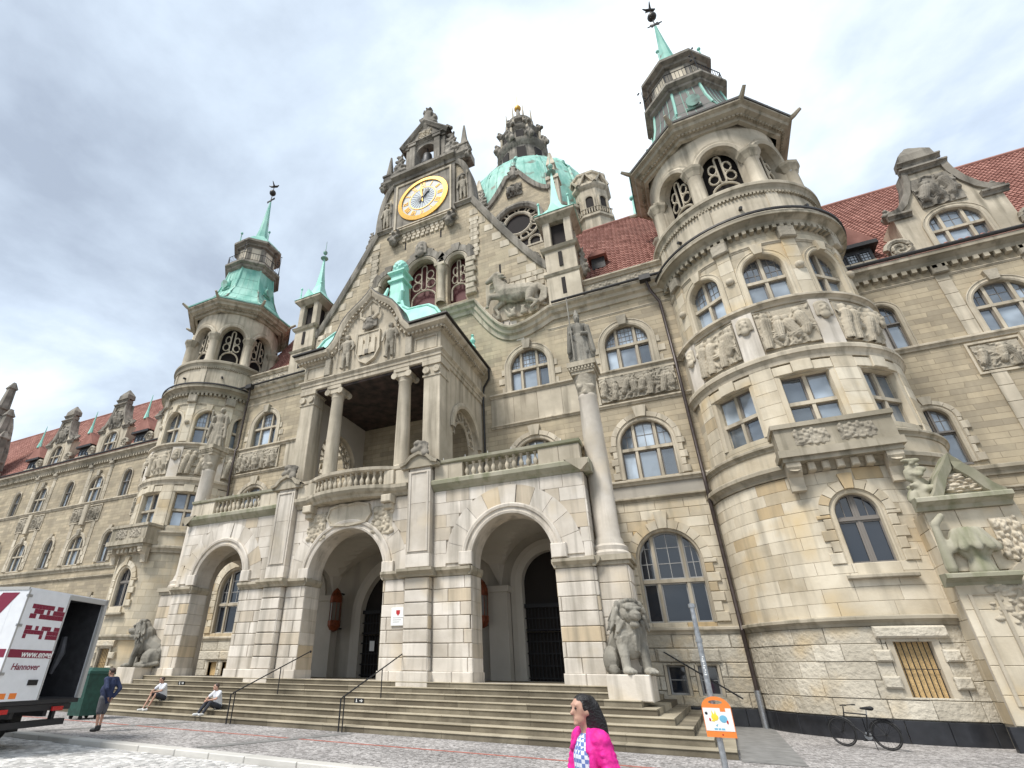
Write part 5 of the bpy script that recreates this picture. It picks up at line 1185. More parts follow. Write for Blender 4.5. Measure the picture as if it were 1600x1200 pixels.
for s in (-1, 1): m = MB(); m.loft([[(s * 2.9, LY - d, z), (s * (4.6 + d), LY - d, z), (s * (4.6 + d), YM, z)] for d, z in [(.5, 18.72), (.68, 18.74), (.68, 18.84), (.4, 18.86)]], False, False); m.build('eaves_gutter', 'gutter', RF)
m = MB(); m.tube([(5.25, 26.2, 18.7), (5.2, 26.3, 18.0), (4.8, 26.4, 17.5), (4.72, 26.42, 16.8), (4.72, 26.42, 9.5)], .07, 8); m.build('downpipe', 'gutter', RF, smooth=True)
# ================= corner turrets
TY = 27.5
def deg(a, R): return R_(a) * R
def turret(cx, near):
    c = (cx, TY); rk = random.Random(61 if near else 62)
    wops = [Op(deg(-.5, 4.42), 1.3, 5.25, 7.0, .7)]; bops = [Op(deg(1, 4.42), .98, 1.22, 2.78)]
    D1 = drum(cx, TY, 4.42); D2 = drum(cx, TY, 4.25); D3 = drum(cx, TY, 4.08)
    a0, a1 = (-100, 125) if near else (-80, 150)
    m = MB(); strips(m, deg(a0, 4.42), deg(a1, 4.42), 0, 9.9, wops + bops, D1, .3, 0, .5)
    T = m.build('turret', 'stone_mortar' if near else 'stone_warm_coursed', TH); T['label'] = 'round right-hand corner turret with copper bell roof' if near else 'round left-hand corner turret with green copper bell roof'
    if near:
        bl = courses(deg(-76, 4.42), deg(80, 4.42), 3.56, 8.62, .46, 1.2, [o.grown(.42) for o in wops], D1, .07, .008, rk, .35, ds=.3, c=.008, dv=.004, base=.35); masonry(T, bl, 'stone_warm', 200)
        bl = courses(deg(-76, 4.42), deg(80, 4.42), .62, 3.26, .53, 1.25, [o.grown(.2) for o in bops], D1, .1, .012, rk, .3, ds=.3, c=.018, dv=.015); masonry(T, bl, 'stone_rough', 120, 'rough_block')
        a = -76
        while a < 80: mb, ar = block(deg(a, 4.42) + .006, deg(a + 13, 4.42) - .006, 0, .6, [], D1, .16, rk.gauss(0, .6), .012, .2); mb.build('plinth_slab', 'black_granite', T); a += 13
    def corn(z0, z1, d, R, mat='stone_trim', dent=None, A=None, nm='cornice'):
        A = A or (a0, a1); cornice(T, z0, z1, d, deg(A[0], R), deg(A[1], R), drum(cx, TY, R), mat, .3, nm, dent)
    corn(3.26, 3.56, .26, 4.46, 'stone_mould'); corn(8.64, 9.1, .3, 4.46, 'stone_mould')
    m = MB(); m.lathe([(4.48, 9.05), (4.48, 9.8)], c, 72); m.build('parapet_band', 'stone_warm', T, smooth=True)
    corn(9.8, 10.08, .18, 4.46, 'stone_mould')
    # floors
    w2 = [Op(deg(a, 4.25), 1.75, 10.55, 12.95) for a in (-40, 0, 40)] + ([] if near else [Op(deg(80, 4.25), 1.75, 10.55, 12.95)])
    m = MB(); strips(m, deg(a0, 4.25), deg(a1, 4.25), 9.8, 14.1, w2, D2, .3, 0, .5); m.build('second_storey', 'stone_warm_coursed', T)
    m = MB(); m.lathe([(4.25, 13.9), (4.25, 16.7)], c, 72); m.build('frieze_drum', 'stone_trim', T, smooth=True)
    corn(13.5, 14.05, .24, 4.28); corn(16.45, 16.78, .3, 4.22)
    w3 = [Op(deg(a, 4.08), 1.7, 16.8, 18.8, .85) for a in ((-40, 0, 40) if near else (-40, 0, 40, 80))]
    m = MB(); strips(m, deg(a0, 4.08), deg(a1, 4.08), 16.6, 21.3, w3, D3, .3, 0, .5); m.build('third_storey', 'stone_warm_coursed', T)
    m = MB(); m.lathe([(3.3, .0), (3.3, 21.6)], c, 32); m.build('dark_core', 'dark_void', T)
    corn(20.15, 20.3, .08, 4.08)
    corn(21.15, 21.75, .62, 4.08, 'stone_mould', (.16, .24), nm='main_cornice')
    m = MB(); m.lathe([(4.72, 21.72), (4.77, 21.76), (4.77, 21.86), (4.6, 21.9)], c, 72); m.build('gutter', 'gutter', T)
    m = MB(); m.lathe([(4.08, 21.8), (4.08, 23.8)], c, 72); m.build('parapet', 'stone_trim', T, smooth=True)
    for k in range(8):
        a = 22.5 + 45 * k
        mb, ar = block(deg(a - 4, 4.08), deg(a + 4, 4.08), 21.9, 23.66, [], D3, .07, .2, .02, .2); mb.build('parapet_pier', 'stone_trim', T)
        x = (cx + 4.2 * sin(R_(a - 22.5)), TY - 4.2 * cos(R_(a - 22.5)), 22.75); m = MB(); m.tube([(cx + 4.05 * sin(R_(a - 22.5)), TY - 4.05 * cos(R_(a - 22.5)), 22.75), (cx + 4.28 * sin(R_(a - 22.5)), TY - 4.28 * cos(R_(a - 22.5)), 22.72)], .09, 8); m.build('spout', 'gutter', T)
    cornice(T, 23.66, 24.25, .26, -deg(180, 4.08), deg(180, 4.08), D3, 'stone_mould', .25, 'belt', (.09, .14))
    angs = (-40, 0, 40) if near else (0, 40, 80)
    for a in ((-40, 0, 40) if near else (-40, 0, 40, 80)):
        for ops, z, key, rr, DD in ((w2, 10.55, 'tcross', 4.25, D2), (w3, 16.8, 'tarch', 4.08, D3)):
            q = rr - .42; o_ = window(key, cx + q * sin(R_(a)), TY - q * cos(R_(a)), z, R_(a)); op = min(ops, key=lambda o: abs(o.c - deg(a, rr)))
            if key == 'tarch': surround(o_, op, DD, .08, .26, 'stone_warm'); mb = MB(); mb.prism([(op.c - .16, 19.62), (op.c + .16, 19.62), (op.c + .25, 20.15), (op.c - .25, 20.15)], DD, 0, .2); mb.build('keystone', 'stone_warm', o_)
            else:
                m = MB(); m.ring(op.outline(), [(-.02, -.2), (0, .02), (.14, .06), (.28, .06), (.3, 0)], DD); m.build('surround', 'stone_warm', o_)
                for k, (xa, xb, dd) in enumerate(((-1.05, -.36, .1), (-.35, .35, .17), (.36, 1.05, .1))):
                    mb, ar = block(op.c + xa, op.c + xb, 13.0, 13.42 + (.1 if k == 1 else 0), [], DD, dd, .3, .02, .3); mb.build('lintel_stone', 'stone_warm', o_)
        o_ = obj('relief_panel', SC['relief_a' if a == 0 else 'relief_b'], T, loc=(cx + 4.3 * sin(R_(a)), TY - 4.3 * cos(R_(a)), 15.27), rz=R_(a), sc_=(1.02, .9, 1.16))
        m = MB(); s0 = deg(a, 4.25); m.ring([(s0 - 1.15, 14.15), (s0 - 1.15, 16.4), (s0 + 1.15, 16.4), (s0 + 1.15, 14.15)], [(-.1, 0), (-.08, .1), (.04, .1), (.04, 0)], D2, closed=True); m.build('panel_frame', 'stone_trim', T)
    for a in ((-60, -20, 20, 60) if near else (-20, 20, 60, 100)):
        for k in range(6): mb, ar = block(deg(a, 4.25) - .42, deg(a, 4.25) + .42, 10.1 + k * .57, 10.66 + k * .57, [], D2, .1, rk.gauss(.2, .5), .008, .25); mb.build('pilaster_stone', 'stone_warm', T)
        mb, ar = block(deg(a, 4.25) - .42, deg(a, 4.25) + .42, 14.06, 16.44, [], D2, .16, .5, .02, .25); mb.build('frieze_pier', 'stone_pale', T)
        obj('mask', SC['head_pale'], T, loc=(cx + 4.42 * sin(R_(a)), TY - 4.42 * cos(R_(a)), 15.45), rz=R_(a), sc_=(.8, .6, .85))
        for k in range(5): mb, ar = block(deg(a, 4.08) - .3, deg(a, 4.08) + .3, 17.0 + k * .72, 17.71 + k * .72, [], D3, .09, rk.gauss(.2, .5), .008, .25); mb.build('pilaster_stone', 'stone_warm', T)
        mb, ar = block(deg(a, 4.08) - .36, deg(a, 4.08) + .36, 20.3, 21.0, [], D3, .3, .1, .06, .25); mb.build('console', 'stone_carved', T)
        m = MB(); m.ell((cx + 4.2 * sin(R_(a)), TY - 4.2 * cos(R_(a)), 18.6), (.2, .2, .2)); m.build('boss', 'stone_trim', T, smooth=True)
    # ground-floor window, basement window, balcony
    for op, key in ((wops[0], 'tground2'),):
        q = 4.42 - .3; o_ = window(key, cx + q * sin(op.c / 4.42), TY - q * cos(op.c / 4.42), op.z0, op.c / 4.42); surround(o_, op, D1, .06, .16, 'stone_warm'); quoins(o_, op.grown(.16), D1, .13, .26, .42, .4, 9, 'stone_warm')
        mb, ar = block(op.c - .95, op.c + .95, 4.72, 4.86, [], D1, .3, -.3, .03, .25); mb.build('sill', 'stone_mould', o_); mb, ar = block(op.c - .62, op.c + .62, 4.86, 5.24, [], D1, .1, .2, .01, .25); mb.build('apron', 'stone_warm', o_)
    op = bops[0]
    m = MB(); m.add([D1(x, z, -.16) for x, z in op.outline()], [(0, 1, 2, 3)]); BO = m.build('basement_window', 'chipboard', T)
    m = MB()
    for i in range(7): x = op.l + .06 + (op.w - .12) * i / 6; m.tube([D1(x, op.z0, -.06), D1(x, op.zs, -.06)], .014, 6)
    m.tube([D1(op.l, 2.0, -.06), D1(op.r, 2.0, -.06)], .012, 6); m.build('iron_bars', 'iron', T)
    m = MB(); m.ring(op.outline(), [(-.02, -.2), (0, .05), (.2, .1), (.2, 0)], D1); m.build('basement_surround', 'stone_trim', T)
    mb, ar = block(op.c - .9, op.c + .9, op.zs + .1, op.zs + .46, [], D1, .26, .2, .06, .2); mb.build('basement_lintel', 'stone_rough', T)
    for s in (-1, 1):
        for k in range(2): mb, ar = block(op.c + s * .85 - .22, op.c + s * .85 + .22, 1.45 + k * .75, 1.8 + k * .75, [], D1, .22, .2, .05, .2); mb.build('basement_jamb_stone', 'stone_rough', T)
    # flat balcony
    by = TY - 4.42; hw = 1.95
    m = MB(); m.box(cx - hw, cx + hw, by - .75, by + .6, 9.12, 9.4); m.box(cx - hw + .1, cx + hw - .1, by - .62, by + .6, 8.95, 9.12); BA = m.build('turret_balcony', 'stone_mould', T)
    m = MB(); m.box(cx - hw + .08, cx + hw - .08, by - .62, by + .5, 9.4, 10.3); m.build('parapet_panel', 'stone_mould', T); m = MB(); m.box(cx - hw, cx + hw, by - .72, by + .55, 10.3, 10.48); m.build('coping', 'stone_mould', T)
    for s in (-1, 1):
        obj('scrollwork_panel', SC['scrollwork'], T, loc=(cx + s * .72, by - .63, 9.86), sc_=(.72, .6, .95)).data = SC['scrollwork']
        m = MB(); m.tube([(cx + s * 1.55, by - .45, 8.72), (cx + s * 1.55 + .001, by - .46, 8.73)], .2, 10); P_ = [(0, 0), (.62, 0), (.62, -.18), (.5, -.36), (.28, -.5), (.2, -.8), (.2, -1.0), (0, -1.02)]
        m.loft([[(cx + s * 1.55 + q, by + .05 - d, 8.95 + z) for d, z in P_] for q in (-.24, .24)], True, True); m.build('console', 'stone_trim', T)
    for i in range(5): m = MB(); m.cbox(cx - 1.08 + i * .45, cx - .84 + i * .45, by - .42, by + .3, 8.62, 8.95, .04); m.build('corbel', 'stone_trim', T)
    # open lantern
    D4 = drum(cx, TY, 3.62); lops = [Op(deg(45 * k, 3.62), 2.15, 24.2, 27.15, 1.07) for k in range(-4, 4)]
    lops2 = [Op(o.c, o.w, o.z0, o.zs, o.rise) for o in lops]
    m = MB(); s0 = deg(-180 - 22.5, 3.62); strips(m, s0, s0 + 2 * pi * 3.62, 24.2, 30.1, lops2, D4, .3, 0, .6); m.build('lantern_wall', 'stone_trim', T)
    m = MB(); m.lathe([(2.75, 24.0), (2.75, 30)], c, 24); m.build('lantern_dark', 'dark_inside', T)  # near-black cylinder added as the shade inside the open lantern
    m = MB(); m.lathe([(4.05, 24.26), (2.7, 24.3)], c, 48); m.build('lantern_floor', 'stone_trim', T)
    for k in range(8):
        a = R_(45 * k + 22.5); x, y = cx + 3.7 * sin(a), TY - 3.7 * cos(a)
        m = MB(); m.lathe([(.44, 24.25), (.44, 24.5), (.38, 24.6), (.37, 26.45), (.4, 26.5)], (x, y), 14); m.build('lantern_column', 'stone_trim', T, smooth=True)
        m = MB(); m.lathe([(.42, 26.5), (.5, 26.75), (.6, 26.95), (.62, 27.12), (.4, 27.14)], (x, y), 8, phase=a + pi / 8); m.build('lantern_capital', 'stone_mould', T)
        op = lops[k]; m = MB(); m.ring(op.outline(18, False), [(-.05, -.25), (-.05, .1), (.12, .16), (.22, .1), (.34, .14), (.36, 0)], D4); m.build('lantern_arch', 'stone_trim', T)
        tracery(T, op.c, 1.85, 24.3, 27.2, D4, -.52, .06)
    # eaves and bell-shaped roof
    n8 = lambda ap, z: [(cx + ap / cos(pi / 8) * sin(R_(45 * k + 22.5)), TY - ap / cos(pi / 8) * cos(R_(45 * k + 22.5)), z) for k in range(8)]
    m = MB(); m.loft([n8(3.55, 29.5), n8(3.75, 29.55), n8(3.8, 29.75), n8(4.25, 29.95), n8(4.3, 30.15), n8(4.5, 30.25), n8(4.5, 30.4)], True, False); m.build('lantern_eaves', 'stone_mould', T)
    m = MB()
    for k in range(8):
        p0, p1 = Vector(n8(3.95, 29.85)[k]), Vector(n8(3.95, 29.85)[(k + 1) % 8])
        for i in range(16): q = p0 + (p1 - p0) * (i + .5) / 16; m.box(q.x - .06, q.x + .06, q.y - .06, q.y + .06, 29.72, 29.88)
    m.build('eaves_dentils', 'stone_mould', T, kind='stuff')
    prof = ((4.55, 30.38), (4.58, 30.5), (3.95, 30.85), (3.4, 31.45), (2.95, 32.3), (2.55, 33.4), (2.25, 34.7), (2.05, 36.3))
    brown = {0, 1, 7} if near else {3, 4, 5, 6, 7}
    for k in range(8):
        m = MB(); rr_ = [n8(a, z) for a, z in prof]; kk = (k - 1) % 8
        m.loft([[r[kk], r[(kk + 1) % 8]] for r in rr_], False, False, (.28 if k in brown else (-.12 if not near else 0)) + rk.uniform(-.06, .06)); m.build('roof_panel', 'copper_green' if k not in brown else 'copper_brown', T, smooth=True)
        m = MB(); m.tube([Vector(r[kk]) for r in rr_], .09, 6); m.build('hip_roll', 'copper_green', T, smooth=True)
        m = MB()
        for q in (.28, .5, .72): m.tube([Vector(r[kk]) * (1 - q) + Vector(r[(kk + 1) % 8]) * q + Vector((0, 0, .005)) for r in rr_[1:]], .022, 5)
        for r in rr_[2:-1]: m.tube([Vector(r[kk]) + Vector((0, 0, .01)), Vector(r[(kk + 1) % 8]) + Vector((0, 0, .01))], .016, 5)
        m.build('roof_seam', 'copper_green' if k not in brown else 'copper_brown', T)
        a = R_(45 * k + 22.5); u_ = Vector((sin(a), -cos(a), 0)); p = Vector((cx, TY, 30.35)); m = MB()
        m.tube([p + u_ * 4.5, p + u_ * 5.0 + Vector((0, 0, .1)), p + u_ * 5.4 + Vector((0, 0, .32))], [.2, .14, .1], 6); m.build('gargoyle', 'stone_mould', T)
        if k % 2 == 0:
            a = R_(45 * k); u_ = Vector((sin(a), -cos(a), 0)); v_ = Vector((cos(a), sin(a), 0)); p = Vector((cx, TY, 33.4)) + u_ * 2.5
            m = MB(); m.tube([p - v_ * .45 + u_ * .12, p + v_ * .45 + u_ * .12], .12, 6); m.tube([p + u_ * .45 + Vector((0, 0, .35)), p + u_ * .1 + Vector((0, 0, .45)), p - u_ * .15 + Vector((0, 0, 1.2))], [.42, .34, .03], 10); m.tube([p + u_ * .0 + Vector((0, 0, 1.0)), p + Vector((0, 0, 1.9))], [.06, .02], 6); m.build('lucarne', 'copper_brown' if k in brown else 'copper_green', T, smooth=True)
    m = MB(); m.loft([n8(2.0, 36.1), n8(2.3, 36.3), n8(2.32, 36.5), n8(2.6, 36.65), n8(2.6, 36.85), n8(2.4, 36.95), n8(1.6, 36.96)], True, False); m.build('gallery', 'stone_soot', T)
    m = MB(); m.loft([n8(1.72, 36.9), n8(1.72, 39.5)], True, False); m.build('gallery_drum', 'stone_soot', T)
    for k in range(8):
        p = [Vector(v) for v in n8(1.74, 37.2)]; a, b_ = p[k], p[(k + 1) % 8]; d_ = (b_ - a); nrm = Vector((d_.y, -d_.x, 0)).normalized() * .04
        m = MB(); q0, q1 = a + d_ * .2, a + d_ * .8
        m.add([q0 + nrm, q1 + nrm, q1 + nrm + Vector((0, 0, 1.9)), q0 + nrm + Vector((0, 0, 1.9)), q0, q1, q1 + Vector((0, 0, 1.9)), q0 + Vector((0, 0, 1.9))], [(0, 1, 2, 3), (0, 1, 5, 4), (1, 2, 6, 5), (2, 3, 7, 6), (3, 0, 4, 7)], .8); m.build('drum_panel', 'stone_trim', T)
        p = [Vector(v) for v in n8(2.42, 36.95)]; a, b_ = p[k], p[(k + 1) % 8]; m = MB(); up = Vector((0, 0, .95))
        m.tube([a, a + up], .03, 5); m.tube([a + up, b_ + up], .03, 5); m.tube([a + up * .15, b_ + up * .15], .025, 5)
        for i in range(1, 9): q = a + (b_ - a) * i / 9; m.tube([q + up * .15, q + up], .016, 4)
        m.build('railing', 'iron', T)
        if k % 2 == 0:
            m = MB(); q = a + Vector((0, 0, .9)); m.tube([q, q + Vector((0, 0, 1.4))], [.03, .015], 5)
            for i in range(5): m.ell(q + Vector((random.uniform(-.25, .25), random.uniform(-.25, .25), .3 + i * .28)), (.07, .07, .07), 6, 4)
            m.build('iron_flower', 'iron', T)
    m = MB(); m.loft([n8(1.72, 39.3), n8(1.95, 39.4), n8(2.0, 39.55), n8(2.3, 39.7), n8(2.3, 39.95), n8(2.1, 40.0)], True, False); m.build('cap_cornice', 'stone_soot', T)
    m = MB(); m.loft([n8(2.15, 39.98), n8(1.95, 40.4), n8(1.6, 40.9), n8(1.05, 41.4), n8(.65, 42.0), n8(.45, 43.2), n8(.26, 45.4), n8(.08, 47.8)], True, False); m.build('spire', 'copper_green', T)
    m = MB(); m.tube([(cx, TY, 47.6), (cx, TY, 50.2)], .045, 6); m.ell((cx, TY, 49.3), (.36, .36, .36)); 
    for k in range(6): a = pi * k / 3; m.tube([(cx, TY, 48.1), (cx + .55 * cos(a), TY + .2 * sin(a), 48.1 + .55 * sin(a))], [.07, .05], 5)
    m.build('spire_ball', 'bronze', T, smooth=True)
    obj('weather_bird', SC['bird'], T, loc=(cx, TY, 50.3), rz=.5, sc_=(.85, .85, .85))
    for k in (1, 3, 5, 7): p = n8(1.9, 40.3)[k]; m = MB(); m.tube([p, (p[0], p[1], p[2] + 1.2)], [.07, .04], 6); m.ell((p[0], p[1], p[2] + 1.3), (.13, .13, .16), 8, 6); m.build('cap_finial', 'copper_green', T, smooth=True)
    return T
TR_ = turret(20.25, True); TL_ = turret(-20.25, False)
# downpipes in the angles
for s in (-1, 1):
    m = MB(); x = s * 15.75
    m.tube([(s * 15.2, YM - .75, 22.0), (s * 15.35, YM - .55, 21.2), (s * 15.7, YM - .3, 20.4), (x, YM - .28, 16.9), (x, YM - .4, 16.7), (x, YM - .4, 14.5), (x, YM - .28, 13.4), (x, YM - .28, 10.4), (x, YM - .42, 10.1), (x, YM - .42, 9.2), (x, YM - .28, 8.8), (x, YM - .28, 3.7), (x, YM - .42, 3.4), (x, YM - .3, 3.1), (x, YM - .3, 1.2)], .085, 10)
    DP = m.build('downpipe', 'pipe_brown', TH, smooth=True); m = MB(); m.tube([(x, YM - .3, 1.25), (x, YM - .3, .0)], .12, 10); m.build('pipe_shoe', 'steel', DP, smooth=True)
    m = MB(); m.box(s * 15.2 - .3, s * 15.2 + .3, YM - 1.0, YM - .6, 21.75, 22.1); m.build('hopper', 'gutter', DP)
# ================= small square turrets beside the gable
for s in (-1, 1):
    x = s * 10.6; q = lambda r, z, y=YM + .55: [(x - r, y - r, z), (x + r, y - r, z), (x + r, y + r, z), (x - r, y + r, z)]
    m = MB(); m.loft([q(1.05, 22.0), q(1.05, 24.3)]); m.loft([q(1.0, 24.3), q(1.0, 26.6)]); PT = m.build('pinnacle', 'stone_trim', TH)
    m = MB(); m.loft([q(1.0, 24.2), q(1.12, 24.3), q(1.2, 24.45), q(1.0, 24.5)], True, False); m.build('pinnacle_cornice', 'stone_mould', PT); m = MB(); m.loft([q(1.0, 26.4), q(1.15, 26.5), q(1.25, 26.7), q(1.0, 26.75)], True, False); m.build('pinnacle_cornice', 'stone_mould', PT)
    for z0, z1 in ((22.7, 24.0), (25.0, 26.2)): MB().box(x - .12, x + .12, YM - .52, YM - .44, z0, z1).build('slit', 'dark_void', PT)
    for dx in (-.72, .72):
        for dy in (-.72, .72): m = MB(); m.cbox(x + dx - .24, x + dx + .24, YM + .55 + dy - .24, YM + .55 + dy + .24, 26.7, 29.2, .03); m.build('corner_post', 'stone_trim', PT)
    m = MB(); m.loft([q(.55, 26.7), q(.55, 29.2)]); m.build('dark_inside', 'dark_inside', PT)
    m = MB(); m.loft([q(.95, 29.1), q(1.1, 29.25), q(1.35, 29.45), q(1.35, 29.65), q(1.2, 29.7)], True, True); m.build('eaves', 'stone_mould', PT)
    m = MB(); m.loft([q(1.4, 29.66), q(1.3, 29.8), q(.85, 30.3), q(.5, 30.9), q(.3, 31.7), q(.16, 33.2), q(.05, 35.0)], True, True); m.build('spirelet', 'copper_bright', PT)
    m = MB(); m.tube([(x, YM + .55, 34.8), (x, YM + .55, 37.2)], [.05, .02], 6); m.ell((x, YM + .55, 35.8), (.2, .2, .22)); m.ell((x, YM + .55, 35.1), (.35, .35, .1)); m.build('spire_ball', 'copper_brown', PT, smooth=True)
    for dx in (-1.05, 1.05):
        m = MB(); m.tube([(x + dx, YM - .5, 29.7), (x + dx, YM - .5, 31.0)], [.1, .04], 6); m.ell((x + dx, YM - .5, 31.05), (.1, .1, .14)); m.build('corner_spike', 'copper_bright', PT, smooth=True)
    m = MB(); m.prism([(x - .45, 29.72), (x + .45, 29.72), (x, 30.5)], FM, -.2, .82); m.build('gablet', 'copper_bright', PT)
    obj('scroll_bracket', SC['scroll_group'], PT, loc=(x + s * 1.25, YM + .4, 24.6), sc_=(.55, .8, .9)); 
    # sculpted horse on the cornice
    bk = MB(); bk.box(*sorted((s * 5.2, s * 9.5)), YM - .12, YM, 22.2, 25.6); bk.build('horse_backing', 'stone_trim', TH)
    rk = random.Random(71); 
    for i in range(5):
        for j in range(3): mb = MB(); xa = s * 7.4 - 1.9 + i * .78 + (j % 2) * .3; mb.cbox(xa, xa + .7, YM - .2, YM - .1, 24.2 + j * .46, 24.62 + j * .46, .03, rk.gauss(0, .6)); mb.build('backing_stone', 'stone_trim', TH) if abs(xa + .35) < 9.4 and abs(xa) > 5.2 else None
    h = obj('horse_sculpture', SC['horse'], None, loc=(s * 7.25, YM - .35, 22.15), sc_=(1.02 * (1 if s > 0 else -1), 1.0, 1.12)); tag(h, 'carved stone horse leaping over the cornice ' + ('right of the gable' if s > 0 else 'left of the gable'), 'sculpture', 'carved horses on the cornice')
    # attic parapet with carved panels between pinnacle and turret
    a, c = sorted((s * 11.7, s * 16.3)); m = MB(); m.box(a, c, YM + .1, YM + .6, 22.05, 23.4); m.sweep(CORN(23.3, 23.6, .25), [a, c], flat(YM + .1)); AT = m.build('attic_parapet', 'stone_trim', TH)
    for i in range(2): obj('scrollwork_panel', SC['scrollwork'], AT, loc=(s * (12.9 + i * 2.1), YM + .08, 22.75), sc_=(1.05, .7, 1.1)); 
# ---- columns with statues at the porch ends, lions
for s in (-1, 1):
    x, y = s * 11.75, 21.0
    m = MB(); m.box(x - .62, x + .62, y - .7, y + .65, 1.1, 5.3); CP = m.build('column_pier', 'stone_pale', TH)
    for a, b_ in courses(x - .62, x + .62, 1.2, 5.24, .55, 2, [], flat(y - .7), .05, .016, random, .1, c=.02): b_.build('rusticated_block', 'stone_pale', CP)
    for sg in (-1, 1):
        for a, b_ in courses(y - .7, y + .6, 1.2, 5.24, .55, 2, [], side(x + sg * .62, sg), .05, .016, random, .1, c=.02): b_.build('rusticated_block', 'stone_pale', CP)
    m = MB(); m.box(x - .72, x + .72, y - .8, y + .7, 5.28, 5.42); m.box(x - .82, x + .82, y - .9, y + .75, 5.42, 5.62); m.build('impost', 'stone_mould', CP)
    m = MB(); m.lathe([(.72, 5.6), (.74, 5.75), (.66, 5.85), (.68, 6.0), (.56, 6.1), (.52, 6.3), (.47, 6.4), (.46, 9.5), (.395, 12.5), (.42, 12.55), (.4, 12.65)], (x, y), 28); m.build('column_shaft', 'stone_pale', CP, smooth=True)
    m = MB(); m.lathe([(.4, 12.6), (.42, 13.0), (.52, 13.6)], (x, y), 16); m.build('capital_bell', 'stone_carved', CP, smooth=True); obj('capital', SC['capital'], CP, loc=(x, y, 12.62), sc_=(.72, 1.3, .95))
    m = MB(); m.box(x - .5, x + .5, y - .5, y + .5, 13.6, 13.75); m.box(x - .55, x + .55, y - .55, y + .55, 13.75, 13.95); m.box(x - .63, x + .63, y - .63, y + .63, 13.95, 14.2); dentils(m, x - .57, x + .57, 13.82, 13.94, .5, .61, .07, .07, flat(y)); m.build('abacus', 'stone_mould', CP)
    st_ = obj('statue', SC['bishop' if s > 0 else 'maiden'], None, loc=(x, y, 14.2), rz=.25 if s > 0 else .5, sc_=(.84, .84, 1.02)); tag(st_, 'weathered stone bishop statue with staff on the column right of the porch' if s > 0 else 'pale stone statue of draped woman on the column left of the porch', 'statue')
    # lion on its pedestal
    px = s * 12.0; py = 19.9
    m = MB(); m.cbox(px - .66, px + .66, py - .85, py + 1.0, 1.0, 1.74, .03); pd_ = m.build('lion_pedestal', 'stone_pale', None); tag(pd_, 'plain pale stone block under the ' + ('right' if s > 0 else 'left') + ' lion', 'pedestal')
    m = obj('lion_statue', SC['lion'], None, loc=(px, py + .12, 1.72), rz=.55 if s > 0 else -1.0, sc_=(1.06, .95, 1.04)); tag(m, 'seated roaring stone lion facing out in front of the right-hand column' if s > 0 else 'seated stone lion turned to the left beside the left arch', 'lion statue')
m = MB(); m.tube([(12.6, YM - .35, 2.6), (15.2, YM - .35, .95)], .03, 8); m.tube([(12.9, YM - .35, 2.42), (12.9, YM, 2.42)], .02, 6); m.tube([(15.0, YM - .35, 1.1), (15.0, YM, 1.1)], .02, 6); tag(m.build('wall_rail', 'iron', None), 'thin sloping iron rail across the basement windows behind the right lion', 'rail')
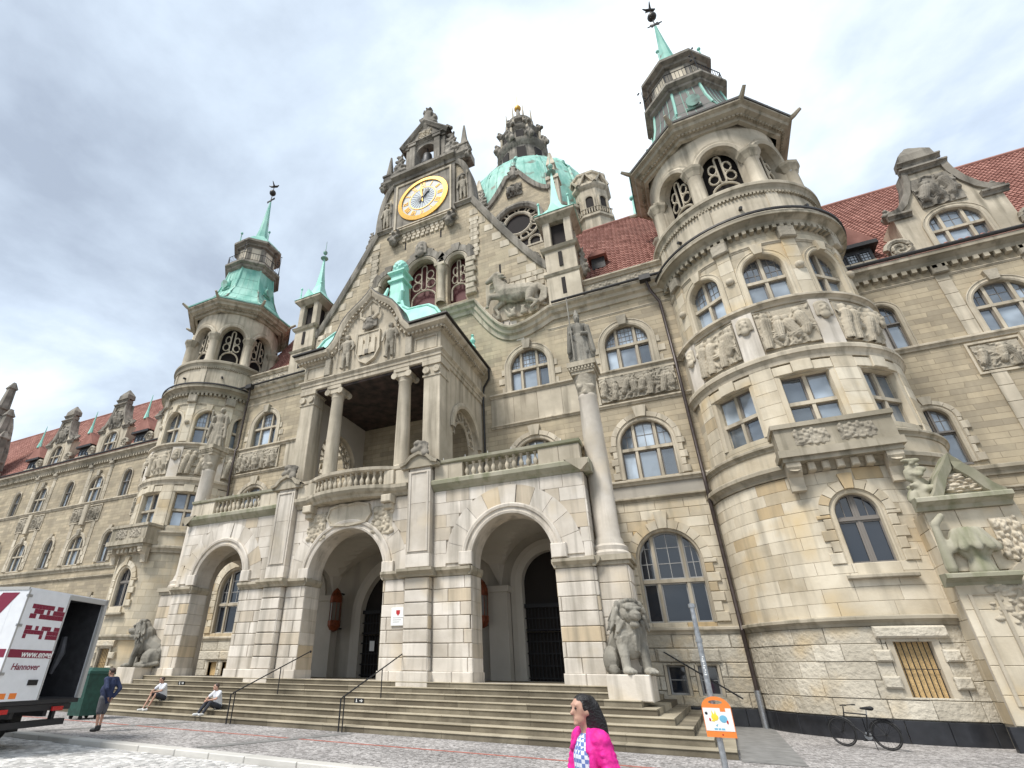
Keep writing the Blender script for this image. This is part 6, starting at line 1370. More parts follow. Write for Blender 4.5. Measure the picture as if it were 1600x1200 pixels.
# ================= wings, roofs, dome
FW = flat(YW)
wide = [31, 40.5, 50.4]; thin = [26.2, 35.6, 45.2, 55.2]
for s in (-1, 1):
    ops = []; X0, X1 = (24.3, 48.5) if s > 0 else (24, 62)
    for x in wide:
        if x < X1: ops += [Op(s * x, 2.3, 10.45, 12.1, 1.15), Op(s * x, 2.3, 16.75, 18.4, 1.15)]
    for x in thin:
        if x < X1: ops += [Op(s * x, 1.25, 10.45, 12.65, .62), Op(s * x, 1.25, 16.75, 18.95, .62)]
    if s < 0: ops += [Op(s * x, 1.6, 4.2, 6.3, .8) for x in (30.5, 35.6, 40.5, 45.2, 50.4)]
    a, c = sorted((s * X0, s * X1)); m = MB(); strips(m, a, c, 0, 21.8, ops, FW, 5, 0, .4); WG = m.build('wing_wall', 'stone_grey', TH)
    for o in ops:
        key = 'wing_wide' if o.w > 2 else 'wing_thin' if o.z0 > 8 else 'tground'
        o_ = window(key, o.c, YW + .25, o.z0); surround(o_, o, FW, .1, .28 if o.w > 2 else .22)
        if o.z0 < 15: quoins(o_, o.grown(.2), FW, .13, .16, .34, .4, 7)
        if o.w > 2:
            mb = MB(); zt_ = o.zs + o.rise; mb.prism([(o.c - .2, zt_), (o.c + .2, zt_), (o.c + .28, zt_ + .6), (o.c - .28, zt_ + .6)], FW, 0, .26); mb.build('keystone', 'stone_carved', o_)
            for q in (-1, 1):
                for k in range(5): mb, ar = block(o.c + q * 1.72 - .28, o.c + q * 1.72 + .28, o.z0 + .05 + k * .85, o.z0 + .88 + k * .85, [], FW, .07, random.gauss(.2, .5), .01); mb.build('pilaster_stone', 'stone_trim', WG)
    cornice(WG, 9.75, 10.2, .25, a, c, FW, 'stone_mould'); cornice(WG, 9.0, 9.2, .2, a, c, FW, 'stone_mould'); cornice(WG, 14.0 + 2.45, 16.74, .2, a, c, FW); cornice(WG, 20.5, 20.62, .08, a, c, FW); cornice(WG, 21.2, 21.9, .6, a, c, FW, 'stone_mould', dent=(.22, .26)); cornice(WG, 3.3, 3.56, .2, a, c, FW)
    m = MB(); m.tube([(a, YW - .62, 22.0), (c, YW - .62, 22.0)], .11, 8); m.build('gutter', 'gutter', WG)
    for x in wide:
        if x > X1: continue
        for q in (-1, 1):
            o_ = obj('relief_panel', SC['relief_wing'], WG, loc=(s * x + q * 1.35, YW - .08, 15.45))
            m = MB(); m.ring([(s * x + q * 1.35 - 1.0, 14.62), (s * x + q * 1.35 - 1.0, 16.3), (s * x + q * 1.35 + 1.0, 16.3), (s * x + q * 1.35 + 1.0, 14.62)], [(-.12, 0), (-.1, .1), (.04, .1), (.04, 0)], FW, closed=True); m.build('panel_frame', 'stone_trim', WG)
        m = MB(); m.cbox(s * x - .35, s * x + .35, YW - .32, YW, 14.3, 16.4, .06); m.build('panel_console', 'stone_trim', WG)
        for q in (-1, 1): m = MB(); m.cbox(s * x + q * 1.72 - .32, s * x + q * 1.72 + .32, YW - .3, YW, 20.62, 21.2, .05); m.build('console', 'stone_carved', WG)
        # stone dormer gable
        dy = YW - .1; FD = flat(dy); dop = Op(s * x, 2.2, 22.35, 23.7, .95)
        pr = [(2.35, 22.0), (2.3, 24.9), (2.55, 24.95), (2.55, 25.25), (1.95, 25.3), (1.6, 25.6), (1.2, 26.2), (.95, 27.1), (.9, 27.9)]
        zt2 = lambda u: 25.1 if abs(u - s * x) > 1.95 else 25.3 + 2.6 * max(0, 1 - (abs(u - s * x) - .85) / 1.1) ** 1.5 if abs(u - s * x) > .85 else 27.9
        class Cut2(Op):
            def cuts(q_): return [s * x + t * k for t in (-1, 1) for k in (.85, 1.0, 1.2, 1.4, 1.6, 1.8, 1.95)]
        m = MB(); strips(m, s * x - 2.35, s * x + 2.35, 21.9, 40, [dop, Cut2(0, 0, 99, 99)], FD, 99, 0, .4, zt=zt2, reveal=False)
        us_ = sorted([s * x - 2.35, s * x + 2.35] + Cut2(0, 0, 0, 0).cuts())
        for u0, u1 in zip(us_, us_[1:]): m.quad(FD(u0, zt2(u0 + 1e-5), 0), FD(u1, zt2(u1 - 1e-5), 0), FD(u1, zt2(u1 - 1e-5), -.7), FD(u0, zt2(u0 + 1e-5), -.7))
        for q in (-1, 1): m.quad(FD(s * x + q * 2.35, 21.9, 0), FD(s * x + q * 2.35, 25.1, 0), FD(s * x + q * 2.35, 25.1, -3), FD(s * x + q * 2.35, 21.9, -3))
        m.add([FD(u, zt2(u), -.7) for u in us_] + [FD(s * x + 2.35, 24, -.7), FD(s * x - 2.35, 24, -.7)], [tuple(range(len(us_) + 2))])
        for (xa, za), (xb, zb) in zip(dop.outline(), dop.outline()[1:]): m.quad(FD(xa, za, 0), FD(xb, zb, 0), FD(xb, zb, -.4), FD(xa, za, -.4))
        DG = m.build('dormer_gable', 'stone_trim', TH); o_ = window('dorm', s * x, dy + .25, 22.35); surround(o_, dop, FD, .1, .28)
        m = MB(); m.box(s * x - 1.6, s * x + 1.6, dy + .5, dy + .55, 22, 25); m.build('dark_inside', 'dark_void', DG)
        for q in (-1, 1):
            m = MB(); pts_ = [(s * x + q * u, z) for u, z in ((2.5, 25.12), (1.98, 25.34), (1.62, 25.7), (1.25, 26.4), (1.0, 27.2), (.92, 27.9))]; pts_ = pts_ if q < 0 else pts_[::-1]
            m.ring(pts_, [(-.18, .0), (-.18, .16), (.12, .22), (.16, -.72)], FD); m.build('coping', 'stone_soot', DG)
            m = MB(); xa, xb = sorted((s * x + q * 1.5, s * x + q * 2.6)); m.sweep(CORN(24.75, 25.1, .3), [xa, xb], FD); m.build('shoulder_cornice', 'stone_soot', DG); obj('shoulder_ball', SC['knob'], DG, loc=(s * x + q * 2.35, dy + .3, 25.15), sc_=(1, 1, .9))
            m = MB()
            sp = [(.62 * (1 - k / 26) * cos(k * .5), .62 * (1 - k / 26) * sin(k * .5)) for k in range(24)]
            m.tube([(s * x + q * (2.75 + a_), dy - .12, 22.75 + b_) for a_, b_ in sp], [.16 * (1 - k / 40) for k in range(24)], 6); m.box(s * x + q * 2.75 - .45, s * x + q * 2.75 + .45, dy - .1, dy + .4, 22.0, 23.2); m.build('volute', 'stone_carved', DG, smooth=True)
        obj('cartouche', SC['cartouche'], DG, loc=(s * x, dy - .1, 26.15), sc_=(1.0, 1.0, 1.1))
        m = MB(); m.sweep(CORN(27.75, 28.1, .35), [s * x - 1.1, s * x + 1.1], FD); m.box(s * x - .8, s * x + .8, dy - .1, dy + .6, 28.1, 28.5); m.sweep(CORN(28.4, 28.7, .3), [s * x - 1.0, s * x + 1.0], FD)
        m.loft([[(s * x + q * r, dy + .25 + p * r * .6, z) for q, p in ((-1, -1), (1, -1), (1, 1), (-1, 1))] for r, z in ((.8, 28.7), (.75, 29.2), (.45, 29.6), (.3, 29.75), (.1, 30.0))]); m.build('gable_cap', 'stone_soot', DG)
    for x in thin:
        if x > X1: continue
        # wooden dormer with leaded lights
        dy = YW + .1; m = MB(); m.box(s * x - 1.0, s * x + 1.0, dy, dy + 2.5, 22.25, 23.65); m.prism([(s * x - 1.35, 23.6), (s * x + 1.35, 23.6), (s * x + 1.3, 23.85), (s * x - 1.3, 23.85)], flat(dy), -2.5, .35); RD = m.build('roof_dormer', 'gutter', TH)
        for k in (-.62, 0, .62): w_ = window('dormer', s * x + k, dy - .02, 22.5)
        m = MB(); m.prism([(s * x - 1.4, 23.84), (s * x + 1.4, 23.84), (s * x + .1, 25.6), (s * x - .1, 25.6)], flat(dy + .2), -2.6, .4); m.build('dormer_roof', 'roof_tile', RD)
        if s < 0: m = MB(); m.tube([(s * x, dy - .1, 25.3), (s * x, dy - .1, 26.3), (s * x, dy - .1, 28.2)], [.26, .12, .03], 6); m.build('dormer_spike', 'copper_bright', RD)
# pantile roofs: real rolls and overlapping courses
def pantiles(name, x0, x1, y0, z0, y1, z1, col_w=.30, row=.36, amp=.045):
    n = int((x1 - x0) / col_w * 4); dl = sqrt((y1 - y0) ** 2 + (z1 - z0) ** 2); r = int(dl / row); V = []; F = []; Tn = []
    ny, nz = -(z1 - z0) / dl, (y1 - y0) / dl; rr = random.Random(int(abs(x0) * 10))
    cols = [(x0 + (x1 - x0) * i / n, amp * (1 if i % 4 == 1 else .6 if i % 4 in (0, 2) else -.6)) for i in range(n + 1)]
    for k in range(r):
        for e_, lift in ((0, .05), (1.0, .0)):
            t = (k + e_) / r; y, z = y0 + (y1 - y0) * t, z0 + (z1 - z0) * t
            V += [(x, y + ny * (h + lift), z + nz * (h + lift)) for x, h in cols]
        o = k * 2 * (n + 1)
        tt = [rr.gauss(0, .5) for _ in range(n // 4 + 2)]
        for i in range(n): F.append((o + i, o + i + 1, o + n + 1 + i + 1, o + n + 1 + i)); Tn.append(tt[i // 4])
        if k: 
            for i in range(n): F.append((o + i, o + i + 1, o - (n + 1) + i + 1, o - (n + 1) + i)); Tn.append(-1.2)
    m = MB(); m.v = V; m.f = F; m.t = Tn; return m
RO = MB().box(-30, 30, 45, 46, 21, 22).build('roof', 'roof_tile', TH)
for s in (-1, 1):
    a, c = sorted((s * 24.2, s * 49 if s > 0 else -95)); pantiles('w', a, c, YW - .3, 21.95, 38.8, 34.2, .30 if s > 0 else .45, .36 if s > 0 else .5).build('pantiles', 'roof_tile', RO, kind='stuff')
    a, c = sorted((s * 9.0, s * 17.5)); pantiles('m', a, c, YM + .9, 23.4, 34.3, 35.2).build('pantiles', 'roof_tile', RO, kind='stuff')
    m = MB(); m.tube([(s * 9, 34.3, 35.2), (s * 17.5, 34.3, 35.2)], .2, 8); m.tube([(s * 24.2, 38.8, 34.2), (s * (49 if s > 0 else 95), 38.8, 34.2)], .2, 8); m.build('ridge_tiles', 'roof_tile', RO)
    m = MB(); m.add([(s * 17.5, YM + .9, 23.4), (s * 17.5, 34.3, 35.2), (s * 17.5, 41, 23.4)], [(0, 1, 2)]); m.build('roof_end', 'stone_grey', RO)
    for x in (12.6,):
        m = MB(); m.box(s * x - .45, s * x + .45, 29.2, 31, 26.6, 27.6); m.build('roof_vent', 'gutter', RO); m = MB(); m.prism([(s * x - .65, 27.55), (s * x + .65, 27.55), (s * x + .3, 27.95), (s * x - .3, 27.95)], flat(29.0), -2.2, .1); m.build('vent_hood', 'roof_tile', RO)
m = MB(); m.lathe([(.28, 34.8), (.25, 36.5), (.1, 38.6), (.05, 39.8)], (15.9, 36.5), 8); m.ell((15.9, 36.5, 39.6), (.25, .25, .25)); m.build('roof_spike', 'copper_bright', RO, smooth=True)
MB().box(-9, 9, YM + .9, 40, 22, 25).build('gable_roof_body', 'dark_void', RO)
m = MB(); m.add([(-9.4, YM + .9, 25.4), (0, YM + .9, 36), (9.4, YM + .9, 25.4), (-9.4, 52, 25.4), (0, 52, 36), (9.4, 52, 25.4)], [(0, 1, 4, 3), (1, 2, 5, 4)]); m.build('gable_roof', 'roof_tile', RO)
# big end gable of the left wing
m = MB(); gx = -66.2; FE = flat(YW - 1.0)
m.prism([(gx - 5, 0), (gx + 4.4, 0), (gx + 4.4, 23.0), (gx + 3.6, 23.2), (gx + 3.2, 25.5), (gx + 2.4, 27.5), (gx + 1.6, 29.5), (gx + .6, 31.0), (gx - .6, 31.4), (gx - 5, 27)], FE, -1, 0); EG = m.build('end_gable', 'stone_grey', TH)
m = MB(); m.ring([(gx - .6, 31.5), (gx + .6, 31.1), (gx + 1.6, 29.6), (gx + 2.4, 27.6), (gx + 3.2, 25.6), (gx + 3.6, 23.3)], [(-.5, 0), (-.4, .3), (.3, .4), (.4, -1.2)], FE); m.build('coping', 'stone_soot', EG)
for x, z in ((3.9, 23.2), (2.8, 26.6), (.2, 31.3)): m = MB(); m.loft([[(gx + x + a * r, YW - 1.2 + b_ * r, z + h) for a, b_ in ((-1, -1), (1, -1), (1, 1), (-1, 1))] for r, h in ((.75, 0), (.75, .8), (.95, .9), (.95, 1.15), (.55, 1.3), (.4, 4.0), (.55, 4.2), (.15, 5.2))]); m.build('obelisk', 'stone_soot', EG)
# ---- tower: rose gable, drum, dome, lantern
DC = (0, 64.5)
m = MB(); m.box(-9, 9, 56.9, 74, 22, 58); TW = m.build('tower', 'stone_soot', TH)
ROSE0 = set(o.name for o in bpy.data.objects)
FG = flat(55.5); ro = Op(0, 7.6, 57.0, 62.0, 3.8)
tz = lambda u: 67.0 + 5.6 * max(0, 1 - (abs(u) - 1.2) / 4.4) ** 1.6 if abs(u) > 1.2 else 72.6
class Cut3(Op):
    def cuts(s): return [t * k for t in (-1, 1) for k in (1.2, 2, 2.8, 3.6, 4.4, 5.2)]
m = MB(); strips(m, -5.6, 5.6, 50, 80, [ro, Cut3(0, 0, 99, 99)], FG, 99, 0, 1, zt=tz, reveal=False)
for (xa, za), (xb, zb) in zip(ro.outline(), ro.outline()[1:]): m.quad(FG(xa, za, 0), FG(xb, zb, 0), FG(xb, zb, -1), FG(xa, za, -1))
m.build('rose_gable', 'stone_grey', TW)
us_ = sorted([-5.6, 5.6] + Cut3(0, 0, 0, 0).cuts()); m = MB(); m.ring([(u, tz(u)) for u in us_], [(-.5, 0), (-.4, .4), (.3, .5), (.4, -1.5)], FG); m.build('rose_coping', 'stone_soot', TW)
m = MB(); m.box(-4.5, 4.5, 56.05, 56.1, 52, 66.5); m.build('rose_dark', 'dark_inside', TW)  # near-black sheet stands in for the unlit space behind the tracery
m = MB(); m.ring(ro.outline(24), [(-.5, -.3), (-.4, .1), (.0, .35), (.4, .3), (.45, 0)], FG); m.build('rose_arch', 'stone_soot', TW)
m = MB(); P3 = lambda a, r, cx_=0, cz_=62.3: (cx_ + r * cos(a), 55.9, cz_ + r * sin(a))
m.tube([P3(2 * pi * i / 32, 2.2) for i in range(33)], .28, 6); m.tube([P3(2 * pi * i / 32, 3.5) for i in range(33)], .22, 6)
for k in range(10): a = 2 * pi * k / 10; m.tube([P3(2 * pi * i / 12, .62, 2.85 * cos(a), 62.3 + 2.85 * sin(a)) for i in range(13)], .15, 5)
for x in (-2.4, 2.4): m.tube([(x - .9, 55.9, 56.5), (x - .9, 55.9, 58.0)] + [(x - .9 * cos(pi * i / 8), 55.9, 58.0 + .9 * sin(pi * i / 8)) for i in range(9)] + [(x + .9, 55.9, 56.5)], .2, 5)
m.build('rose_tracery', 'stone_trim', TW, smooth=True)
m = MB()
for i in range(14): m.tube([(-3.4 + i * .52, 55.6, 55.6), (-3.4 + i * .52, 55.6, 56.7)], .12, 5)
m.box(-3.8, 3.8, 55.4, 55.8, 56.7, 57.0); m.build('rose_balustrade', 'stone_trim', TW)
obj('rose_cartouche', SC['cartouche'], TW, loc=(0, 55.3, 69.2), sc_=(1.3, 2, 1.3)); obj('rose_crown', SC['trophy'], TW, loc=(0, 55.7, 72.4), sc_=(1.5, 1.5, 1.3))
for s in (-1, 1): obj('rose_figure', SC['scroll_group'], TW, loc=(s * 5.6, 55.8, 67.0), sc_=(1.5, 1.5, 1.5)); m = MB(); m.box(s * 6.1 - .8, s * 6.1 + .8, 55.3, 57, 50, 68.5); m.loft([[(s * 6.1 + a * r, 56.1 + b_ * r, z) for a, b_ in ((-1, -1), (1, -1), (1, 1), (-1, 1))] for r, z in ((1.0, 68.5), (1.0, 69.2), (.5, 69.6), (.5, 72), (.7, 72.2), (.15, 75.5))]); m.build('rose_buttress', 'stone_trim', TW)
for o in [o for o in bpy.data.objects if o.name not in ROSE0]:      # the gable stands just in front of the drum
    o.scale = [q * .924 for q in o.scale]; o.location = Vector(o.location) * .924 + Vector((1.3, .02, .13))
m = MB(); m.lathe([(12.6, 50), (12.6, 61.0), (12.9, 61.2), (12.9, 61.7), (12.3, 61.8)], DC, 48); m.build('dome_drum', 'stone_trim', TW)
for s in (-1, 1):      # corner pavilions at the foot of the dome
    pc = (s * 11.0, 57.8); n8p = lambda r, z: [(pc[0] + r * sin(R_(45 * k + 22.5)), pc[1] - r * cos(R_(45 * k + 22.5)), z) for k in range(8)]
    m = MB(); m.loft([n8p(2.7, 48), n8p(2.7, 58.0), n8p(3.0, 58.2), n8p(3.0, 58.6), n8p(2.6, 58.7), n8p(2.6, 63.8), n8p(2.9, 64.1), n8p(3.1, 64.4), n8p(3.1, 64.8), n8p(2.7, 64.9), n8p(2.7, 66.6), n8p(2.9, 66.8), n8p(2.9, 67.2), n8p(2.0, 67.4)], True, True); PV = m.build('corner_pavilion', 'stone_trim', TW)
    for k in (-1, 0, 1):
        a = R_(45 * k); nr = Vector((sin(a), -cos(a), 0)); tg = Vector((cos(a), sin(a), 0)); c_ = Vector((pc[0], pc[1], 0)) + nr * 2.4; MM = lambda s_, z, d: tuple(c_ + tg * s_ + nr * d + Vector((0, 0, z)))
        o = Op(0, 1.1, 59.2, 61.6, .55); m = MB(); m.ring(o.outline(12), [(-.03, 0), (-.03, .2), (.2, .25), (.24, 0)], MM); m.ring([(-1.1, 64.6), (0, 66.6), (1.1, 64.6)], [(-.3, .2), (-.2, .6), (.15, .65), (.2, -.2)], MM); m.build('drum_gable', 'stone_trim', TW)
        m = MB(); m.add([MM(x, z, .04) for x, z in o.outline(12)], [tuple(range(len(o.outline(12))))]); m.build('drum_window', 'dark_void', TW)
        m = MB()
        for i in range(6): m.tube([MM(-.9 + i * .36, 58.7, .35), MM(-.9 + i * .36, 59.6, .35)], .1, 5)
        m.tube([MM(-1.1, 59.65, .35), MM(1.1, 59.65, .35)], .12, 5); m.build('drum_balustrade', 'stone_trim', TW)
dp = [(12.3, 61.5), (12.15, 65), (11.9, 68.5), (11.3, 71.8), (10.2, 74.8), (8.7, 77.2), (7.0, 79.0), (5.6, 80.2), (4.6, 80.9)]
m = MB(); m.lathe(dp, DC, 48); m.build('dome', 'copper_green', TW, smooth=True)
for k in range(16):
    a = 2 * pi * k / 16 + .1; big = k % 2 == 0; m = MB(); m.tube([(DC[0] + r * sin(a), DC[1] - r * cos(a), z) for r, z in dp], .32 if big else .09, 6); m.build('dome_rib', 'copper_green', TW, smooth=True)
for k in range(32): a = 2 * pi * k / 32 + .04; m = MB(); m.tube([(DC[0] + r * sin(a), DC[1] - r * cos(a), z) for r, z in dp], .06, 5); m.build('dome_seam', 'copper_green', TW)
m = MB(); m.lathe([(4.9, 80.2), (5.2, 80.8), (4.9, 81.3), (4.2, 81.5), (4.1, 86.6), (4.7, 87.2), (4.8, 88.0), (4.4, 88.5), (3.6, 88.6), (3.5, 92), (3.9, 92.4), (4.0, 93), (3.0, 93.3)], DC, 24); m.lathe([(2.1, 93), (2.1, 96.2), (2.7, 96.6), (2.8, 97.2), (2.3, 97.4), (1.5, 98.4), (.8, 99.4), (.45, 101), (.3, 103.5)], DC, 24); LN = m.build('dome_lantern', 'stone_soot', TW, smooth=True)
for k in range(8):
    a = 2 * pi * k / 8 + .2
    m = MB(); m.box(-.7, .7, -.1, .1, 0, 2.3); obj('lantern_opening', m.mesh('lantern_opening', 'dark_void'), TW, loc=(DC[0] + 3.55 * sin(a), DC[1] - 3.55 * cos(a), 89.2), rz=a); m = MB(); m.box(-.8, .8, -.1, .1, 0, 3.6); obj('lantern_opening', m.mesh('lantern_opening', 'dark_void'), TW, loc=(DC[0] + 4.16 * sin(a), DC[1] - 4.16 * cos(a), 82.3), rz=a)
    m = MB(); m.box(-.55, .55, -.1, .1, 0, 2.2); obj('lantern_opening', m.mesh('lantern_opening', 'dark_void'), TW, loc=(DC[0] + 2.12 * sin(a), DC[1] - 2.12 * cos(a), 93.6), rz=a)
    a += pi / 8; m = MB(); m.tube([(DC[0] + 4.0 * sin(a), DC[1] - 4.0 * cos(a), 88.4), (DC[0] + 3.9 * sin(a), DC[1] - 3.9 * cos(a), 92.4)], .28, 8); m.tube([(DC[0] + 2.6 * sin(a), DC[1] - 2.6 * cos(a), 93.2), (DC[0] + 2.6 * sin(a), DC[1] - 2.6 * cos(a), 96.6)], .22, 8); m.tube([(DC[0] + 2.6 * sin(a), DC[1] - 2.6 * cos(a), 97.2), (DC[0] + 2.6 * sin(a), DC[1] - 2.6 * cos(a), 100.6)], [.2, .08], 6); m.build('lantern_column', 'stone_trim', TW, smooth=True)
    obj('lantern_ornament', SC['knob'], TW, loc=(DC[0] + 4.0 * sin(a), DC[1] - 4.0 * cos(a), 92.9), sc_=(2, 2, 2)); obj('lantern_ornament', SC['knob'], TW, loc=(DC[0] + 4.7 * sin(a), DC[1] - 4.7 * cos(a), 88.0), sc_=(2.2, 2.2, 3.4))
m = MB(); m.tube([(0, DC[1], 102), (0, DC[1], 109)], [.12, .03], 6); m.ell((0, DC[1], 103.4), (.7, .7, .75)); m.build('lantern_ball', 'gold', TW, smooth=True)
# ---- side portal at the foot of the right turret
px0, py = 21.75, 22.25; FQ = flat(py)
po = Op(px0 + 2.7, 3.0, 0, 3.0, 1.7)
m = MB(); strips(m, px0, px0 + 2.3, 0, 6.7, [po], FQ, 99, 0, .7); strips(m, px0 + 2.3, px0 + 6, 0, 5.9, [po], FQ, 99, 0, .7); m.quad((px0, py, 0), (px0, 25, 0), (px0, 25, 6.7), (px0, py, 6.7)); m.quad((px0 + 2.3, py, 4), (px0 + 2.3, 25, 4), (px0 + 2.3, 25, 6.7), (px0 + 2.3, py, 6.7)); m.quad((px0, py, 6.7), (px0 + 2.3, py, 6.7), (px0 + 2.3, 25, 6.7), (px0, 25, 6.7)); m.quad((px0 + 2.3, py, 5.9), (px0 + 6, py, 5.9), (px0 + 6, 28, 5.9), (px0 + 2.3, 28, 5.9)); SP = m.build('side_portal', 'stone_trim', TH)
bl = courses(px0, px0 + 6, .62, 4.3, .56, 1.0, [po.grown(.4)], FQ, .05, .012, random, .3, c=.01) + courses(px0, px0 + 2.3, 4.7, 6.6, .56, 1.0, [po.grown(.4)], FQ, .05, .012, random, .3, c=.01); masonry(SP, bl, 'stone_warm', 60)
bl = courses(py, 24, .62, 6.6, .56, 1.0, [], side(px0, -1), .04, .012, random, .3, c=.01); masonry(SP, bl, 'stone_warm', 30, 'side_block')
m = MB(); m.ring(po.outline(20), [(-.1, -.3), (-.05, .12), (.2, .2), (.3, .12), (.5, .15), (.55, 0)], FQ); m.build('portal_arch', 'stone_trim', SP)
m = MB(); p_ = po.outline(16); m.add([FQ(x, z, -.65) for x, z in p_], [tuple(range(len(p_)))]); m.build('portal_door', 'dark_void', SP)
m = MB(); m.box(px0 - .08, px0 + .98, py - .16, py, 0, 4.3); m.build('portal_pilaster', 'stone_pale', SP)
for k in range(5): mb = MB(); mb.cbox(px0 - .1, px0 + 1.0, py - .22, py - .15, .62 + k * .74, 1.35 + k * .74, .012, random.gauss(.1, .5)); mb.build('pilaster_stone', 'stone_warm', SP)
m = MB(); m.ring([(px0 + .15, 1.1), (px0 + .15, 4.0), (px0 + .75, 4.0), (px0 + .75, 1.1)], [(-.06, .2), (-.04, .27), (.04, .27), (.06, .2)], FQ, closed=True); m.build('pilaster_panel', 'stone_trim', SP)
for k in range(3): mb = MB(); mb.cbox(px0 - .3 + k * .5, px0 + .19 + k * .5, py - .3, py - .1, 0, .6, .012, random.gauss(0, .5)); mb.build('plinth_slab', 'black_granite', SP)
m = MB(); m.sweep(CORN(4.25, 4.6, .6), [px0 - .3, px0 + 1.45], FQ); m.build('shelf', 'stone_moss', SP)
obj('scroll_urn', SC['urn'], SP, loc=(px0 + .75, py - .2, 4.55), sc_=(1, .8, 1.05)); obj('portal_scroll', SC['moss_scroll'], SP, loc=(px0 + .25, py + .1, 6.95), sc_=(.9, .8, .75)); obj('hood_carving', SC['foliage'], SP, loc=(px0 + 1.25, py - .12, 7.45), sc_=(.75, 1, .4)); obj('portal_carving', SC['foliage'], SP, loc=(px0 + 1.75, py - .1, 5.6), sc_=(.5, 1, .8))
m = MB(); m.sweep(CORN(6.6, 7.0, .5), [px0 - .2, px0 + 2.2], FQ); m.build('portal_cornice', 'stone_moss', SP)
hp = [(px0 + .35, 7.0), (px0 + .5, 7.25), (px0 + .72, 7.7), (px0 + .95, 8.0), (px0 + 1.15, 8.35), (px0 + 1.35, 8.0), (px0 + 1.6, 7.7), (px0 + 1.85, 7.25), (px0 + 2.1, 7.0)]
m = MB(); m.prism(hp, FQ, -.4, .1); m.ring(hp, [(-.25, .1), (-.2, .3), (.05, .4), (.1, -.4)], FQ); m.build('portal_hood', 'stone_moss', SP)
obj('portal_foliage', SC['foliage'], SP, loc=(px0 + 1.1, py - .15, 3.75), sc_=(.9, 1, .7))
# ------------------------------------------------------------------ removal lorry at the kerb
TK = thing('box_truck', 'white removal lorry with maroon lettering and its right rear door open', 'truck', (-1.035, 9.03, RZ), .2993, local=True)
B0, B1, HW = 1.11, 3.58, 1.375
m = MB(); m.box(-6.2, 0, -HW, -HW + .06, B0, B1); m.build('side_panel', 'white_paint', TK); m = MB(); m.box(-6.2, 0, HW - .06, HW, B0, B1); m.build('side_panel', 'white_paint', TK)
m = MB(); m.box(-6.2, .02, -HW, HW, B1, B1 + .05); m.build('box_roof', 'white_paint', TK); m = MB(); m.box(-6.2, .02, -HW, HW, B0 - .1, B0); m.build('box_floor', 'truck_chassis', TK); m = MB(); m.box(-6.2, -6.14, -HW, HW, B0, B1); m.build('box_front', 'white_paint', TK)
m = MB(); m.box(-6.1, -.08, -HW + .062, -HW + .075, B0, B1 - .02); m.box(-6.1, -.08, HW - .075, HW - .062, B0, B1 - .02); m.box(-6.1, -.08, -HW + .08, HW - .08, B1 - .03, B1 - .02); m.box(-6.13, -6.1, -HW + .08, HW - .08, B0, B1 - .02); m.box(-6.1, -.05, -HW + .08, HW - .08, B0 + .004, B0 + .02); m.build('lining', 'truck_inside', TK)
m = MB(); m.box(.0, .045, -HW, -.01, B0, B1); DR = m.build('rear_door', 'white_paint', TK); DR['label'] = 'closed left rear door with maroon print'
m = MB(); m.box(-.02, .06, HW - .09, HW + .02, B0, B1 + .05); m.box(-.02, .06, -.05, HW, B1 - .1, B1 + .02); m.build('door_post', 'frame_light', TK)
m = MB(); m.box(.046, .05, -HW, -.012, 2.04, 2.22); m.build('maroon_stripe', 'maroon', DR)
def rear(me, y, z, name='lettering'):
    o = obj(name, me, DR); o.matrix_parent_inverse = Matrix(); o.matrix_basis = Matrix.Translation((.054, y, z)) @ Matrix(((0, 0, 1, 0), (1, 0, 0, 0), (0, 1, 0, 0), (0, 0, 0, 1))); return o
rear(SC['txt_web'], -.03, 2.06); rear(SC['txt_city'], -.72, 1.78)
rk = random.Random(8)
for zc, h_ in ((3.1, .34), (2.62, .3)):      # smudged, unreadable print
    m = MB()
    for i in range(11):
        for j in range(3):
            if rk.random() < .72: y = -1.12 + i * .098; z = zc - h_ / 2 + j * h_ / 3; m.box(.046, .049, y, y + .094, z, z + h_ / 3 - .004)
    m.build('smudged_print', 'maroon', DR)
m = MB(); m.box(.046, .05, -1.2, -1.0, 1.16, 1.28); m.box(.046, .05, -.9, -.7, 1.16, 1.28); m.build('orange_marker', 'orange', DR); m = MB(); m.box(.046, .07, -.5, -.22, 1.44, 1.56); m.build('door_latch', 'iron', DR)
m = MB(); M_ = lambda s, z, d: (s, -HW - d, z); m.prism([(-3.2, 3.5), (-2.7, 3.5), (-1.6, 2.3), (-.7, 3.5), (-.2, 3.5), (-1.4, 1.9), (-1.8, 1.9)], M_, .002, .006); m.prism([(-6.1, 2.04), (0, 2.04), (0, 2.22), (-6.1, 2.22)], M_, .002, .005); m.build('side_logo', 'maroon', TK)
for z in (1.3, 1.66, 2.72, 3.4): m = MB(); m.box(.04, .075, -HW - .03, -HW + .12, z, z + .06); m.build('door_hinge', 'steel', DR)
for y in (-HW + .03, -.045): m = MB(); m.box(.046, .052, y - .02, y + .02, B0, B1); m.build('door_seal', 'frame_light', DR)
m = MB()
for k in range(24): m.box(-6.1 + k * .25, -6.085 + k * .25, -HW - .004, -HW, B0 + .03, B1 - .03)
m.build('panel_ribs', 'white_paint', TK, kind='stuff')
m = MB(); m.box(-6.2, .03, -HW - .015, -HW + .02, B1 - .02, B1 + .06); m.build('roof_edge', 'frame_light', TK); m = MB(); m.box(-6.2, .03, -HW - .015, -HW + .02, B0 - .12, B0); m.build('floor_edge', 'frame_light', TK)
rk = random.Random(4)
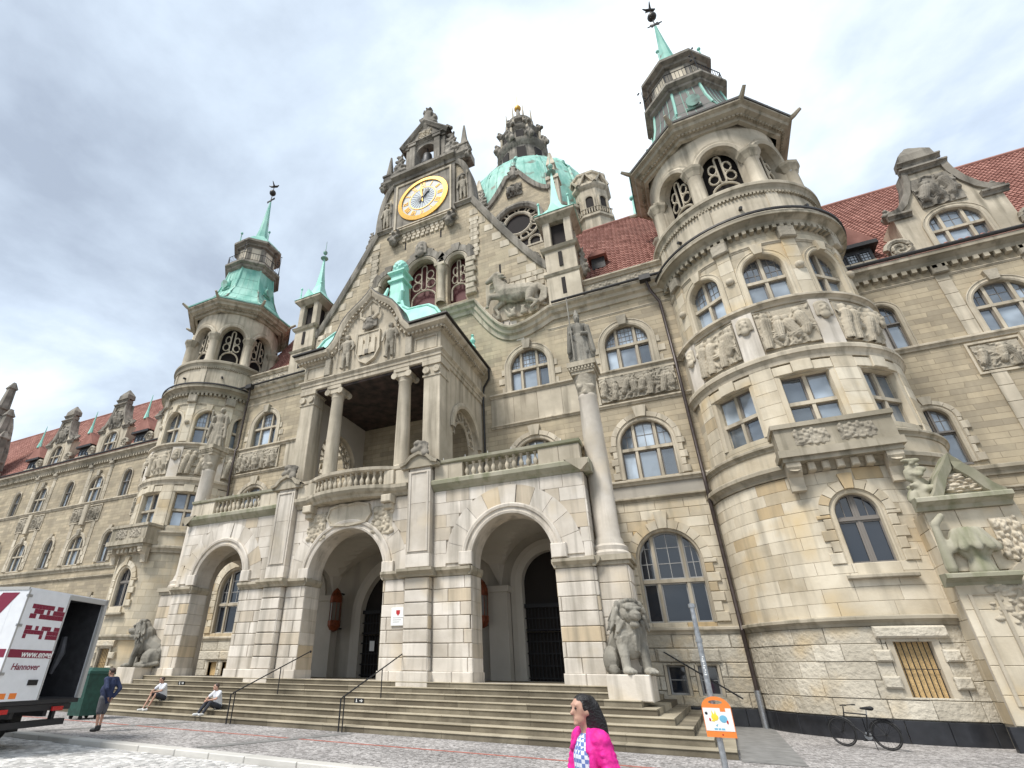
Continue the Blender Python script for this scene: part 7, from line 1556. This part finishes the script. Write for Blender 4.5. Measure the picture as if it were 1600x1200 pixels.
for i in range(7):   # folded blankets and straps hanging inside
    m = MB(); x = -.9 - i * .28; m.tube([(x, HW - .14, 2.75 + rk.uniform(-.2, .1)), (x + .05, HW - .16, 2.2), (x - .08, HW - .15, 1.75 + rk.uniform(-.1, .2))], [.07, .11, .05], 6); m.build('hanging_strap', 'grey_cloth', TK)
m = MB(); m.box(-2.2, -1.2, .55, 1.2, 1.13, 1.45); m.build('folded_blankets', 'dark_cloth', TK); m = MB(); m.box(-1.9, -1.0, -.1, .45, 1.13, 1.95); m.build('cardboard_stack', 'slab_grey', TK)
m = MB()
for y in (-.5, .5): m.box(-8.2, -.1, y - .06, y + .06, .72, 1.0)
m.build('chassis', 'truck_chassis', TK)
m = MB(); m.box(-.25, -.02, -1.2, 1.2, .86, 1.0); m.box(-.3, -.12, -1.22, 1.25, .5, .64); m.box(-.25, -.15, -.9, -.8, .6, .9); m.box(-.25, -.15, .8, .9, .6, .9); m.build('rear_bumper', 'truck_chassis', TK)
for y in (-.95, .72): m = MB(); m.cbox(y - .17, y + .17, 0, .06, .84, .94, .01); mm = MB(); mm.v = [(.06 - p[1], p[0], p[2]) for p in m.v]; mm.f = m.f; mm.t = m.t; mm.build('rear_light', 'red_lens', TK)
for x in (-2.1, -7.6):
    for s in (-1, 1):
        W_ = lambda r0, r1, a, b_: MB().loft([[(x + r * cos(2 * pi * k / 28), s * y, .48 + r * sin(2 * pi * k / 28)) for k in range(28)] for r, y in ((r0, a), (r1 - .05, a), (r1, a + .05), (r1, b_ - .05), (r1 - .05, b_), (r0, b_))], True, False)
        wh = W_(.27, .48, .86, 1.16).build('wheel', 'tyre', TK, smooth=True); W_(.05, .27, .95, 1.12).build('rim', 'steel', wh, smooth=True)
    m = MB(); m.tube([(x, -1, .48), (x, 1, .48)], .07, 8); m.build('axle', 'truck_chassis', TK)
for y in (-1.03, 1.03): m = MB(); m.box(-1.45, -1.4, y - .17, y + .17, .3, .95); m.build('mud_flap', 'tyre', TK)
m = MB(); m.loft([[(x, y, z) for y, z in ((-1.15, .6), (1.15, .6), (1.2, 1.6), (1.1, 2.75), (-1.1, 2.75), (-1.2, 1.6))] for x in (-8.5, -6.5)]); cb = m.build('cab', 'white_paint', TK); m = MB(); m.box(-8.53, -8.5, -1.0, 1.0, 1.65, 2.55); m.build('windscreen', 'glass_dark', TK)
wc = thing('waste_container', 'dark green waste container half hidden behind the lorry', 'container', (-7.45, 14.6, 0), local=True)
m = MB(); m.loft([[(a * w_, b_ * d_, z) for a, b_ in ((-1, -1), (1, -1), (1, 1), (-1, 1))] for w_, d_, z in ((.36, .42, .12), (.42, .5, 1.5))]); m.build('bin_body', 'tarp_green', wc); m = MB(); m.loft([[(a * w_, b_ * d_, z) for a, b_ in ((-1, -1), (1, -1), (1, 1), (-1, 1))] for w_, d_, z in ((.46, .54, 1.5), (.44, .52, 1.6), (.25, .3, 1.72))]); m.build('bin_lid', 'tarp_green', wc)
for a in (-.28, .28):
    for b_ in (-.3, .3): m = MB(); m.tube([(a - .03, b_, .07), (a + .03, b_, .07)], .07, 10); m.build('castor', 'tyre', wc)
# ------------------------------------------------------------------ people
def hand(P, wr, d, up=(0, 0, 1)):
    d = Vector(d).normalized(); wr = Vector(wr); sd_ = d.cross(Vector(up)).normalized(); c = wr + d * .05
    P += [('c', wr, wr + d * .07, .024, .032)]
    for k, ln in ((-1.5, .062), (-.5, .075), (.5, .07), (1.5, .055)):
        b_ = wr + d * .09 + sd_ * k * .019; P.append(('c', b_, b_ + d * ln * .55, .0105, .0095)); P.append(('c', b_ + d * ln * .55, b_ + d * ln + Vector((0, 0, -.02)), .0095, .008))
    P.append(('c', wr + d * .03 + sd_ * .03, wr + d * .075 + sd_ * .055, .013, .010))
def person(label, loc, rz, J, wear, hair, scale=1.0, female=False):
    t = thing('person', label, 'person', loc, rz, local=True)
    V = {k: Vector(v) for k, v in J.items()}; H_ = V['head']; f = V.get('face', Vector((0, -1, 0))).normalized(); sd_ = Vector((-f.y, f.x, 0)).normalized(); u_ = Vector((0, 0, 1))
    rot = Matrix((sd_, -f, u_)).transposed()
    P = [('c', V['pelvis'], V['chest'], .135, .15), ('c', V['chest'], V['neck'], .11, .06), ('c', V['neck'], H_ - u_ * .06, .055, .052), ('e', H_ + u_ * .02, (.077, .098, .105), rot), ('e', H_ + f * .025 - u_ * .05, (.058, .07, .07), rot),
         ('c', H_ + f * .088 + u_ * .02, H_ + f * .112 - u_ * .018, .011, .017), ('c', H_ + f * .085 - u_ * .058 - sd_ * .02, H_ + f * .085 - u_ * .058 + sd_ * .02, .011, .011), ('e', H_ + f * .075 - u_ * .095, (.03, .025, .02), rot), ('c', H_ + f * .08 + u_ * .045 - sd_ * .04, H_ + f * .08 + u_ * .045 + sd_ * .04, .014, .014)]
    for s in (-1, 1):
        k = 'L' if s < 0 else 'R'
        P += [('e', H_ + sd_ * s * .08 - f * .005 - u_ * .005, (.012, .022, .034), rot)]
        P += [('c', V['sh' + k], V['el' + k], .05, .038), ('c', V['el' + k], V['ha' + k], .037, .025), ('c', V['hip' + k], V['kn' + k], .083, .055), ('c', V['kn' + k], V['an' + k], .052, .034), ('c', V['an' + k] - u_ * .02, V['to' + k], .035, .03), ('c', V['chest'] + u_ * .1, V['sh' + k], .07, .055), ('c', V['pelvis'], V['hip' + k], .11, .095)]
        hand(P, V['ha' + k], V['ha' + k] - V['el' + k], (sd_.x, sd_.y, .3))
    obj('body', blob('body', P, wear['skin'], .011, 2), t)
    for s in (-1, 1):
        m = MB(); m.ell(H_ + f * .088 + sd_ * s * .033 + u_ * .022, (.011, .011, .008), 8, 6); m.build('eye', 'hair_dark', t, smooth=True)
    # upper garment
    g = wear['gap']; Q = [('c', V['pelvis'] + u_ * wear.get('hem', 0), V['chest'], .155 + g, .165 + g), ('c', V['chest'], V['neck'] - u_ * .06, .13 + g, .085)]
    if wear.get('belly'): Q.append(('e', V['pelvis'] * .5 + V['chest'] * .5 + f * .08, (.165, .17, .19)))
    for s in (-1, 1):
        k = 'L' if s < 0 else 'R'; Q += [('c', V['chest'] + u_ * .1, V['sh' + k], .085 + g, .075 + g)]
        if wear['sleeve'] == 'long': Q += [('c', V['sh' + k], V['el' + k], .068 + g, .055 + g), ('c', V['el' + k], V['ha' + k], .055 + g, .042 + g)]
        else: Q += [('c', V['sh' + k], V['sh' + k] * .35 + V['el' + k] * .65, .068 + g, .064 + g)]
    obj(wear.get('topname', 'shirt'), blob('top', Q, wear['top'], .016, 2), t)
    Q = [('c', V['pelvis'] - u_ * .02, V['pelvis'] + u_ * .08, .15, .145)]
    for s in (-1, 1):
        k = 'L' if s < 0 else 'R'; Q += [('c', V['pelvis'], V['hip' + k], .13, .115)]
        if wear['leg'] == 'short': Q += [('c', V['hip' + k], V['kn' + k] * .9 + V['hip' + k] * .1, .112, .092)]
        else: Q += [('c', V['hip' + k], V['kn' + k], .108, .078), ('c', V['kn' + k], V['an' + k] + u_ * .02, .075, .055)]
    obj('shorts' if wear['leg'] == 'short' else 'trousers', blob('legs', Q, wear['bottom'], .018, 2), t)
    for s in (-1, 1):
        k = 'L' if s < 0 else 'R'; Q = [('c', V['an' + k] + u_ * (.05 if wear.get('sock') else -.01), V['an' + k] - u_ * .03, .047, .05), ('c', V['an' + k] - u_ * .035, V['to' + k], .05, .042)]
        obj('shoe', blob('shoe', Q, wear['shoe'], .013, 1), t)
    Q = [('e', H_ + u_ * .04 - f * .015, (.087, .102, .098), rot)]
    if hair == 'long':
        r = random.Random(2)
        for i in range(40):
            p = H_ + u_ * r.uniform(.0, .1) + sd_ * r.uniform(-1, 1) * .085 - f * r.uniform(.0, .09); e_ = p + Vector((0, 0, -r.uniform(.2, .42))) - f * r.uniform(.02, .09) + sd_ * r.uniform(-.03, .03)
            Q.append(('c', p, (p + e_) / 2 - f * .015, .034, .032)); Q.append(('c', (p + e_) / 2 - f * .015, e_, .032, .02))
    hm = blob('hair', Q, wear['hair'], .012, 5)
    # keep the hair off the face
    bm = bmesh.new(); bm.from_mesh(hm)
    bmesh.ops.delete(bm, geom=[v for v in bm.verts if (v.co - H_).dot(f) > .045 and v.co.z < H_.z + .075 and v.co.z > H_.z - .2 and abs((v.co - H_).dot(sd_)) < .08 or (hair == 'short' and v.co.z < H_.z - .02 + max(0, (v.co - H_).dot(f)) * .9)], context='VERTS'); bm.to_mesh(hm); bm.free()
    obj('hair', hm, t)
    return t
# standing man leaning back, hands behind him
person('standing man in navy jumper and grey shorts behind the lorry', (-2.9, 12.14, 0), -pi / 2 + .15,
       dict(pelvis=(0, .02, .92), chest=(0, .05, 1.28), neck=(0, .03, 1.46), head=(0, .0, 1.60), shL=(-.19, .07, 1.40), shR=(.19, .07, 1.40), elL=(-.25, .24, 1.15), elR=(.25, .24, 1.15), haL=(-.12, .2, .93), haR=(.12, .22, .95),
            hipL=(-.09, .02, .88), hipR=(.09, .02, .88), knL=(-.1, -.02, .48), knR=(.11, .03, .48), anL=(-.1, -.02, .09), anR=(.11, .1, .09), toL=(-.12, -.19, .04), toR=(.14, -.06, .04)),
       dict(skin='skin_tan', top='navy', bottom='grey_cloth', shoe='shoe_black', hair='hair_brown', gap=.012, sleeve='long', leg='short', belly=1, topname='jumper', sock=1, hem=-.05), 'short')
def seated(label, x, y, zseat, zfeet, rz, wear, spread=.14, cross=0):
    h = zseat; fz = zfeet - zseat
    person(label, (x, y, zseat), rz, dict(pelvis=(0, 0, .13), chest=(0, -.1, .47), neck=(0, -.17, .63), head=(0, -.22, .76), face=(-.5, -1, 0), shL=(-.18, -.13, .57), shR=(.18, -.13, .57), elL=(-.27, -.33, .37), elR=(.27, -.33, .37), haL=(-.06, -.5, .36), haR=(.06, -.5, .32),
           hipL=(-.09, -.02, .1), hipR=(.09, -.02, .1), knL=(-spread, -.44, .26), knR=(spread, -.46, .24), anL=(-.1 + cross, -.72, fz + .08), anR=(.1 - cross, -.66, fz + .08), toL=(-.13 + cross, -.9, fz + .04), toR=(.13 - cross, -.84, fz + .04)), wear, 'short')
seated('seated man in grey T-shirt and dark shorts on the steps', -6.8, 17.42, .525, .175, -.1, dict(skin='skin_tan', top='white_cloth', bottom='dark_cloth', shoe='shoe_white', hair='hair_brown', gap=.006, sleeve='short', leg='short', hem=-.02), .16)
seated('seated young man in white T-shirt and dark trousers nearest the handrail', -3.15, 17.05, .35, .175, -.15, dict(skin='skin', top='white_cloth', bottom='dark_cloth', shoe='shoe_white', hair='hair_brown', gap=.006, sleeve='short', leg='long', hem=-.02), .13)
# woman walking past, close to the camera
WP = person('woman in bright pink jacket over checked shirt walking past', (13.58, 5.35, RZ - .04), -pi / 2 + .75,
       dict(pelvis=(0, .02, .94), chest=(0, .02, 1.30), neck=(0, 0, 1.46), head=(0, -.03, 1.62), shL=(-.165, .02, 1.40), shR=(.165, .02, 1.40), elL=(-.23, -.02, 1.14), elR=(.25, .06, 1.13), haL=(-.19, -.22, 1.0), haR=(.2, -.16, .98),
            hipL=(-.09, .02, .9), hipR=(.09, .02, .9), knL=(-.09, -.16, .52), knR=(.09, .08, .5), anL=(-.09, -.24, .1), anR=(.09, .34, .16), toL=(-.1, -.42, .06), toR=(.1, .2, .05)),
       dict(skin='skin', top='check_shirt', bottom='dark_cloth', shoe='shoe_white', hair='hair_dark', gap=.0, sleeve='short', leg='long', hem=0), 'long', female=True)
Q = []
for s in (-1, 1):
    sh, el, ha = Vector((s * .165, .02, 1.40)), Vector((-.23, -.02, 1.14) if s < 0 else (.25, .06, 1.13)), Vector((-.19, -.22, 1.0) if s < 0 else (.2, -.16, .98))
    Q += [('c', sh, el, .078, .068), ('c', el, ha, .066, .052), ('c', (s * .05, .03, 1.43), sh + Vector((0, 0, .01)), .075, .088), ('c', (s * .11, .05, 1.38), (s * .13, .06, .80), .085, .10), ('c', (s * .145, -.06, 1.34), (s * .16, -.09, .80), .035, .05), ('c', (s * .06, -.03, 1.48), (s * .13, -.09, 1.34), .022, .026)]
    for k in range(5): a_ = el * (.2 + .17 * k) + sh * (.8 - .17 * k); Q.append(('c', a_ + Vector((s * .03, -.055, .02)), a_ + Vector((s * .055, .05, -.02)), .022, .02))
    for k in range(4): a_ = ha * (.2 + .2 * k) + el * (.8 - .2 * k); Q.append(('c', a_ + Vector((s * .03, -.03, .03)), a_ + Vector((s * .03, .04, -.03)), .026, .02))
    for k in range(4): Q.append(('c', (s * (.06 + .03 * k), .145, 1.25 - .1 * k), (s * (.16 - .02 * k), .12, 1.12 - .08 * k), .02, .018))
Q += [('c', (-.11, .08, 1.36), (.11, .08, 1.36), .08, .08), ('c', (0, .08, 1.35), (0, .1, .8), .12, .135), ('c', (-.07, .06, 1.47), (.07, .06, 1.47), .035, .035), ('c', (-.1, .14, 1.34), (.1, .15, 1.3), .04, .04)]
jk = obj('jacket', blob('jacket', Q, 'pink', .011, 1), WP)
# ------------------------------------------------------------------ bicycle
BK = thing('bicycle', 'black city bicycle parked in front of the right turret', 'bicycle', (17.95, 20.87, 0), math.atan2(.59, -1.05), local=True)
def wheel(x, name):
    r = .335; m = MB(); n = 36
    m.loft([[(x + (r + .02 * cos(q)) * cos(2 * pi * k / n), .02 * sin(q), r + .02 + (r + .02 * cos(q)) * sin(2 * pi * k / n)) for k in range(n)] for q in [2 * pi * j / 8 for j in range(9)]], True, False); w_ = m.build('wheel', 'tyre', BK, smooth=True)
    m = MB(); c_ = Vector((x, 0, r + .02)); m.tube([c_ + Vector((0, -.05, 0)), c_ + Vector((0, .05, 0))], .025, 8)
    for k in range(18): a = 2 * pi * k / 18; m.tube([c_ + Vector((0, .03 * (-1) ** k, 0)), c_ + Vector((cos(a) * r * .95, 0, sin(a) * r * .95))], .0025, 4)
    m.loft([[(x + (r - .035 + .012 * cos(q)) * cos(2 * pi * k / n), .012 * sin(q), r + .02 + (r - .035 + .012 * cos(q)) * sin(2 * pi * k / n)) for k in range(n)] for q in [2 * pi * j / 6 for j in range(7)]], True, False); m.build('rim_and_spokes', 'iron', w_)
    m = MB(); m.tube([(x + (r + .045) * cos(a), 0, r + .02 + (r + .045) * sin(a)) for a in [R_(20 + 15 * i) for i in range(11)]], .022, 6); m.build('mudguard', 'iron', BK)
wheel(.54, 'front'); wheel(-.52, 'rear')
z = .355; bb = (-.06, 0, .3); st = (-.2, 0, .82); hd = (.36, 0, .84); hb = (.4, 0, .66)
m = MB()
for a, b_, r in ((bb, st, .018), (st, hd, .017), (bb, hb, .02), (hd, hb, .02)): m.tube([a, b_], r, 8)
for s in (-1, 1): m.tube([(bb[0], s * .03, bb[2]), (-.52, s * .06, z)], .011, 6); m.tube([(st[0], s * .02, .76), (-.52, s * .06, z)], .009, 6); m.tube([(.42, s * .05, .62), (.54, s * .055, z)], .013, 6)
m.build('frame', 'iron', BK)
m = MB(); m.tube([hd, (.33, 0, 1.0)], .016, 8); m.tube([(.22, -.3, 1.04), (.3, -.26, 1.03), (.36, -.1, 1.02), (.36, .1, 1.02), (.3, .26, 1.03), (.22, .3, 1.04)], .013, 8); m.build('handlebar', 'iron', BK, smooth=True)
m = MB()
for s in (-1, 1): m.tube([(.22, s * .3, 1.04), (.12, s * .31, 1.04)], .019, 8)
m.build('grips', 'tyre', BK); m = MB(); m.tube([st, (-.23, 0, .95)], .014, 8); m.build('seat_post', 'steel', BK)
obj('saddle', blob('saddle', [('c', (-.36, 0, .98), (-.1, 0, .97), .06, .025), ('e', (-.34, 0, .98), (.09, .09, .035))], 'tyre', .012, 1), BK)
m = MB(); m.box(-.88, -.42, -.07, .07, .74, .755)
for s in (-1, 1): m.tube([(-.8, s * .07, .745), (-.53, s * .06, .37)], .006, 5); m.tube([(-.5, s * .07, .745), (-.52, s * .06, .37)], .006, 5)
m.build('rack', 'iron', BK)
m = MB(); m.lathe([(.02, -.01), (.095, -.008), (.095, .008), (.02, .01)], (0, 0), 20); o = obj('chainring', m.mesh('chainring', 'steel'), BK); o.matrix_parent_inverse = Matrix(); o.location = (bb[0], -.05, bb[2]); o.rotation_euler = (pi / 2, 0, 0)
m = MB(); m.tube([(bb[0], -.07, bb[2]), (bb[0] + .12, -.08, bb[2] - .12)], .01, 6); m.box(bb[0] + .08, bb[0] + .17, -.17, -.08, bb[2] - .135, bb[2] - .11); m.tube([(bb[0], .07, bb[2]), (bb[0] - .12, .08, bb[2] + .12)], .01, 6); m.box(bb[0] - .17, bb[0] - .08, .08, .17, bb[2] + .11, bb[2] + .135); m.build('pedals', 'iron', BK)
m = MB(); m.tube([(-.2, .06, .3), (-.3, .26, .01)], .01, 6); m.build('kickstand', 'iron', BK)
# ------------------------------------------------------------------ post with poster board
px, py = 14.45, 11.35
PS = thing('sign_post', 'grey galvanised steel post standing in front of the right lion', 'post', (px, py, 0))
m = MB(); m.tube([(px, py, 0), (px, py, 2.45)], .048, 14); m.build('post', 'steel', PS, smooth=True); m = MB(); m.tube([(px, py, 2.3), (px, py, 2.93)], .042, 14); m.build('upper_tube', 'steel', PS, smooth=True)
for z in (2.28, 2.86): m = MB(); m.tube([(px, py, z), (px, py, z + .06)], .06, 14); m.build('collar', 'steel', PS, smooth=True)
m = MB()
for k in range(9): z = 1.75 + k * .035; m.box(px - .02 + (k % 3) * .008, px + .02 - (k % 2) * .012, py - .0505, py - .048, z, z + .02)
m.build('torn_sticker', 'print_white', PS)
PB = thing('poster_board', 'small orange and white poster board hung on the steel post', 'poster board', (px + .05, py - .07, .84), 0, local=True)
F_ = lambda s, z, d: (s, -d, z)
out_ = [(-.225, 0), (.225, 0), (.225, .42)] + [(.225 * cos(pi * i / 14), .42 + .17 * sin(pi * i / 14)) for i in range(1, 14)] + [(-.225, .42)]
hole = [(.11 * cos(2 * pi * i / 16), .505 + .03 * sin(2 * pi * i / 16)) for i in range(16)]
from mathutils.geometry import tessellate_polygon
vs_ = [Vector((a, b_, 0)) for a, b_ in out_ + hole]; tris = tessellate_polygon([[Vector((a, b_, 0)) for a, b_ in out_], [Vector((a, b_, 0)) for a, b_ in hole]])
m = MB(); m.add([F_(a, b_, .012) for a, b_ in out_ + hole], tris); m.add([F_(a, b_, -.012) for a, b_ in out_ + hole], tris)
for L_ in (out_, hole):
    for a, b_ in zip(L_, L_[1:] + L_[:1]): m.quad(F_(*a, .012), F_(*b_, .012), F_(*b_, -.012), F_(*a, -.012))
m.build('board', 'orange', PB)
m = MB(); m.box(-.215, .215, -.016, -.0125, .09, .42); m.build('printed_field', 'print_white', PB)
m = MB(); m.prism([(.05, .42), (.13, .42), (.13, .37), (.05, .37)], F_, .016, .018); m.build('orange_tab', 'orange', PB)
m = MB(); m.ell((-.05, -.018, .285), (.055, .003, .05)); m.prism([(-.09, .32), (-.06, .33), (-.085, .39)], F_, .0165, .019); m.prism([(-.05, .33), (-.02, .32), (-.03, .39)], F_, .0165, .019); m.prism([(-.12, .23), (-.07, .26), (-.06, .22)], F_, .0165, .019); m.build('yellow_splash', 'print_yellow', PB)
m = MB(); m.ell((.075, -.018, .265), (.06, .003, .055)); m.prism([(-.06, .17), (-.02, .19), (-.04, .15)], F_, .0165, .019); m.build('blue_splash', 'print_blue', PB)
m = MB(); m.ell((-.17, -.018, .34), (.022, .002, .022)); m.build('round_stamp', 'iron', PB)
m = MB(); m.ell((.13, -.018, .22), (.014, .003, .03)); m.ell((-.13, -.018, .25), (.014, .003, .025)); m.ell((.02, -.014, .04), (.012, .003, .012)); m.build('print_spots', 'red_lens', PB)
m = MB()
for k, (a, b_) in enumerate(((-.09, -.04), (-.03, .01), (.02, .07))): m.box(a, b_, -.018, -.0165, .105, .13)
m.build('print_marks', 'print_blue', PB)
for o in list(bpy.data.objects):
    if '_local' in o: del o['_local']
